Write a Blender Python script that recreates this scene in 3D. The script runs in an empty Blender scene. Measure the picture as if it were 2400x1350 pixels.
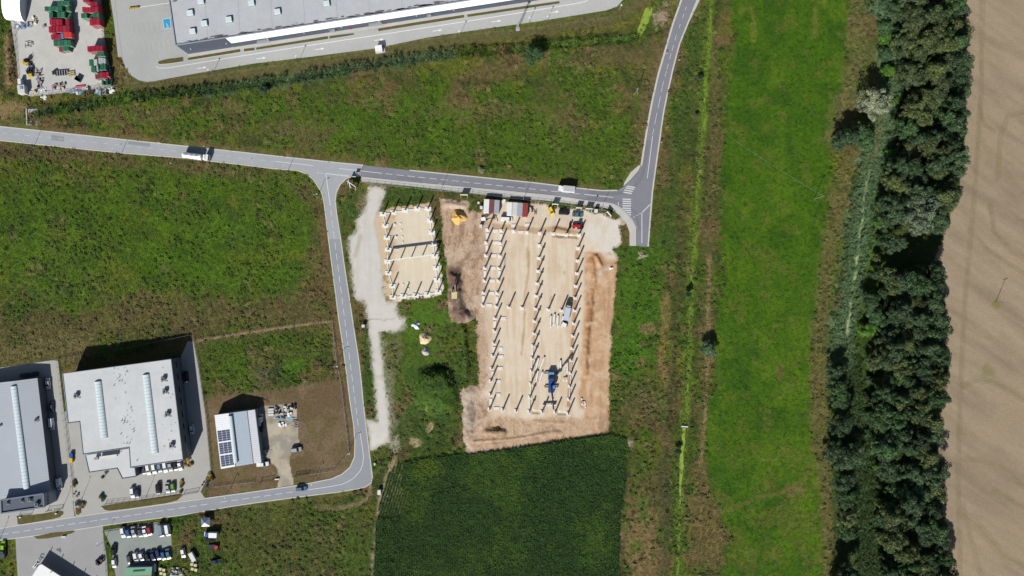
import bpy, math, random
import numpy as np
from mathutils import Vector
from mathutils.geometry import tessellate_polygon

# ------------------------------------------------------------------ camera, sky, sun, exposure
S = 0.18            # metres on the ground per photo pixel
H = 288.0           # flying height of the drone, metres
scene = bpy.context.scene
cam_d = bpy.data.cameras.new("camera"); cam_d.lens = 24; cam_d.sensor_width = 36
cam_d.clip_start = 1.0; cam_d.clip_end = 8000
cam = bpy.data.objects.new("camera", cam_d); scene.collection.objects.link(cam)
cam.location = (0, 0, H); scene.camera = cam
SUN_EL = math.radians(37.0)
AZ = Vector((-0.39, -0.92)).normalized()             # where the sun stands, seen from above
sun_dir = Vector((AZ.x * math.cos(SUN_EL), AZ.y * math.cos(SUN_EL), math.sin(SUN_EL)))
world = bpy.data.worlds.new("World"); scene.world = world; world.use_nodes = True
wn = world.node_tree.nodes; sky = wn.new("ShaderNodeTexSky")
sky.sky_type = 'NISHITA'; sky.sun_disc = False
sky.sun_elevation = SUN_EL; sky.sun_rotation = math.atan2(AZ.x, AZ.y) % (2 * math.pi)
world.node_tree.links.new(sky.outputs[0], wn["Background"].inputs[0])
wn["Background"].inputs[1].default_value = 0.05
sun_d = bpy.data.lights.new("sun", 'SUN'); sun_d.energy = 5.0; sun_d.angle = math.radians(0.5)
sun_d.color = (1.0, 0.965, 0.90)
sun = bpy.data.objects.new("sun", sun_d); scene.collection.objects.link(sun)
sun.rotation_euler = sun_dir.to_track_quat('Z', 'Y').to_euler(); sun.location = (0, 0, 200)
scene.view_settings.view_transform = 'Standard'; scene.view_settings.look = 'None'
scene.view_settings.gamma = 1.0; scene.view_settings.use_curve_mapping = False
scene.view_settings.exposure = 0.42
scene.render.engine = 'CYCLES'; scene.cycles.max_bounces = 4; scene.cycles.diffuse_bounces = 2

rnd = random.Random(7); rng = np.random.default_rng(11)
col = scene.collection.objects

# ------------------------------------------------------------------ helpers
def W(px, py, h=0.0):
    """world x, y of a point that the survey photo shows at px, py and that stands h metres above ground"""
    f = S * (1 - h / H)
    return ((px - 1200) * f, (675 - py) * f)
def lin(c):
    c = c / 255.0
    return c / 12.92 if c <= 0.04045 else ((c + 0.055) / 1.055) ** 2.4
def pc(r, g, b, k=1.0):
    """albedo of a sunlit surface that the photo shows in this sRGB colour"""
    return tuple(min(0.88, lin(v) / 1.5 * k) for v in (r, g, b))

class MB:
    def __init__(s): s.v, s.f = [], []
    def add(s, vs, fs):
        n = len(s.v); s.v += [tuple(p) for p in vs]; s.f += [tuple(i + n for i in f) for f in fs]; return s
    def box(s, cx, cy, z0, sx, sy, sz, rot=0.0, taper=1.0):
        c, q = math.cos(rot), math.sin(rot); vs = []
        for z, t in ((z0, 1.0), (z0 + sz, taper)):
            for ax, ay in ((-.5, -.5), (.5, -.5), (.5, .5), (-.5, .5)):
                x, y = ax * sx * t, ay * sy * t
                vs.append((cx + x * c - y * q, cy + x * q + y * c, z))
        return s.add(vs, [(3, 2, 1, 0), (4, 5, 6, 7), (0, 1, 5, 4), (1, 2, 6, 5), (2, 3, 7, 6), (3, 0, 4, 7)])
    def prism(s, poly, z0, z1):
        a = sum(poly[i][0] * poly[(i + 1) % len(poly)][1] - poly[(i + 1) % len(poly)][0] * poly[i][1] for i in range(len(poly)))
        if a < 0: poly = poly[::-1]
        n = len(poly); vs = [(x, y, z1) for x, y in poly] + [(x, y, z0) for x, y in poly]
        tri = tessellate_polygon([[Vector((x, y, 0)) for x, y in poly]])
        fs = []
        for t in tri:
            a, b, c = t
            (ax, ay), (bx, by), (cx, cy) = poly[a], poly[b], poly[c]
            fs.append((a, b, c) if (bx - ax) * (cy - ay) - (by - ay) * (cx - ax) > 0 else (a, c, b))
        fs += [(i, n + i, n + (i + 1) % n, (i + 1) % n) for i in range(n)]
        return s.add(vs, fs)
    def tube(s, p, q, r, n=6, r2=None):
        p, q = Vector(p), Vector(q); d = (q - p).normalized(); r2 = r if r2 is None else r2
        u = d.orthogonal().normalized(); w = d.cross(u); vs = []
        for o, rr in ((p, r), (q, r2)):
            for k in range(n):
                a = 2 * math.pi * k / n; vs.append(o + (u * math.cos(a) + w * math.sin(a)) * rr)
        return s.add(vs, [(k, (k + 1) % n, n + (k + 1) % n, n + k) for k in range(n)] + [tuple(range(n))[::-1], tuple(range(n, 2 * n))])
    def bar(s, p, q, w, h):
        """rectangular bar from p to q, w wide across, h deep"""
        p, q = Vector(p), Vector(q); d = (q - p).normalized()
        side = d.cross(Vector((0, 0, 1)))
        side = (side.normalized() if side.length > 1e-3 else Vector((1, 0, 0))) * (w / 2); up = side.cross(d).normalized() * (h / 2)
        vs = [o + a + b for o in (p, q) for a, b in ((-side, -up), (side, -up), (side, up), (-side, up))]
        return s.add(vs, [(3, 2, 1, 0), (4, 5, 6, 7), (0, 1, 5, 4), (1, 2, 6, 5), (2, 3, 7, 6), (3, 0, 4, 7)])
    def ribbon(s, pts, w, z0, z1):
        L, R = offset(pts, w / 2), offset(pts, -w / 2)
        for i in range(len(pts) - 1):
            s.prism([L[i], L[i + 1], R[i + 1], R[i]], z0, z1)
        return s
    def loft(s, rings, closed=True, caps=True):
        n = len(rings[0]); vs = [p for r in rings for p in r]; fs = []
        for i in range(len(rings) - 1):
            for k in range(n if closed else n - 1):
                fs.append((i * n + k, i * n + (k + 1) % n, (i + 1) * n + (k + 1) % n, (i + 1) * n + k))
        if caps: fs += [tuple(range(n))[::-1], tuple((len(rings) - 1) * n + k for k in range(n))]
        return s.add(vs, fs)
    def mesh(s, name):
        me = bpy.data.meshes.new(name); me.from_pydata(s.v, [], s.f); me.update(); return me
    def build(s, name, mat, parent=None, smooth=False):
        me = s.mesh(name); me.materials.append(mat)
        if smooth: me.polygons.foreach_set("use_smooth", [True] * len(me.polygons))
        return inst(name, me, None, parent)

def offset(pts, d):
    out = []
    for i, p in enumerate(pts):
        a = pts[max(0, i - 1)]; b = pts[min(len(pts) - 1, i + 1)]
        dx, dy = b[0] - a[0], b[1] - a[1]; l = math.hypot(dx, dy) or 1
        out.append((p[0] - dy / l * d, p[1] + dx / l * d))
    return out
def inst(name, me, mat=None, parent=None, loc=None, rot=0.0):
    o = bpy.data.objects.new(name, me); col.link(o)
    if parent: o.parent = parent
    if loc is not None: o.location = loc
    if rot: o.rotation_euler = (0, 0, rot)
    if mat is not None:
        if not me.materials: me.materials.append(mat)
        o.material_slots[0].link = 'OBJECT'; o.material_slots[0].material = mat
    return o
def thing(name, label, cat, loc=(0, 0, 0), rot=0.0, group=None):
    o = bpy.data.objects.new(name, None); col.link(o); o.empty_display_size = 0.5
    o.location = loc if len(loc) == 3 else (loc[0], loc[1], 0.0); o.rotation_euler = (0, 0, rot)
    return tag(o, label, cat, group)
def tag(o, label, cat, group=None):
    o["label"] = label; o["category"] = cat
    if group: o["group"] = group
    return o
def structure(o): o["kind"] = "structure"; return o
def stuff(o): o["kind"] = "stuff"; return o
_U = "first second third fourth fifth sixth seventh eighth ninth".split()
ORD = _U + "tenth eleventh twelfth thirteenth fourteenth fifteenth sixteenth seventeenth eighteenth nineteenth".split()
for _a, _b in (("twent", "twenty"), ("thirt", "thirty"), ("fort", "forty"), ("fift", "fifty"), ("sixt", "sixty")): ORD += [_a + "ieth"] + [_b + "-" + u for u in _U]

# ------------------------------------------------------------------ materials
_mats = {}
def mat(name, c, rough=0.7, spec=0.3, var=0.12, scale=0.6, bump=0.0, bscale=6.0, metal=0.0, attr=None, fine=None, streak=None, dist=0.0):
    """procedural surface: base colour with two sizes of noise, optional relief"""
    if name in _mats: return _mats[name]
    m = bpy.data.materials.new(name); m.use_nodes = True; nt = m.node_tree; N, L = nt.nodes, nt.links
    b = N["Principled BSDF"]; b.inputs["Roughness"].default_value = rough
    b.inputs["Specular IOR Level"].default_value = spec; b.inputs["Metallic"].default_value = metal
    geo = N.new("ShaderNodeNewGeometry"); pos = geo.outputs["Position"]
    if streak:
        mp = N.new("ShaderNodeMapping"); mp.inputs["Scale"].default_value = streak[:3]; mp.inputs["Rotation"].default_value = (0, 0, streak[3])
        L.new(pos, mp.inputs[0]); pos = mp.outputs[0]
    n1 = N.new("ShaderNodeTexNoise"); n1.inputs["Scale"].default_value = scale; n1.inputs["Detail"].default_value = 6
    n1.inputs["Roughness"].default_value = 0.65; L.new(pos, n1.inputs["Vector"])
    r1 = N.new("ShaderNodeMapRange"); r1.inputs[1].default_value = .3; r1.inputs[2].default_value = .7
    r1.inputs[3].default_value = 1 - var; r1.inputs[4].default_value = 1 + var; L.new(n1.outputs["Fac"], r1.inputs[0])
    val = r1.outputs[0]
    if fine:
        n2 = N.new("ShaderNodeTexNoise"); n2.inputs["Scale"].default_value = fine[0]; n2.inputs["Detail"].default_value = 4; n2.inputs["Roughness"].default_value = .7
        L.new(geo.outputs["Position"], n2.inputs["Vector"])
        r2 = N.new("ShaderNodeMapRange"); r2.inputs[1].default_value = .3; r2.inputs[2].default_value = .7
        r2.inputs[3].default_value = 1 - fine[1]; r2.inputs[4].default_value = 1 + fine[1]; L.new(n2.outputs["Fac"], r2.inputs[0])
        mm = N.new("ShaderNodeMath"); mm.operation = 'MULTIPLY'; L.new(val, mm.inputs[0]); L.new(r2.outputs[0], mm.inputs[1]); val = mm.outputs[0]
    vm = N.new("ShaderNodeVectorMath"); vm.operation = 'SCALE'; L.new(val, vm.inputs["Scale"])
    if attr:
        at = N.new("ShaderNodeAttribute"); at.attribute_name = attr[0]; at.attribute_type = attr[1]; src = at.outputs["Color"]
        if len(attr) > 2:      # per-face variation inside the clump
            av = N.new("ShaderNodeAttribute"); av.attribute_name = attr[2]
            v2 = N.new("ShaderNodeVectorMath"); v2.operation = 'SCALE'; L.new(src, v2.inputs[0]); L.new(av.outputs["Fac"], v2.inputs["Scale"]); src = v2.outputs[0]
        L.new(src, vm.inputs[0])
    else: vm.inputs[0].default_value = c[:3]
    L.new(vm.outputs[0], b.inputs["Base Color"])
    if bump:
        nb = N.new("ShaderNodeTexNoise"); nb.inputs["Scale"].default_value = bscale; nb.inputs["Detail"].default_value = 4; nb.inputs["Distortion"].default_value = dist
        L.new(pos if streak else geo.outputs["Position"], nb.inputs["Vector"])
        bp = N.new("ShaderNodeBump"); bp.inputs["Strength"].default_value = 1.0; bp.inputs["Distance"].default_value = bump
        L.new(nb.outputs["Fac"], bp.inputs["Height"]); L.new(bp.outputs[0], b.inputs["Normal"])
    _mats[name] = m; return m
def leaf_mat(name, c):
    """foliage: colour of the tree times a value per leaf and a value per branch"""
    if name in _mats: return _mats[name]
    m = bpy.data.materials.new(name); m.use_nodes = True; nt = m.node_tree; N, L = nt.nodes, nt.links
    b = N["Principled BSDF"]; b.inputs["Roughness"].default_value = .55; b.inputs["Specular IOR Level"].default_value = .25
    at = N.new("ShaderNodeAttribute"); at.attribute_name = "leafvar"
    oi = N.new("ShaderNodeObjectInfo"); r = N.new("ShaderNodeMapRange"); r.inputs[3].default_value = .8; r.inputs[4].default_value = 1.2
    L.new(oi.outputs["Random"], r.inputs[0])
    mm = N.new("ShaderNodeMath"); mm.operation = 'MULTIPLY'; L.new(at.outputs["Fac"], mm.inputs[0]); L.new(r.outputs[0], mm.inputs[1])
    vm = N.new("ShaderNodeVectorMath"); vm.operation = 'SCALE'; vm.inputs[0].default_value = c; L.new(mm.outputs[0], vm.inputs["Scale"])
    L.new(vm.outputs[0], b.inputs["Base Color"]); _mats[name] = m; return m
def paint(name, r, g, b, rough=.35, var=.05, k=1.0, **kw): return mat(name, pc(r, g, b, k), rough, .4, var, 1.5, **kw)

M_asphalt_old = mat("asphalt_old", pc(171, 175, 180), .85, .2, .06, .12, fine=(1.6, .07), bump=.004, bscale=30)
M_asphalt_mid = mat("asphalt_mid", pc(154, 158, 165), .85, .2, .06, .12, fine=(1.6, .07), bump=.004, bscale=30)
M_asphalt = mat("asphalt_dark", pc(136, 137, 146), .85, .2, .07, .12, fine=(1.6, .07), bump=.004, bscale=30)
M_kerb = mat("kerb_concrete", pc(205, 203, 196), .85, .2, .12, .8, fine=(3, .1))
M_walk = mat("pavement_slabs", pc(200, 198, 195), .85, .2, .06, .3, fine=(2.2, .06))
M_conc = mat("yard_concrete", pc(180, 182, 181), .85, .2, .06, .1, fine=(.9, .05))
M_conc2 = mat("setts_grey", pc(179, 178, 174), .85, .2, .06, .12, fine=(1.4, .06))
M_conc3 = mat("forecourt_setts", pc(165, 165, 166), .85, .2, .06, .12, fine=(1.4, .06))
M_lot = mat("crushed_stone_lot", pc(150, 158, 154), .9, .15, .1, .15, fine=(1.8, .1))
M_line = mat("road_paint", pc(232, 234, 236), .7, .2, .1, 2.0)
M_wline = mat("white_paint_line", pc(240, 241, 243), .7, .2, .06, 2.0)
M_dark = paint("dark_rubber", 42, 44, 48, .8)
M_black = paint("black_paint", 34, 35, 40, .4)
M_white = paint("white_paint", 246, 247, 248, .4)
M_white2 = paint("offwhite_paint", 222, 222, 220, .5)
M_grey = paint("grey_paint", 150, 154, 160, .5)
M_steel = paint("galvanised_steel", 165, 170, 175, .45)
M_lgrey = paint("light_grey_paint", 190, 194, 198, .5)
M_glass = mat("dark_glass", (.02, .025, .03), .08, .5, .05)
M_lamp = paint("lamp_lens", 235, 235, 228, .2)
M_red = paint("red_paint", 190, 40, 52); M_maroon = paint("maroon_paint", 118, 62, 66, .6, .15)
M_yellow = paint("yellow_paint", 226, 190, 40); M_green = paint("green_paint", 52, 120, 88, .5)
M_blue = paint("blue_paint", 48, 92, 165); M_sky = paint("sky_blue_paint", 120, 165, 205, .5)
M_cyan = paint("cyan_paint", 40, 160, 210, .7)
M_tail = paint("red_lens", 150, 20, 24, .2)
M_wood = paint("pale_wood", 205, 190, 160, .8, .15); M_wood2 = paint("brown_wood", 120, 95, 72, .8, .2)
M_precast = mat("precast_concrete", pc(236, 229, 222), .8, .2, .07, 1.2, fine=(5, .05))
M_precast2 = mat("pale_precast", pc(238, 238, 234), .8, .2, .06, 1.2, fine=(5, .05))
M_ribwall = mat("dark_blue_cladding", pc(78, 88, 104), .5, .4, .06, .3)
M_bark = mat("bark", (.09, .07, .05), .9, .1, .2, 3)
M_lawn = mat("mown_verge", pc(96, 90, 56, 1.1), .95, .05, .25, .5, fine=(2.6, .3), bump=.05, bscale=5)
M_lawn2 = mat("dry_lawn", pc(112, 98, 70, 1.1), .95, .05, .22, .18, fine=(2.6, .25), bump=.05, bscale=5)

# ------------------------------------------------------------------ noise and masks on arrays
def vnoise(x, y, seed):
    t = np.random.default_rng(seed).random((256, 256)).astype(np.float32)
    xi, yi = np.floor(x), np.floor(y); fx, fy = x - xi, y - yi
    fx = fx * fx * (3 - 2 * fx); fy = fy * fy * (3 - 2 * fy)
    a, b = xi.astype(np.int64) % 256, yi.astype(np.int64) % 256; c, d = (a + 1) % 256, (b + 1) % 256
    return (t[b, a] * (1 - fx) + t[b, c] * fx) * (1 - fy) + (t[d, a] * (1 - fx) + t[d, c] * fx) * fy
def fbm(x, y, size, seed, octv=4, gain=.55):
    o, a, n = 0, 1.0, 0
    for k in range(octv):
        o = o + a * vnoise(x / size * 2 ** k + 17.3 * k, y / size * 2 ** k + 9.1 * k, seed + k); n += a; a *= gain
    return o / n
def inside(poly, x, y):
    poly = np.asarray(poly, float); out = np.zeros(x.shape, bool)
    sel = (x >= poly[:, 0].min()) & (x <= poly[:, 0].max()) & (y >= poly[:, 1].min()) & (y <= poly[:, 1].max())
    xs, ys = x[sel], y[sel]; r = np.zeros(xs.shape, bool)
    for i in range(len(poly)):
        (x0, y0), (x1, y1) = poly[i - 1], poly[i]
        if y0 != y1:
            r ^= ((y0 > ys) != (y1 > ys)) & (xs < (x1 - x0) * (ys - y0) / (y1 - y0) + x0)
    out[sel] = r; return out
def pdist(pts, x, y, far=80.0):
    pts = np.asarray(pts, float); out = np.full(x.shape, far, np.float32)
    sel = (x >= pts[:, 0].min() - far) & (x <= pts[:, 0].max() + far) & (y >= pts[:, 1].min() - far) & (y <= pts[:, 1].max() + far)
    xs, ys = x[sel], y[sel]; d = np.full(xs.shape, far)
    for i in range(len(pts) - 1):
        (x0, y0), (x1, y1) = pts[i], pts[i + 1]; l2 = (x1 - x0) ** 2 + (y1 - y0) ** 2 + 1e-9
        t = np.clip(((xs - x0) * (x1 - x0) + (ys - y0) * (y1 - y0)) / l2, 0, 1)
        d = np.minimum(d, np.hypot(xs - x0 - t * (x1 - x0), ys - y0 - t * (y1 - y0)))
    out[sel] = d; return out
def sstep(a, b, v): t = np.clip((v - a) / (b - a), 0, 1); return t * t * (3 - 2 * t)
# ------------------------------------------------------------------ survey outlines (photo pixels on the ground)
MAIN_N = [(-400, 255), (0, 296.5), (130, 310), (280, 326), (420, 341), (560, 356), (640, 365), (760, 378), (852, 387), (960, 399), (1100, 413), (1250, 428), (1347, 440), (1410, 446.7), (1447, 446), (1462, 438), (1480, 421), (1497, 402), (1503, 388)]
RIGHT_W = [(1503, 388), (1507, 362), (1518, 293), (1530, 230), (1543, 174), (1560, 115), (1577, 56), (1597, 0), (1640, -130), (1720, -400)]
RIGHT_E = [(1757, -400), (1676, -130), (1634, 0), (1614, 50), (1592.5, 103), (1577, 162), (1564.5, 218), (1555, 264), (1546, 327), (1533, 420), (1529, 450), (1525, 499), (1521.5, 544), (1519, 578)]
STUB_W = [(1493, 577), (1492, 535), (1481.5, 514), (1471, 502), (1459, 490), (1447, 482), (1432, 476.5), (1388, 472), (1300, 459), (1200, 449), (1109, 440.5), (960, 427), (845, 414.5)]
JUNC_E = [(825, 414), (812, 418), (797, 432.6), (788, 452), (786, 470), (789, 500), (798.5, 560), (808, 628), (819, 700), (829, 767), (841, 844), (846.7, 893), (851, 940), (858, 1000), (865, 1055), (873, 1118), (870, 1132), (856.5, 1141), (840, 1145)]
LOOP_S = [(840, 1145), (793, 1153), (682, 1167), (593, 1179), (540, 1187), (420, 1208), (300, 1223.5), (246.7, 1231), (176, 1242), (78, 1256), (0, 1266), (-400, 1330)]
LOOP_N = [(-400, 1302), (0, 1238.6), (38, 1231.6), (126, 1219), (220, 1205), (300, 1194), (391, 1181), (460, 1171), (571, 1156), (682, 1140), (727, 1132.5), (778, 1122), (802, 1111), (820, 1095.6), (831, 1071), (832, 1036), (829, 996), (820, 938), (813, 880), (802, 798), (794.5, 751), (788, 700), (770, 560), (758.5, 467), (753, 449), (735, 421), (717, 407), (696, 399), (640, 395), (560, 385), (420, 369), (280, 358), (0, 329), (-400, 290)]
ROAD_WEST = MAIN_N[:9] + [(844, 414.5)] + JUNC_E + LOOP_S + LOOP_N
ROAD_EAST = [(852.5, 387)] + MAIN_N[9:] + RIGHT_W[1:] + RIGHT_E + STUB_W[:-1] + [(845, 414.5)]
WALK_S = [(845, 415.5), (960, 428), (1109, 441.5), (1200, 450), (1300, 460), (1388, 473), (1431, 477.5), (1446, 483), (1458, 491), (1470, 503), (1480.5, 515), (1491, 535.5), (1491.5, 576),
          (1475.5, 576), (1475.5, 544), (1468, 524), (1453, 505), (1436, 492), (1415, 486.5), (1358.5, 479.5), (1300, 472), (1240, 467), (1130, 455), (1020, 443), (960, 436.5), (847, 425.5)]
WALK_NW = [(1461, 437), (1479, 420), (1496, 401), (1502.5, 387.5), (1497, 387.5), (1478, 404), (1463, 428)]
WALK_TOP = [(1635, 0), (1651, -50), (1657, -50), (1640, 0), (1617, 48), (1613.5, 51)]
TRACK = [(860, 440), (878, 437), (899.5, 441.5), (904, 451), (895, 473), (888, 492), (882, 511), (882, 533), (889, 566), (895, 613), (898, 661), (902, 708), (927.5, 708), (930, 741), (948, 744), (950, 753), (932, 776), (887.5, 779), (893, 828), (902, 887.5), (911, 962), (914, 1036), (887.5, 1047.6), (869, 1055), (862, 1010), (859, 982), (886, 988), (878.5, 902), (871, 834), (862, 754), (857, 706), (831, 703), (826, 637), (816.6, 566), (815, 553), (838, 549), (837, 511), (853, 499.5), (863, 464)]
PAD_SITE = [(889, 495), (905, 490), (928, 484), (1008.5, 476), (1016, 518), (1027, 585), (1038, 660), (1038, 691), (989, 700), (902, 709), (897, 640), (894, 600), (889, 566), (882, 533), (882, 511)]
SAND = [(1029, 465), (1079, 471), (1097, 470), (1098, 495), (1132, 496), (1134, 468), (1183, 470), (1242, 474), (1287, 480), (1311, 486), (1349.6, 489), (1378, 494), (1418, 501), (1424, 508), (1440, 515), (1453, 505), (1468, 524), (1462, 526), (1450, 532), (1455, 550), (1455, 573), (1446, 581), (1434, 584), (1449.6, 601.5), (1445, 640), (1436, 750), (1433, 800), (1431, 852), (1427, 1014), (1319, 1028.5), (1226, 1047), (1097, 1066), (1087, 1040), (1085, 1029), (1083, 967), (1077.6, 921), (1085, 908.6), (1101.5, 903), (1120, 904), (1119, 863), (1115, 780), (1114, 742), (1107, 752), (1085, 758), (1059, 751), (1052, 733), (1051, 708), (1046.5, 637), (1037, 554), (1031, 495)]
FIELD = [(2262, -400), (2262, 0), (2266, 180), (2262, 300), (2258, 400), (2240, 470), (2205, 560), (2190, 610), (2210, 660), (2212, 720), (2212, 800), (2222, 850), (2208, 950), (2195, 1010), (2195, 1060), (2208, 1200), (2225, 1350), (2235, 1750), (9000, 1750), (9000, -400)]
CORN = [(944, 1085), (1100, 1065), (1250, 1045), (1425, 1019), (1468, 1028), (1466, 1040), (1468, 1100), (1455, 1200), (1450, 1350), (1448, 1440), (874, 1440), (876, 1350), (880, 1250), (890, 1180), (905, 1120), (935, 1080)]
LUSH = [(1715, -120), (1715, 0), (1722, 110), (1708, 140), (1702, 250), (1690, 420), (1690, 560), (1700, 650), (1690, 700), (1677, 780), (1675, 900), (1660, 960), (1652, 1050), (1662, 1130), (1690, 1200), (1712, 1260), (1690, 1350), (1680, 1450), (1935, 1450), (1930, 1350), (1935, 1250), (1922, 1120), (1905, 1050), (1895, 950), (1905, 800), (1918, 700), (1930, 560), (1948, 430), (1945, 330), (1970, 230), (1985, 110), (1985, 0), (1985, -120)]
REED_LINE = [(2112, -60), (2105, 40), (2098, 120), (2092, 200), (2078, 290), (2045, 390), (2025, 470), (2012, 560), (1998, 640), (1988, 720), (1975, 800), (1984, 880), (1992, 950), (2003, 1020), (2018, 1100), (2022, 1180), (2030, 1260), (2045, 1360), (2050, 1460)]
DITCH_E = [(1668, -60), (1665, 20), (1660, 100), (1652, 200), (1645, 330), (1635, 430), (1625, 560), (1620, 680), (1614, 800), (1611, 900), (1605, 1000), (1597, 1080), (1594, 1180), (1589, 1270), (1586, 1380), (1584, 1450)]
DITCH_N = [(86, 266), (180, 252), (330, 226), (480, 212), (620, 197), (760, 172), (900, 146), (1060, 126), (1200, 117), (1330, 103), (1440, 94), (1492, 87)]
POND = [(1516, 14), (1530, 19), (1527, 36), (1521, 51), (1510, 72), (1498.5, 90), (1490.5, 82), (1496, 64), (1503, 46), (1509, 28)]
DUCKWEED = [(1600, 1003), (1607, 1003), (1606, 1030), (1601, 1060), (1603, 1090), (1599, 1120), (1597, 1150), (1595, 1182), (1591, 1182), (1592, 1140), (1593, 1110), (1592, 1080), (1596, 1050), (1598, 1025)]
DRIVE = [(240, -260), (259, 0), (267, 53), (276, 133), (286, 133), (291.5, 155), (306, 176), (325, 188), (347, 192), (360, 190), (470, 170), (593, 149), (736, 132), (880, 113), (1000, 88), (1090, 74), (1260, 50), (1422.5, 24), (1445, 16), (1460, 0), (1500, -60), (1560, -260)]
YARD_NW = [(21, -260), (21, 0), (27, 60), (33, 100), (40, 150), (44, 213), (72, 227), (170, 216), (267, 204), (262, 170), (254, 142), (245, 89), (238, 0), (222, -260)]
YARD_A = [(-200, 890), (0, 861.6), (117, 845), (136, 844.5), (150, 960), (160, 1052), (169, 1128), (172, 1190), (175, 1211), (126, 1218), (38, 1230.6), (0, 1237.6), (-200, 1268)]
YARD_B = [(150, 965), (165, 960), (200, 1000), (440, 1000), (425, 860), (423, 838), (440, 800), (453, 800), (466, 865), (482, 975), (494, 1106), (470, 1152), (480, 1166.5), (460, 1170), (391, 1180), (300, 1193), (220, 1204), (178, 1210.5), (173, 1190), (170, 1128), (161, 1052)]
LOT = [(243, 1243), (300, 1234), (365, 1224), (400, 1228), (401, 1255), (404, 1305), (364, 1311), (364, 1430), (282, 1430), (271, 1350), (260, 1279)]
FORECOURT = [(36.5, 1262), (78, 1257), (176, 1243), (241, 1233), (243, 1266), (250.6, 1306), (253, 1350), (262, 1430), (30, 1430), (41.5, 1350), (39, 1312)]
YARD_C = [(602, 955), (629, 949), (695, 949), (699, 1013), (702, 1040), (682, 1058), (676.7, 1080), (682, 1113), (689, 1137.5), (649, 1143.5), (653, 1115.6), (646.7, 1091), (629, 1080), (613, 1073), (606, 1000)]
LAWN_C = [(476.7, 932), (593, 920), (680, 906.7), (788, 889), (815, 900), (824, 967), (829, 1010), (831, 1071), (820, 1095), (801, 1110), (777, 1121), (682, 1139), (571, 1155), (482, 1167), (497, 1120), (492, 1060)]
ISLE = [(369, 148), (372, 143), (390, 138), (429, 133), (430, 144.5), (400, 149), (375, 151)]
VERGES = [ISLE, [(440.5, 135), (562.5, 114.5), (563.5, 122.5), (440.5, 142)], [(571, 114), (596, 111.5), (597, 118.5), (572, 121.5)], [(600.5, 112), (768, 85), (769.5, 91), (601, 116.5)], [(772, 85), (829, 78), (829.5, 81.5), (772, 90.5)], [(886, 67.5), (960, 55), (1087, 35), (1088, 41), (900, 71), (887, 73)], [(1095, 34.5), (1310, 3), (1312, 8), (1096, 40)]]
LAWN_A = [(40, 1211), (100, 1204), (138, 1197), (148, 1198), (149, 1204), (140, 1212), (126, 1216), (50, 1229), (42, 1228)]
LAWN_B = [(237, 1186), (250, 1184), (330, 1172), (425, 1157), (428, 1162), (415, 1173), (390, 1179), (300, 1192), (258, 1197), (246, 1195)]
LAWN_D = [(79, 1257.5), (120, 1249), (172, 1243), (176, 1245.5), (168, 1250), (140, 1257), (110, 1262), (88, 1263)]
HARD = [ROAD_WEST, ROAD_EAST, WALK_S, WALK_NW, WALK_TOP, DRIVE, YARD_NW, YARD_A, YARD_B, LOT, FORECOURT, [(150, 870), (405, 838), (440, 1095), (200, 1110)]]
BED = [[(171, 1125), (176, 1122), (183, 1150), (196, 1180), (200, 1190), (178, 1193)], [(492, 1110), (500, 1122), (500, 1140), (478, 1146), (468, 1142), (480, 1128)], [(236, 1160), (247, 1156), (248, 1178), (236, 1183)], [(430, 1080), (450, 1075), (449, 1090), (432, 1097)]]

# ------------------------------------------------------------------ terrain grid
STEP = 2.8
ring = [10, 30, 70, 150, 300, 600, 1200, 2500, 5000, 10000, 17000]
ix = np.arange(-140, 2540.1, STEP); iy = np.arange(-120, 1470.1, STEP)
xs = np.concatenate([ix[0] - np.array(ring[::-1]), ix, ix[-1] + np.array(ring)])
ys = np.concatenate([iy[0] - np.array(ring[::-1]), iy, iy[-1] + np.array(ring)])
GX, GY = np.meshgrid(xs, ys)
w1 = fbm(GX, GY, 16, 1, 3) - .5; w2 = fbm(GX, GY, 16, 5, 3) - .5
QX, QY = GX + 9 * w1, GY + 9 * w2            # ragged edges
nL = fbm(GX, GY, 130, 21, 5); nM = fbm(GX, GY, 42, 31, 4); nS = fbm(GX, GY, 13, 41, 3); nT = fbm(GX, GY, 6, 51, 2)
C = np.zeros(GX.shape + (3,)); ROUGH = np.full(GX.shape, 0.8); HARDM = np.zeros(GX.shape, bool)
def mix(m, c, k=1.0):
    m = np.clip(m, 0, 1)[..., None]; C[:] = C * (1 - m) + np.array(pc(*c, k)) * m
def soft(poly, reps=3, warp=1.0):
    m = inside(poly, GX + 9 * warp * w1, GY + 9 * warp * w2).astype(float)
    for _ in range(reps):
        m = (m + np.roll(m, 1, 0) + np.roll(m, -1, 0) + np.roll(m, 1, 1) + np.roll(m, -1, 1)) / 5
    return m
def blob(px, py, rx, ry, c, k=1.0, a=0.0, rag=1.5, st=1.0, r=None):
    dx, dy = GX - px, GY - py; ca, sa = math.cos(a), math.sin(a)
    d = np.hypot((dx * ca + dy * sa) / rx, (dy * ca - dx * sa) / ry)
    m = sstep(1.25, .55, d + (nM - .5) * rag + (nS - .5) * rag * .7) * st
    mix(m, c, k)
    if r is not None: ROUGH[:] = ROUGH * (1 - m) + r * m
def line(pts, w, c, k=1.0, st=1.0, rag=.8, r=None, edge=.5):
    d = pdist(pts, GX, GY, w * 3 + 12) / w
    m = sstep(1.0 + edge, 1.0 - edge, d + ((nM - .5) + (nS - .5)) * rag) * st
    mix(m, c, k)
    if r is not None: ROUGH[:] = ROUGH * (1 - m) + r * m
GREEN, LUSHC, OLIVE, BROWN, STRAW, DRYB, DARKG = (70, 94, 27), (68, 99, 18), (80, 86, 42), (106, 90, 60), (136, 120, 84), (96, 80, 58), (50, 66, 32)
VK = 1.28           # leaves shade each other: lift the plants' own colour
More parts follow.
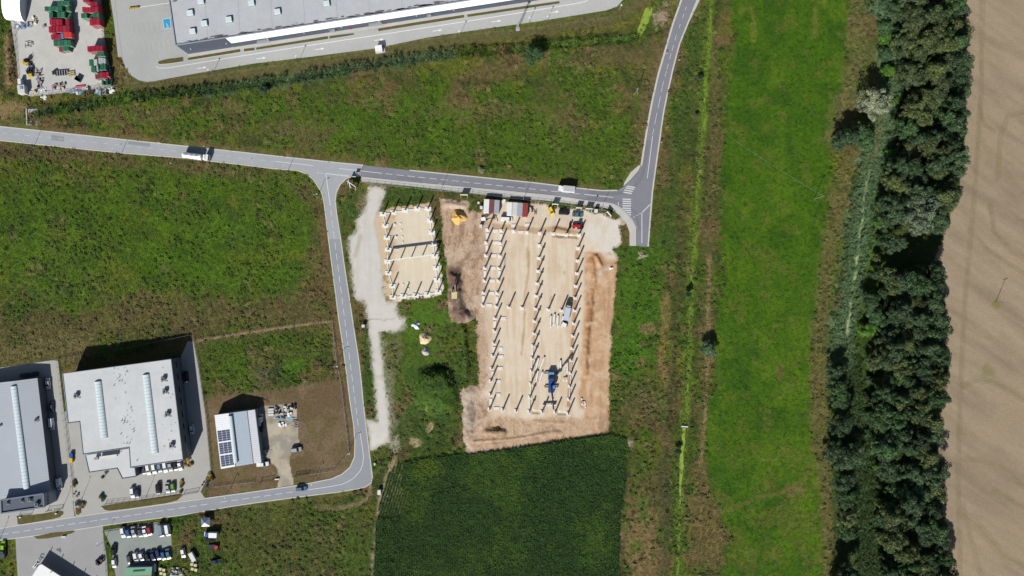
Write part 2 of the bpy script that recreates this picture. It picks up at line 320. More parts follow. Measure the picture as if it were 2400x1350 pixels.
C[:] = pc(*OLIVE, VK)
mix(sstep(.42, .62, nL * .5 + nM * .5), GREEN, VK); mix(sstep(.52, .66, fbm(GX, GY, 60, 61, 4)) * .8, BROWN, VK)
mix(sstep(.6, .72, nS * .6 + nM * .4) * .5, STRAW, VK); mix(sstep(.56, .7, fbm(GX, GY, 24, 71, 3)) * .55, DARKG, VK)
# west meadow
blob(340, 560, 400, 145, GREEN, VK, .05, st=.85, r=.7); blob(170, 460, 230, 80, GREEN, VK, 0, st=.8); blob(600, 600, 150, 110, (70, 98, 30), VK, 0, st=.8)
blob(120, 620, 130, 90, (74, 100, 30), VK, 0, st=.7); blob(560, 450, 180, 50, (74, 94, 30), VK, .1, st=.75); blob(400, 610, 120, 50, LUSHC, VK, 0, st=.5)
mix(sstep(.56, .68, fbm(GX, GY, 50, 171, 4)) * .55, (98, 106, 34), VK)
line([(-100, 350), (200, 368), (480, 392), (640, 405), (715, 440), (745, 520), (765, 700)], 18, (98, 84, 58), VK, .62, 1.4); line([(-100, 790), (160, 770), (420, 735), (620, 740), (770, 730)], 38, (100, 88, 58), VK, .62, 2.4)
blob(90, 820, 160, 30, (112, 104, 66), VK, -.1, st=.6); blob(740, 650, 26, 90, BROWN, VK, 0, st=.6)
for sd, cc_, lo in ((201, (82, 110, 26), .53), (205, (56, 80, 28), .55), (209, (74, 102, 22), .50)):
    mix(sstep(lo, lo + .13, fbm(GX, GY, 34, sd, 4)) * sstep(1.2, .8, np.hypot((GX - 360) / 420, (GY - 560) / 160) + (nL - .5)) * .6, cc_, VK)
# plot between the meadow and the small hall
blob(620, 850, 150, 70, GREEN, VK, -.15, st=.5); blob(620, 880, 46, 30, (100, 88, 74), VK, 0, st=.8); blob(645, 880, 18, 30, DARKG, VK, 0, st=.8); blob(560, 880, 60, 35, (76, 104, 30), VK, st=.6); blob(690, 865, 26, 22, (78, 112, 32), VK, st=.8)
line([(462, 798), (560, 782), (700, 762), (780, 752)], 3.6, (144, 120, 96), 1.15, .95, .3, r=.1); line([(784, 752), (792, 810), (800, 885), (815, 980)], 6.5, (128, 100, 78), 1.1, .8, .4, r=.25); line([(778, 760), (788, 885)], 2, (150, 130, 104), 1.1, .6, .3)
# north meadow
for b in ((820, 262, 90, 26), (960, 245, 90, 24), (1010, 330, 130, 40), (1260, 370, 130, 45), (1390, 215, 60, 60), (730, 250, 50, 30), (1180, 215, 60, 24), (470, 290, 60, 18), (590, 250, 50, 24), (1430, 330, 60, 60), (330, 280, 50, 16), (880, 300, 200, 50), (1240, 300, 160, 70), (1120, 350, 200, 50)):
    blob(*b, GREEN, VK, 0, st=.75, r=.7)
for b in ((1130, 260, 130, 26), (700, 320, 80, 34), (300, 270, 120, 24), (1330, 280, 60, 24), (540, 255, 60, 18), (1420, 130, 80, 22), (880, 240, 50, 12), (1520, 190, 24, 100), (1350, 150, 90, 14)):
    blob(*b, (108, 94, 64), VK, 0, st=.5)
mix(pdist([(690, 300), (800, 330), (980, 360), (1200, 400)], GX, GY, 60) < 0, BROWN)
line([(60, 236), (280, 226), (420, 200), (640, 170), (900, 128), (1180, 94), (1440, 66), (1500, 40)], 8, (108, 104, 44), VK, .6, .8)
line([(330, 205), (560, 178), (800, 143), (1000, 118), (1200, 96)], 6, (112, 108, 40), VK, .5, 1.2)
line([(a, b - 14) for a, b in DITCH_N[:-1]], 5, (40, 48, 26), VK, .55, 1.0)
line(DITCH_N[3:8], 13, (78, 106, 76), VK, .75, 1.0); line(DITCH_N[:4], 9, (58, 88, 46), VK, .8, .7); line(DITCH_N[8:], 8, (84, 112, 44), VK, .8, .8)
line([(a, b + 4) for a, b in DITCH_N], 2.0, (34, 50, 30), VK, .7, .6)  # shadow line beside the ditch, painted into the ground colour
line([(300, 205), (470, 187), (740, 152), (1000, 104), (1250, 74), (1430, 46), (1500, 0)], 15, (88, 84, 54), VK, .9, .5, r=.2); line([(300, 196), (470, 180), (700, 146), (1000, 92), (1250, 66), (1420, 42)], 2, (112, 108, 78), VK, .5, .4, r=.2)
blob(1550, 40, 18, 26, (178, 160, 138), 1, .3, st=.8); blob(1562, 12, 10, 10, (170, 156, 134), 1, st=.7)
blob(25, 262, 40, 30, (146, 124, 92), 1.1, st=.8, r=.4); blob(22, 130, 12, 60, (150, 122, 96), 1.1, st=.75)
mix((sstep(.52, .66, fbm(GX, GY, 30, 213, 4)) * .5) * (GY > 200) * (GY < 440) * (GX < 1500), (78, 106, 26), VK)
# verges of the roads
for pts in (MAIN_N[1:9], MAIN_N[9:14]): line([(a, b - 9) for a, b in pts], 5, (100, 88, 56), VK, .7, .6, r=.3)
line([(a - 9, b) for a, b in RIGHT_W[:7]], 6, (110, 94, 70), VK, .6, .8); line([(a + 8, b) for a, b in RIGHT_E[1:9]], 5, (104, 92, 64), VK, .6, .8)
line([(a - 11, b) for a, b in LOOP_N[-15:-10]], 6, (104, 84, 58), VK, .8, .5, r=.3); line([(a + 7, b) for a, b in JUNC_E[3:14]], 4, (88, 84, 46), VK, .7, .6)
line([(a + 4, b + 9) for a, b in LOOP_S[:5]], 4, (104, 92, 64), VK, .6, .6, r=.3)
# north-west of the building site and the plot south of the small foundation
blob(830, 490, 34, 40, (70, 92, 40), VK, st=.6); blob(850, 480, 12, 22, (134, 118, 90), VK, st=.6); blob(955, 462, 60, 14, (62, 84, 38), VK, st=.7)
blob(985, 830, 110, 130, (74, 96, 34), VK, 0, st=.92, r=.45); blob(990, 735, 70, 50, (74, 104, 30), VK, st=.95, r=.4); blob(1010, 920, 70, 60, (64, 90, 36), VK, st=.8, r=.6)
blob(1000, 1010, 90, 50, (66, 88, 38), VK, st=.8); line([(898, 800), (912, 880), (918, 960), (922, 1000)], 7, (150, 144, 120), 1.1, .6, 1.4); blob(925, 830, 20, 60, (112, 108, 76), VK, st=.6)
blob(1008, 1000, 9, 16, (188, 168, 130), 1.1, st=.8); blob(975, 1037, 14, 9, (190, 172, 134), 1.1, st=.75); blob(925, 1040, 9, 18, (196, 186, 164), 1.05, st=.7); blob(940, 765, 12, 12, (186, 184, 172), 1, st=.7)
blob(1085, 830, 22, 60, (58, 84, 36), VK, st=.6); blob(865, 860, 14, 120, (60, 88, 34), VK, st=.7)
line([(927, 1072), (915, 1095), (904, 1130), (893, 1165), (884, 1220), (876, 1290), (873, 1380)], 4.6, (166, 150, 124), 1.0, .85, .5, r=.15)
line([(745, 1188), (800, 1192), (845, 1180), (864, 1160), (868, 1143)], 6, (150, 130, 98), 1.1, .7, .5, r=.3)
blob(690, 1270, 200, 90, (82, 88, 42), VK, st=.6); blob(820, 1300, 60, 60, (70, 96, 34), VK, st=.6); blob(560, 1260, 60, 60, (80, 86, 40), VK, st=.6)
# strip between the site and the lush meadow
blob(1500, 700, 70, 110, (70, 104, 26), VK, 0, st=.85, r=.6); blob(1480, 840, 50, 80, (70, 106, 26), VK, 0, st=.85, r=.6); blob(1520, 590, 60, 40, (64, 96, 30), VK, st=.7)
line([(1560, 690), (1560, 760), (1550, 830), (1560, 900)], 9, (124, 108, 66), VK, .8, 1.2); blob(1520, 770, 22, 14, (124, 108, 74), VK, st=.8); blob(1500, 850, 14, 14, (112, 100, 60), VK, st=.8)
line([(1632, 60), (1618, 160), (1598, 260), (1582, 360), (1572, 470), (1565, 560)], 17, (66, 88, 36), VK, .7, 1.6); line([(1595, 480), (1590, 680), (1578, 850), (1570, 1000)], 9, (74, 74, 44), VK, .6, 1.2); blob(1510, 930, 70, 50, (88, 90, 52), VK, st=.6)
line([(1672, 80), (1678, 260), (1668, 420), (1662, 560), (1660, 760), (1650, 980), (1645, 1150)], 12, (102, 94, 60), VK, .55, 1.5); line([(1662, 600), (1660, 720), (1655, 960), (1640, 1100)], 4, (140, 120, 84), VK, .7, .8)
blob(1500, 1270, 46, 110, (122, 104, 70), VK, 0, st=.85, r=.6); blob(1520, 1140, 50, 40, (96, 90, 54), VK, st=.7); blob(1508, 1200, 14, 34, (74, 104, 34), VK, st=.7); blob(1490, 1283, 14, 16, (80, 104, 34), VK, st=.7); blob(1500, 1090, 26, 30, (74, 92, 36), VK, st=.6)
blob(1655, 1220, 50, 110, (112, 98, 62), VK, 0, st=.75); blob(1560, 1190, 14, 130, (80, 78, 54), VK, st=.6); blob(1472, 1040, 14, 14, (170, 150, 132), 1.05, st=.8, r=.2); line([(1462, 1130), (1452, 1280), (1448, 1350)], 3, (150, 138, 116), 1, .7, .8)
m = soft(LUSH, 5, 1.4); mix(m, (64, 95, 19), VK); ROUGH[:] = ROUGH * (1 - m) + .45 * m
mix(m * sstep(.5, .64, fbm(GX, GY, 70, 81, 4)) * .8, (52, 84, 20), VK); mix(m * sstep(.52, .66, fbm(GX, GY, 90, 91, 4)) * .6, (82, 110, 24), VK); mix(m * sstep(.58, .7, nS) * .25, (50, 80, 20), VK)
mix(m * sstep(1000, 1150, GY) * sstep(.48, .62, nM) * .5, (92, 96, 40), VK); mix(m * sstep(.6, .68, fbm(GX, GY, 30, 95, 4)) * .4, (96, 100, 44), VK)
line([(1690, 1200), (1720, 1190), (1790, 1165), (1870, 1140), (1905, 1090)], 5, (110, 104, 56), VK, .5, 2.0); line([(1765, 1060), (1790, 1080), (1830, 1075), (1838, 1040)], 2.4, (112, 106, 60), VK, .4, 1.8); blob(1860, 1150, 22, 16, (110, 98, 60), VK, st=.6); blob(1830, 865, 8, 22, (100, 92, 50), VK, st=.7); blob(1910, 60, 8, 40, (110, 108, 56), VK, st=.5); blob(1765, 60, 8, 40, (110, 116, 50), VK, st=.5)
line([(2015, -60), (2015, 60), (2012, 150), (1985, 240), (1958, 320)], 24, (104, 102, 62), VK, .65, 1.6); line([(1985, 400), (1968, 480), (1950, 560), (1938, 640), (1928, 720), (1916, 800), (1914, 900), (1925, 1040), (1940, 1140), (1950, 1260), (1950, 1380)], 20, (106, 100, 60), VK, .75, 1.4)
line(REED_LINE, 33, (92, 116, 80), 1.65, .95, .8, r=1.0); line([(a + 44, b) for a, b in REED_LINE[5:]], 18, (78, 102, 36), VK, .9, .9)
line([(2036, 400), (2026, 460), (2014, 560), (2004, 640), (1994, 720), (1984, 790)], 2.8, (164, 168, 128), 1.2, .8, .6, r=.1); line([(2060, 270), (2056, 330), (2040, 380)], 5, (134, 126, 92), VK, .7, .8)
line(DITCH_E[:11], 9, (94, 116, 43), VK, .85, 1.5, r=1.0); line(DITCH_E[10:], 11, (86, 108, 41), VK, .85, 1.5, r=1.0); line(DITCH_E, 3.4, (116, 140, 56), VK, .65, 1.9)
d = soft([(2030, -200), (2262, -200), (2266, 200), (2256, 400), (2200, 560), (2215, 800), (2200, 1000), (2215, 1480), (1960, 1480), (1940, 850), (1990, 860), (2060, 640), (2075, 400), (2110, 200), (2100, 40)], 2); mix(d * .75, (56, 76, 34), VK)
m = soft(LAWN_C, 2, .4); mix(m, (106, 90, 68), 1.1); mix(m * sstep(.45, .65, nM), (118, 102, 80), 1.1); mix(m * sstep(.55, .7, fbm(GX, GY, 30, 97, 3)) * .5, (96, 90, 56), 1.1); ROUGH[:] = ROUGH * (1 - m) + .12 * m
m = soft([(142, 845), (150, 880), (190, 860), (440, 800), (455, 783), (455, 800), (430, 830), (400, 835), (160, 872)], 1, .3); mix(m, (100, 86, 50), 1.15); ROUGH[:] = ROUGH * (1 - m) + .2 * m
for p in ([(482, 940), (476, 932), (455, 800), (462, 800), (490, 1000), (505, 1120), (494, 1106)],): m = soft(p, 1, .2); mix(m, (104, 98, 66), 1.1); ROUGH[:] = ROUGH * (1 - m) + .2 * m
for p in BED: m = soft(p, 1, .2); mix(m, (104, 92, 84), 1.0); ROUGH[:] = ROUGH * (1 - m)
# bare field
f_in = inside(FIELD, QX, QY)
rot = lambda a: (GX * math.cos(a) + GY * math.sin(a), GY * math.cos(a) - GX * math.sin(a))
u, v = rot(.62)
fs = fbm(u / 9, v, 26, 101, 4); fl = fbm(GX, GY, 160, 111, 4)
fcol = np.array(pc(160, 144, 122))[None, None] * (0.62 + .48 * fs + .24 * fbm(u / 5, v, 9, 181, 3))[..., None]
fcol = fcol * (1 - (sstep(.5, .68, fl) * .5)[..., None]) + np.array(pc(168, 150, 124)) * (sstep(.5, .68, fl) * .5)[..., None]
C[f_in] = fcol[f_in]
for pts, w, st in (([(2302, -50), (2300, 200), (2292, 340), (2280, 500), (2262, 700), (2252, 900), (2245, 1100), (2250, 1350)], 3, .5), ([(2296, 250), (2305, 290), (2330, 308)], 2.5, .5), ([(2338, 420), (2344, 320), (2362, 272), (2420, 258)], 3, .5), ([(2272, 540), (2320, 590), (2400, 640)], 2.5, .5), ([(2320, 480), (2330, 540), (2370, 590), (2420, 610)], 3, .45),
                  ([(2255, 905), (2290, 890), (2330, 895), (2400, 935)], 4, .5), ([(2258, 1075), (2310, 1080), (2350, 1100), (2400, 1140)], 3, .45), ([(2250, 1200), (2290, 1230), (2350, 1300), (2420, 1340)], 5, .5), ([(2255, 1180), (2275, 1260), (2300, 1350)], 3, .4), ([(2330, 1150), (2400, 1190)], 4, .45), ([(2300, 330), (2420, 480)], 4, .25), ([(2280, 80), (2420, 140)], 5, .25)):
    d = pdist(pts, GX, GY, 30); mix(f_in * sstep(w * 1.7, w * .2, d + (nS - .5) * 5) * np.minimum(1, st * 1.0 * (.5 + nM)), (128, 122, 82))
    mix(f_in * sstep(2.2, .6, np.abs(d - w * 1.7)) * st * .6, (124, 106, 94))
mix(f_in * sstep(16, 4, np.hypot(GX - 2336, GY - 712) + (nS - .5) * 14) * .7, (126, 124, 60)); mix(f_in * sstep(20, 4, np.hypot(GX - 2312, GY - 870) / 1.2 + (nS - .5) * 22) * .5, (122, 122, 70))
# building site
s_in = inside(SAND, QX, QY); p_in = inside(PAD_SITE, GX + 5 * w1, GY + 5 * w2); t_in = inside(TRACK, GX + 6 * w1, GY + 6 * w2)
SM = s_in | p_in | t_in
def smix(m, c, k=1.0, wh=None): mix(np.where(SM if wh is None else wh, m, 0), c, k)
tracks = fbm(GX * 1.0, GY / 10, 7, 121, 3); tracks2 = fbm(GX / 7, GY, 8, 131, 3)
cur = fbm(GX + 30 * (nL - .5) * 4, GY / 3 + 60 * (nM - .5), 8, 141, 3)
smix(s_in * 1.0, (226, 211, 190)); smix(s_in * sstep(.4, .65, tracks) * .5, (206, 182, 152)); smix(s_in * sstep(.5, .7, nM) * .4, (228, 214, 196))
west = sstep(1160, 1120, GX + (nM - .5) * 40) * (GY > 470); smix(s_in * west * .9, (194, 164, 138)); smix(s_in * west * sstep(.5, .62, cur) * .65, (148, 116, 94)); smix(s_in * west * sstep(.55, .7, nM) * .5, (214, 190, 166))
east = sstep(1362, 1380, GX + (nM - .5) * 16) * (GY > 590); smix(s_in * east * .9, (208, 170, 134)); smix(s_in * east * sstep(.48, .64, tracks) * .65, (182, 144, 110)); smix(s_in * east * sstep(.5, .6, cur) * .35, (166, 130, 98))
south = sstep(968, 990, GY + (nM - .5) * 16); smix(s_in * south * .85, (206, 174, 144)); smix(s_in * south * sstep(.52, .64, cur) * .55, (160, 130, 106))
def site(pts, w, c, st=.8, rag=.8): smix(sstep(1.5, .5, pdist(pts, GX, GY, w * 3 + 12) / w + ((nM - .5) + (nS - .5)) * rag) * st * s_in, c)
site([(1388, 600), (1392, 660), (1380, 740), (1372, 820), (1368, 900), (1366, 950)], 8, (186, 138, 94), .75, 1.6); site([(1388, 690), (1380, 760), (1376, 860)], 4, (140, 104, 76), .6, 2.0)
site([(1353, 590), (1347, 720), (1338, 850), (1332, 950)], 4, (170, 128, 90), .8, .8); site([(1263, 610), (1256, 720), (1250, 810)], 3, (176, 138, 104), .7, .9)
site([(1160, 530), (1210, 534), (1260, 541), (1300, 536), (1360, 546)], 6, (178, 140, 106), .7, 1.0); site([(1300, 535), (1335, 545)], 4, (130, 98, 70), .6, .8)
site([(1240, 590), (1238, 640), (1230, 690), (1228, 780), (1222, 830)], 3, (190, 160, 122), .7, 1.4); site([(1065, 640), (1068, 690), (1075, 735), (1095, 745)], 17, (112, 92, 82), .92, .9); site([(1052, 660), (1058, 700)], 9, (122, 100, 86), .8, .8)
site([(1050, 480), (1070, 485), (1090, 478)], 12, (208, 186, 164), .8, .9); site([(1390, 520), (1420, 545), (1430, 570), (1440, 545), (1405, 510)], 32, (224, 218, 208), .95, .7); site([(1250, 490), (1330, 505), (1400, 515)], 10, (216, 204, 186), .7, .7)
site([(1100, 930), (1098, 985)], 17, (196, 180, 164), .85, .7); site([(1100, 955), (1105, 975)], 7, (150, 134, 124), .7, 1.0); site([(1093, 1000), (1096, 1040)], 8, (186, 166, 150), .7); site([(1110, 985), (1114, 960)], 2, (130, 112, 98), .6)
site([(1140, 1010), (1165, 1008), (1180, 1015)], 7, (126, 106, 84), .75, 1.2); site([(1140, 1040), (1230, 1030), (1320, 1013)], 2.5, (150, 120, 98), .6, .8); site([(1250, 985), (1330, 990)], 3, (156, 126, 100), .5, 1.2)
site([(1385, 610), (1405, 600), (1412, 625)], 9, (178, 132, 92), .7, 1.6); site([(1405, 640), (1425, 625)], 8, (220, 208, 192), .6, 1.4)
smix(p_in * 1.0, (228, 216, 195)); smix(p_in * sstep(.45, .65, tracks) * .3, (214, 198, 168)); edge_l = sstep(940, 915, GX + (nM - .5) * 30); smix(p_in * edge_l * .7, (204, 178, 142)); smix(p_in * edge_l * sstep(.55, .66, nS * .5 + nM * .5) * .8, (128, 116, 74)); smix(p_in * sstep(496, 488, GY + (nS - .5) * 10) * .7, (200, 170, 138))
smix(t_in * 1.0, (214, 211, 205)); smix(t_in * sstep(.45, .68, tracks) * .35, (198, 195, 188)); smix(t_in * sstep(1010, 1030, GY + (nM - .5) * 16) * .5, (224, 220, 212)); smix(t_in * sstep(8, 2, pdist([(845, 553), (838, 580), (832, 600)], GX, GY, 30)) * .5, (176, 162, 146)); smix(t_in * sstep(2.2, .6, pdist([(862, 750), (880, 747), (900, 750), (925, 746)], GX, GY, 20) + (nS - .5) * 3) * .6, (150, 144, 134)); smix(t_in * sstep(700, 720, GY) * sstep(.5, .62, tracks) * .25, (232, 228, 220))
line([(985, 866), (1040, 859), (1056, 872), (1069, 905), (1073, 938)], 7, (46, 64, 34), VK, .85, .7, r=1.1); line([(992, 904), (1034, 902)], 6, (50, 70, 34), VK, .7, .8, r=1.0)  # shade on the mound's edges and hollow, painted as dark plant colour
blo = fbm(GX, GY, 20, 191, 4); smix(east * s_in * sstep(.52, .66, blo) * .45, (226, 202, 172)); smix(east * s_in * sstep(.55, .68, fbm(GX, GY, 11, 195, 3)) * .4, (176, 138, 104)); smix(s_in * (1 - west) * (1 - east) * sstep(.54, .68, fbm(GX, GY / 2.5, 14, 197, 4)) * .3, (206, 180, 148)); smix(s_in * west * sstep(.5, .66, blo) * .45, (220, 200, 180))
for x_, y_, rx_, ry_ in ((1237, 593, 5, 16), (1238, 622, 3.5, 8), (1323, 640, 3, 5), (1225, 800, 3, 22), (1230, 735, 4, 8), (1285, 628, 2, 3), (1292, 700, 2, 9)): smix(s_in * sstep(1.1, .7, np.hypot((GX - x_) / rx_, (GY - y_) / ry_) + (nS - .5) * .8) * .6, (186, 158, 118))
# corn soil
c_in = inside(CORN, GX + 4 * w1, GY + 4 * w2)
y_in = inside(YARD_C, GX + 8 * w1, GY + 8 * w2) & (GX > 604); C[y_in] = np.array(pc(186, 176, 158)); mix(y_in * sstep(.46, .66, nM), (160, 154, 142)); mix(y_in * sstep(.5, .66, nS) * .5, (200, 190, 170)); mix(y_in * sstep(.55, .68, fbm(GX, GY, 22, 221, 3)) * .6, (150, 132, 104))
C[c_in] = np.array(pc(96, 88, 62)); mix(c_in * sstep(960, 930, GX + (nM - .5) * 30) * sstep(1200, 1160, GY), (150, 140, 104))
def blur(m, n):
    m = m.astype(float)
    for _ in range(n): m = (m + np.roll(m, 1, 0) + np.roll(m, -1, 0) + np.roll(m, 1, 1) + np.roll(m, -1, 1)) / 5
    return m
bl = blur(t_in, 14); mix((~SM) * sstep(.12, .5, bl + (nS - .5) * .5) * .75, (176, 172, 156)); ROUGH[:] = np.where((~SM) & (bl > .25), .3, ROUGH); mix(t_in * sstep(.9, .6, bl + (nS - .5) * .5) * .55, (176, 168, 150)); bl = blur(s_in, 10); mix(s_in * sstep(.8, .55, bl + (nS - .5) * .6) * .5, (150, 128, 104))
for p in HARD: HARDM |= inside(p, GX, GY)
# ------------------------------------------------------------------ relief
Z = .16 * (nS - .4) * ROUGH + .25 * (nM - .5) * ROUGH
Z -= .7 * sstep(8, 1, pdist(DITCH_E, GX, GY, 20)) + .5 * sstep(8, 1, pdist([(a, b + 4) for a, b in DITCH_N], GX, GY, 20)) + .4 * sstep(14, 3, pdist(REED_LINE, GX, GY, 30))
fi = f_in | c_in | y_in; Z = np.where(fi, .05 * (nS - .5) + .08 * (fs - .5), Z)
Z = np.where(SM, .03 * (nT - .5) + .02 * (tracks - .5), Z)
Z = np.where(s_in & (GX < 1150), Z + west * .34 * (cur - .5) + .08 * west, Z); Z = np.where(s_in, Z + south * .3 * (cur - .5) + east * .12 * (nT - .5), Z)
def heap(pts, w, h, rag=.5):
    global Z
    d = pdist(pts, GX, GY, w * 2 + 4) / w; Z = Z + h * sstep(1.15, .1, d + (nS - .5) * rag) * (.75 + .5 * nT)
heap([(1065, 650), (1070, 690), (1078, 735), (1092, 745)], 15, 1.6, .9); heap([(1388, 610), (1392, 660), (1381, 740), (1374, 820), (1371, 880)], 7, .7, 1.6); heap([(1100, 922), (1096, 975), (1092, 1030)], 16, .9, 1.0); heap([(1398, 602), (1408, 622)], 6, .8, 1.6); heap([(1140, 1012), (1180, 1012)], 7, .9, 1.0)
heap([(1110, 1035), (1200, 1030), (1310, 1012)], 5, .5, 1.2); heap([(1047, 478), (1085, 484)], 8, .6, 1.2); heap([(1305, 536), (1330, 543)], 4, .5, 1.2); heap([(22, 80), (24, 190)], 8, 1.2, .8); heap([(1150, 1200), (1150, 1200)], 1, 0)
for p, q in (((1296, 552), (1326, 554)), ((1331, 553), (1354, 556)), ((1246, 965), (1265, 967)), ((1306, 968), (1328, 970))): Z -= .8 * sstep(2.6, 1.0, pdist([p, q], GX, GY, 8))
MOUND = [(960, 880), (985, 866), (1040, 858), (1055, 872), (1070, 905), (1074, 935), (1068, 960), (1010, 975), (965, 950)]
dn = pdist([(955, 888), (985, 866), (1040, 858), (1056, 872), (1071, 905), (1075, 940)], GX, GY, 120); dsw = pdist([(955, 888), (958, 950), (1010, 985), (1072, 970), (1075, 940)], GX, GY, 120)
mm = inside(MOUND, GX + 4 * w1, GY + 4 * w2); Z += mm * 3.9 * sstep(0, 22, dn) * sstep(0, 55, dsw) * (.85 + .3 * nM); Z += .9 * sstep(26, 4, np.hypot((GX - 1015) / 1.5, GY - 905)) * mm * nM
heap([(1085, 770), (1092, 840), (1095, 880)], 8, 1.3, 1.0)
hd = HARDM.copy()
for _ in range(2): hd |= np.roll(hd, 1, 0) | np.roll(hd, -1, 0) | np.roll(hd, 1, 1) | np.roll(hd, -1, 1)
Z = np.where(hd, -.04, Z)
Z = np.where(inside(POND, GX, GY) | inside(DUCKWEED, GX, GY), -.5, Z)
outer = (GX < ix[0]) | (GX > ix[-1]) | (GY < iy[0]) | (GY > iy[-1]); Z = np.where(outer, np.clip(Z, -.1, .1), Z)

def ground_z(px, py):
    i = np.clip(np.round((np.asarray(px) - ix[0]) / STEP).astype(int), 0, len(ix) - 1) + len(ring)
    j = np.clip(np.round((np.asarray(py) - iy[0]) / STEP).astype(int), 0, len(iy) - 1) + len(ring)
    return j, i
PX, PY = ((GX - 1200) * S).astype(np.float32), ((675 - GY) * S).astype(np.float32)
nr, nc = GX.shape
vid = np.arange(nr * nc).reshape(nr, nc)
quads = np.stack([vid[1:, :-1], vid[1:, 1:], vid[:-1, 1:], vid[:-1, :-1]], -1).reshape(-1, 4)
cx_, cy_ = (GX[1:, :-1] + GX[:-1, 1:]) / 2, (GY[1:, :-1] + GY[:-1, 1:]) / 2
zone = np.zeros(GX.shape, int); zone[f_in] = 3; zone[c_in] = 4; zone[s_in] = 1; zone[p_in] = 5; zone[t_in] = 2; zone[y_in] = 7; zone[s_in & ((west > .5) | (south > .5))] = 6
zf = zone[1:, :-1].reshape(-1)
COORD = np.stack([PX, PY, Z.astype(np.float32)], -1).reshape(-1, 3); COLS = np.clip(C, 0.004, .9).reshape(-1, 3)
def sheet(name, z, m):
    q = quads[zf == z]; used, inv = np.unique(q, return_inverse=True); q = inv.reshape(-1, 4)
    me = bpy.data.meshes.new(name); me.vertices.add(len(used)); me.vertices.foreach_set("co", COORD[used].ravel())
    me.loops.add(q.size); me.loops.foreach_set("vertex_index", q.ravel().astype(np.int32))
    me.polygons.add(len(q)); me.polygons.foreach_set("loop_start", np.arange(0, q.size, 4, dtype=np.int32))
    me.polygons.foreach_set("use_smooth", np.ones(len(q), bool)); me.update(); me.validate()
    a = me.attributes.new("tint", 'FLOAT_COLOR', 'POINT'); a.data.foreach_set("color", np.concatenate([COLS[used], np.ones((len(used), 1))], 1).astype(np.float32).ravel())
    me.materials.append(m); o = bpy.data.objects.new(name, me); col.link(o); return structure(o)
TI = ("tint", 'GEOMETRY')
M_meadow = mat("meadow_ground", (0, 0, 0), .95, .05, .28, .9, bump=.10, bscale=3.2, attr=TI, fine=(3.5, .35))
M_sand = mat("sand_ground", (0, 0, 0), .95, .05, .05, .3, bump=.03, bscale=2.0, attr=TI, fine=(2.4, .07))
M_soil = mat("field_soil", (0, 0, 0), .95, .05, .06, .5, bump=.09, bscale=2.2, attr=TI, fine=(1.9, .17))
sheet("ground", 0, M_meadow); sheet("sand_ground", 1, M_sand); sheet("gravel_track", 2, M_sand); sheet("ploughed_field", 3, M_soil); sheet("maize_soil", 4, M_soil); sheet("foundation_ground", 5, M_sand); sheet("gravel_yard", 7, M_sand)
M_earth = mat("rutted_earth", (0, 0, 0), .95, .05, .10, .5, bump=.34, bscale=.75, attr=TI, fine=(2.0, .16), streak=(1.3, .5, 1.0, .2), dist=3.2); sheet("rutted_earth", 6, M_earth)

# ------------------------------------------------------------------ water
def flat(name, poly, z0, z1, m, h=0, kind=True):
    o = MB().prism([W(*p) for p in poly], z0, z1).build(name, m); return structure(o) if kind else o
M_duck = mat("duckweed", pc(142, 164, 64), .6, .3, .1, .8, fine=(3, .12))
flat("pond_water", POND, -.45, -.02, M_duck); flat("ditch_water", DUCKWEED, -.45, -.06, M_duck)

# ------------------------------------------------------------------ plants that nobody could count
def scatter(name, px, py, proto, scl, tint=None, z=None, rotz=None, tilt=.12, zs=None):
    n = len(px); j, i = ground_z(px, py)
    co = np.stack([(px - 1200) * S, (675 - py) * S, Z[j, i] - .02 if z is None else z], 1).astype(np.float32)
    me = bpy.data.meshes.new(name); me.vertices.add(n); me.vertices.foreach_set("co", co.ravel())
    r = np.stack([rng.normal(0, tilt, n), rng.normal(0, tilt, n), rng.uniform(0, 6.28, n) if rotz is None else rotz], 1).astype(np.float32)
    a = me.attributes.new("rot", 'FLOAT_VECTOR', 'POINT'); a.data.foreach_set("vector", r.ravel())
    s3 = np.stack([scl, scl, scl if zs is None else zs], 1).astype(np.float32)
    a = me.attributes.new("scl", 'FLOAT_VECTOR', 'POINT'); a.data.foreach_set("vector", s3.ravel())
    t = C[j, i] if tint is None else tint
    a = me.attributes.new("tint", 'FLOAT_COLOR', 'POINT'); a.data.foreach_set("color", np.concatenate([np.clip(t, .003, .9), np.ones((n, 1))], 1).astype(np.float32).ravel())
    o = bpy.data.objects.new(name, me); col.link(o); stuff(o)
    ng = bpy.data.node_groups.new(name + "_spread", 'GeometryNodeTree')
    ng.interface.new_socket("Geometry", in_out='INPUT', socket_type='NodeSocketGeometry'); ng.interface.new_socket("Geometry", in_out='OUTPUT', socket_type='NodeSocketGeometry')
    N, L = ng.nodes, ng.links; gi, go = N.new("NodeGroupInput"), N.new("NodeGroupOutput")
    ip = N.new("GeometryNodeInstanceOnPoints"); ob = N.new("GeometryNodeObjectInfo"); ob.inputs["Object"].default_value = proto; ob.inputs["As Instance"].default_value = True
    L.new(gi.outputs[0], ip.inputs["Points"]); L.new(ob.outputs["Geometry"], ip.inputs["Instance"])
    for nm, sock in (("rot", "Rotation"), ("scl", "Scale")):
        na = N.new("GeometryNodeInputNamedAttribute"); na.data_type = 'FLOAT_VECTOR'; na.inputs["Name"].default_value = nm; L.new(na.outputs["Attribute"], ip.inputs[sock])
    L.new(ip.outputs[0], go.inputs[0])
    md = o.modifiers.new("spread", 'NODES'); md.node_group = ng; return o
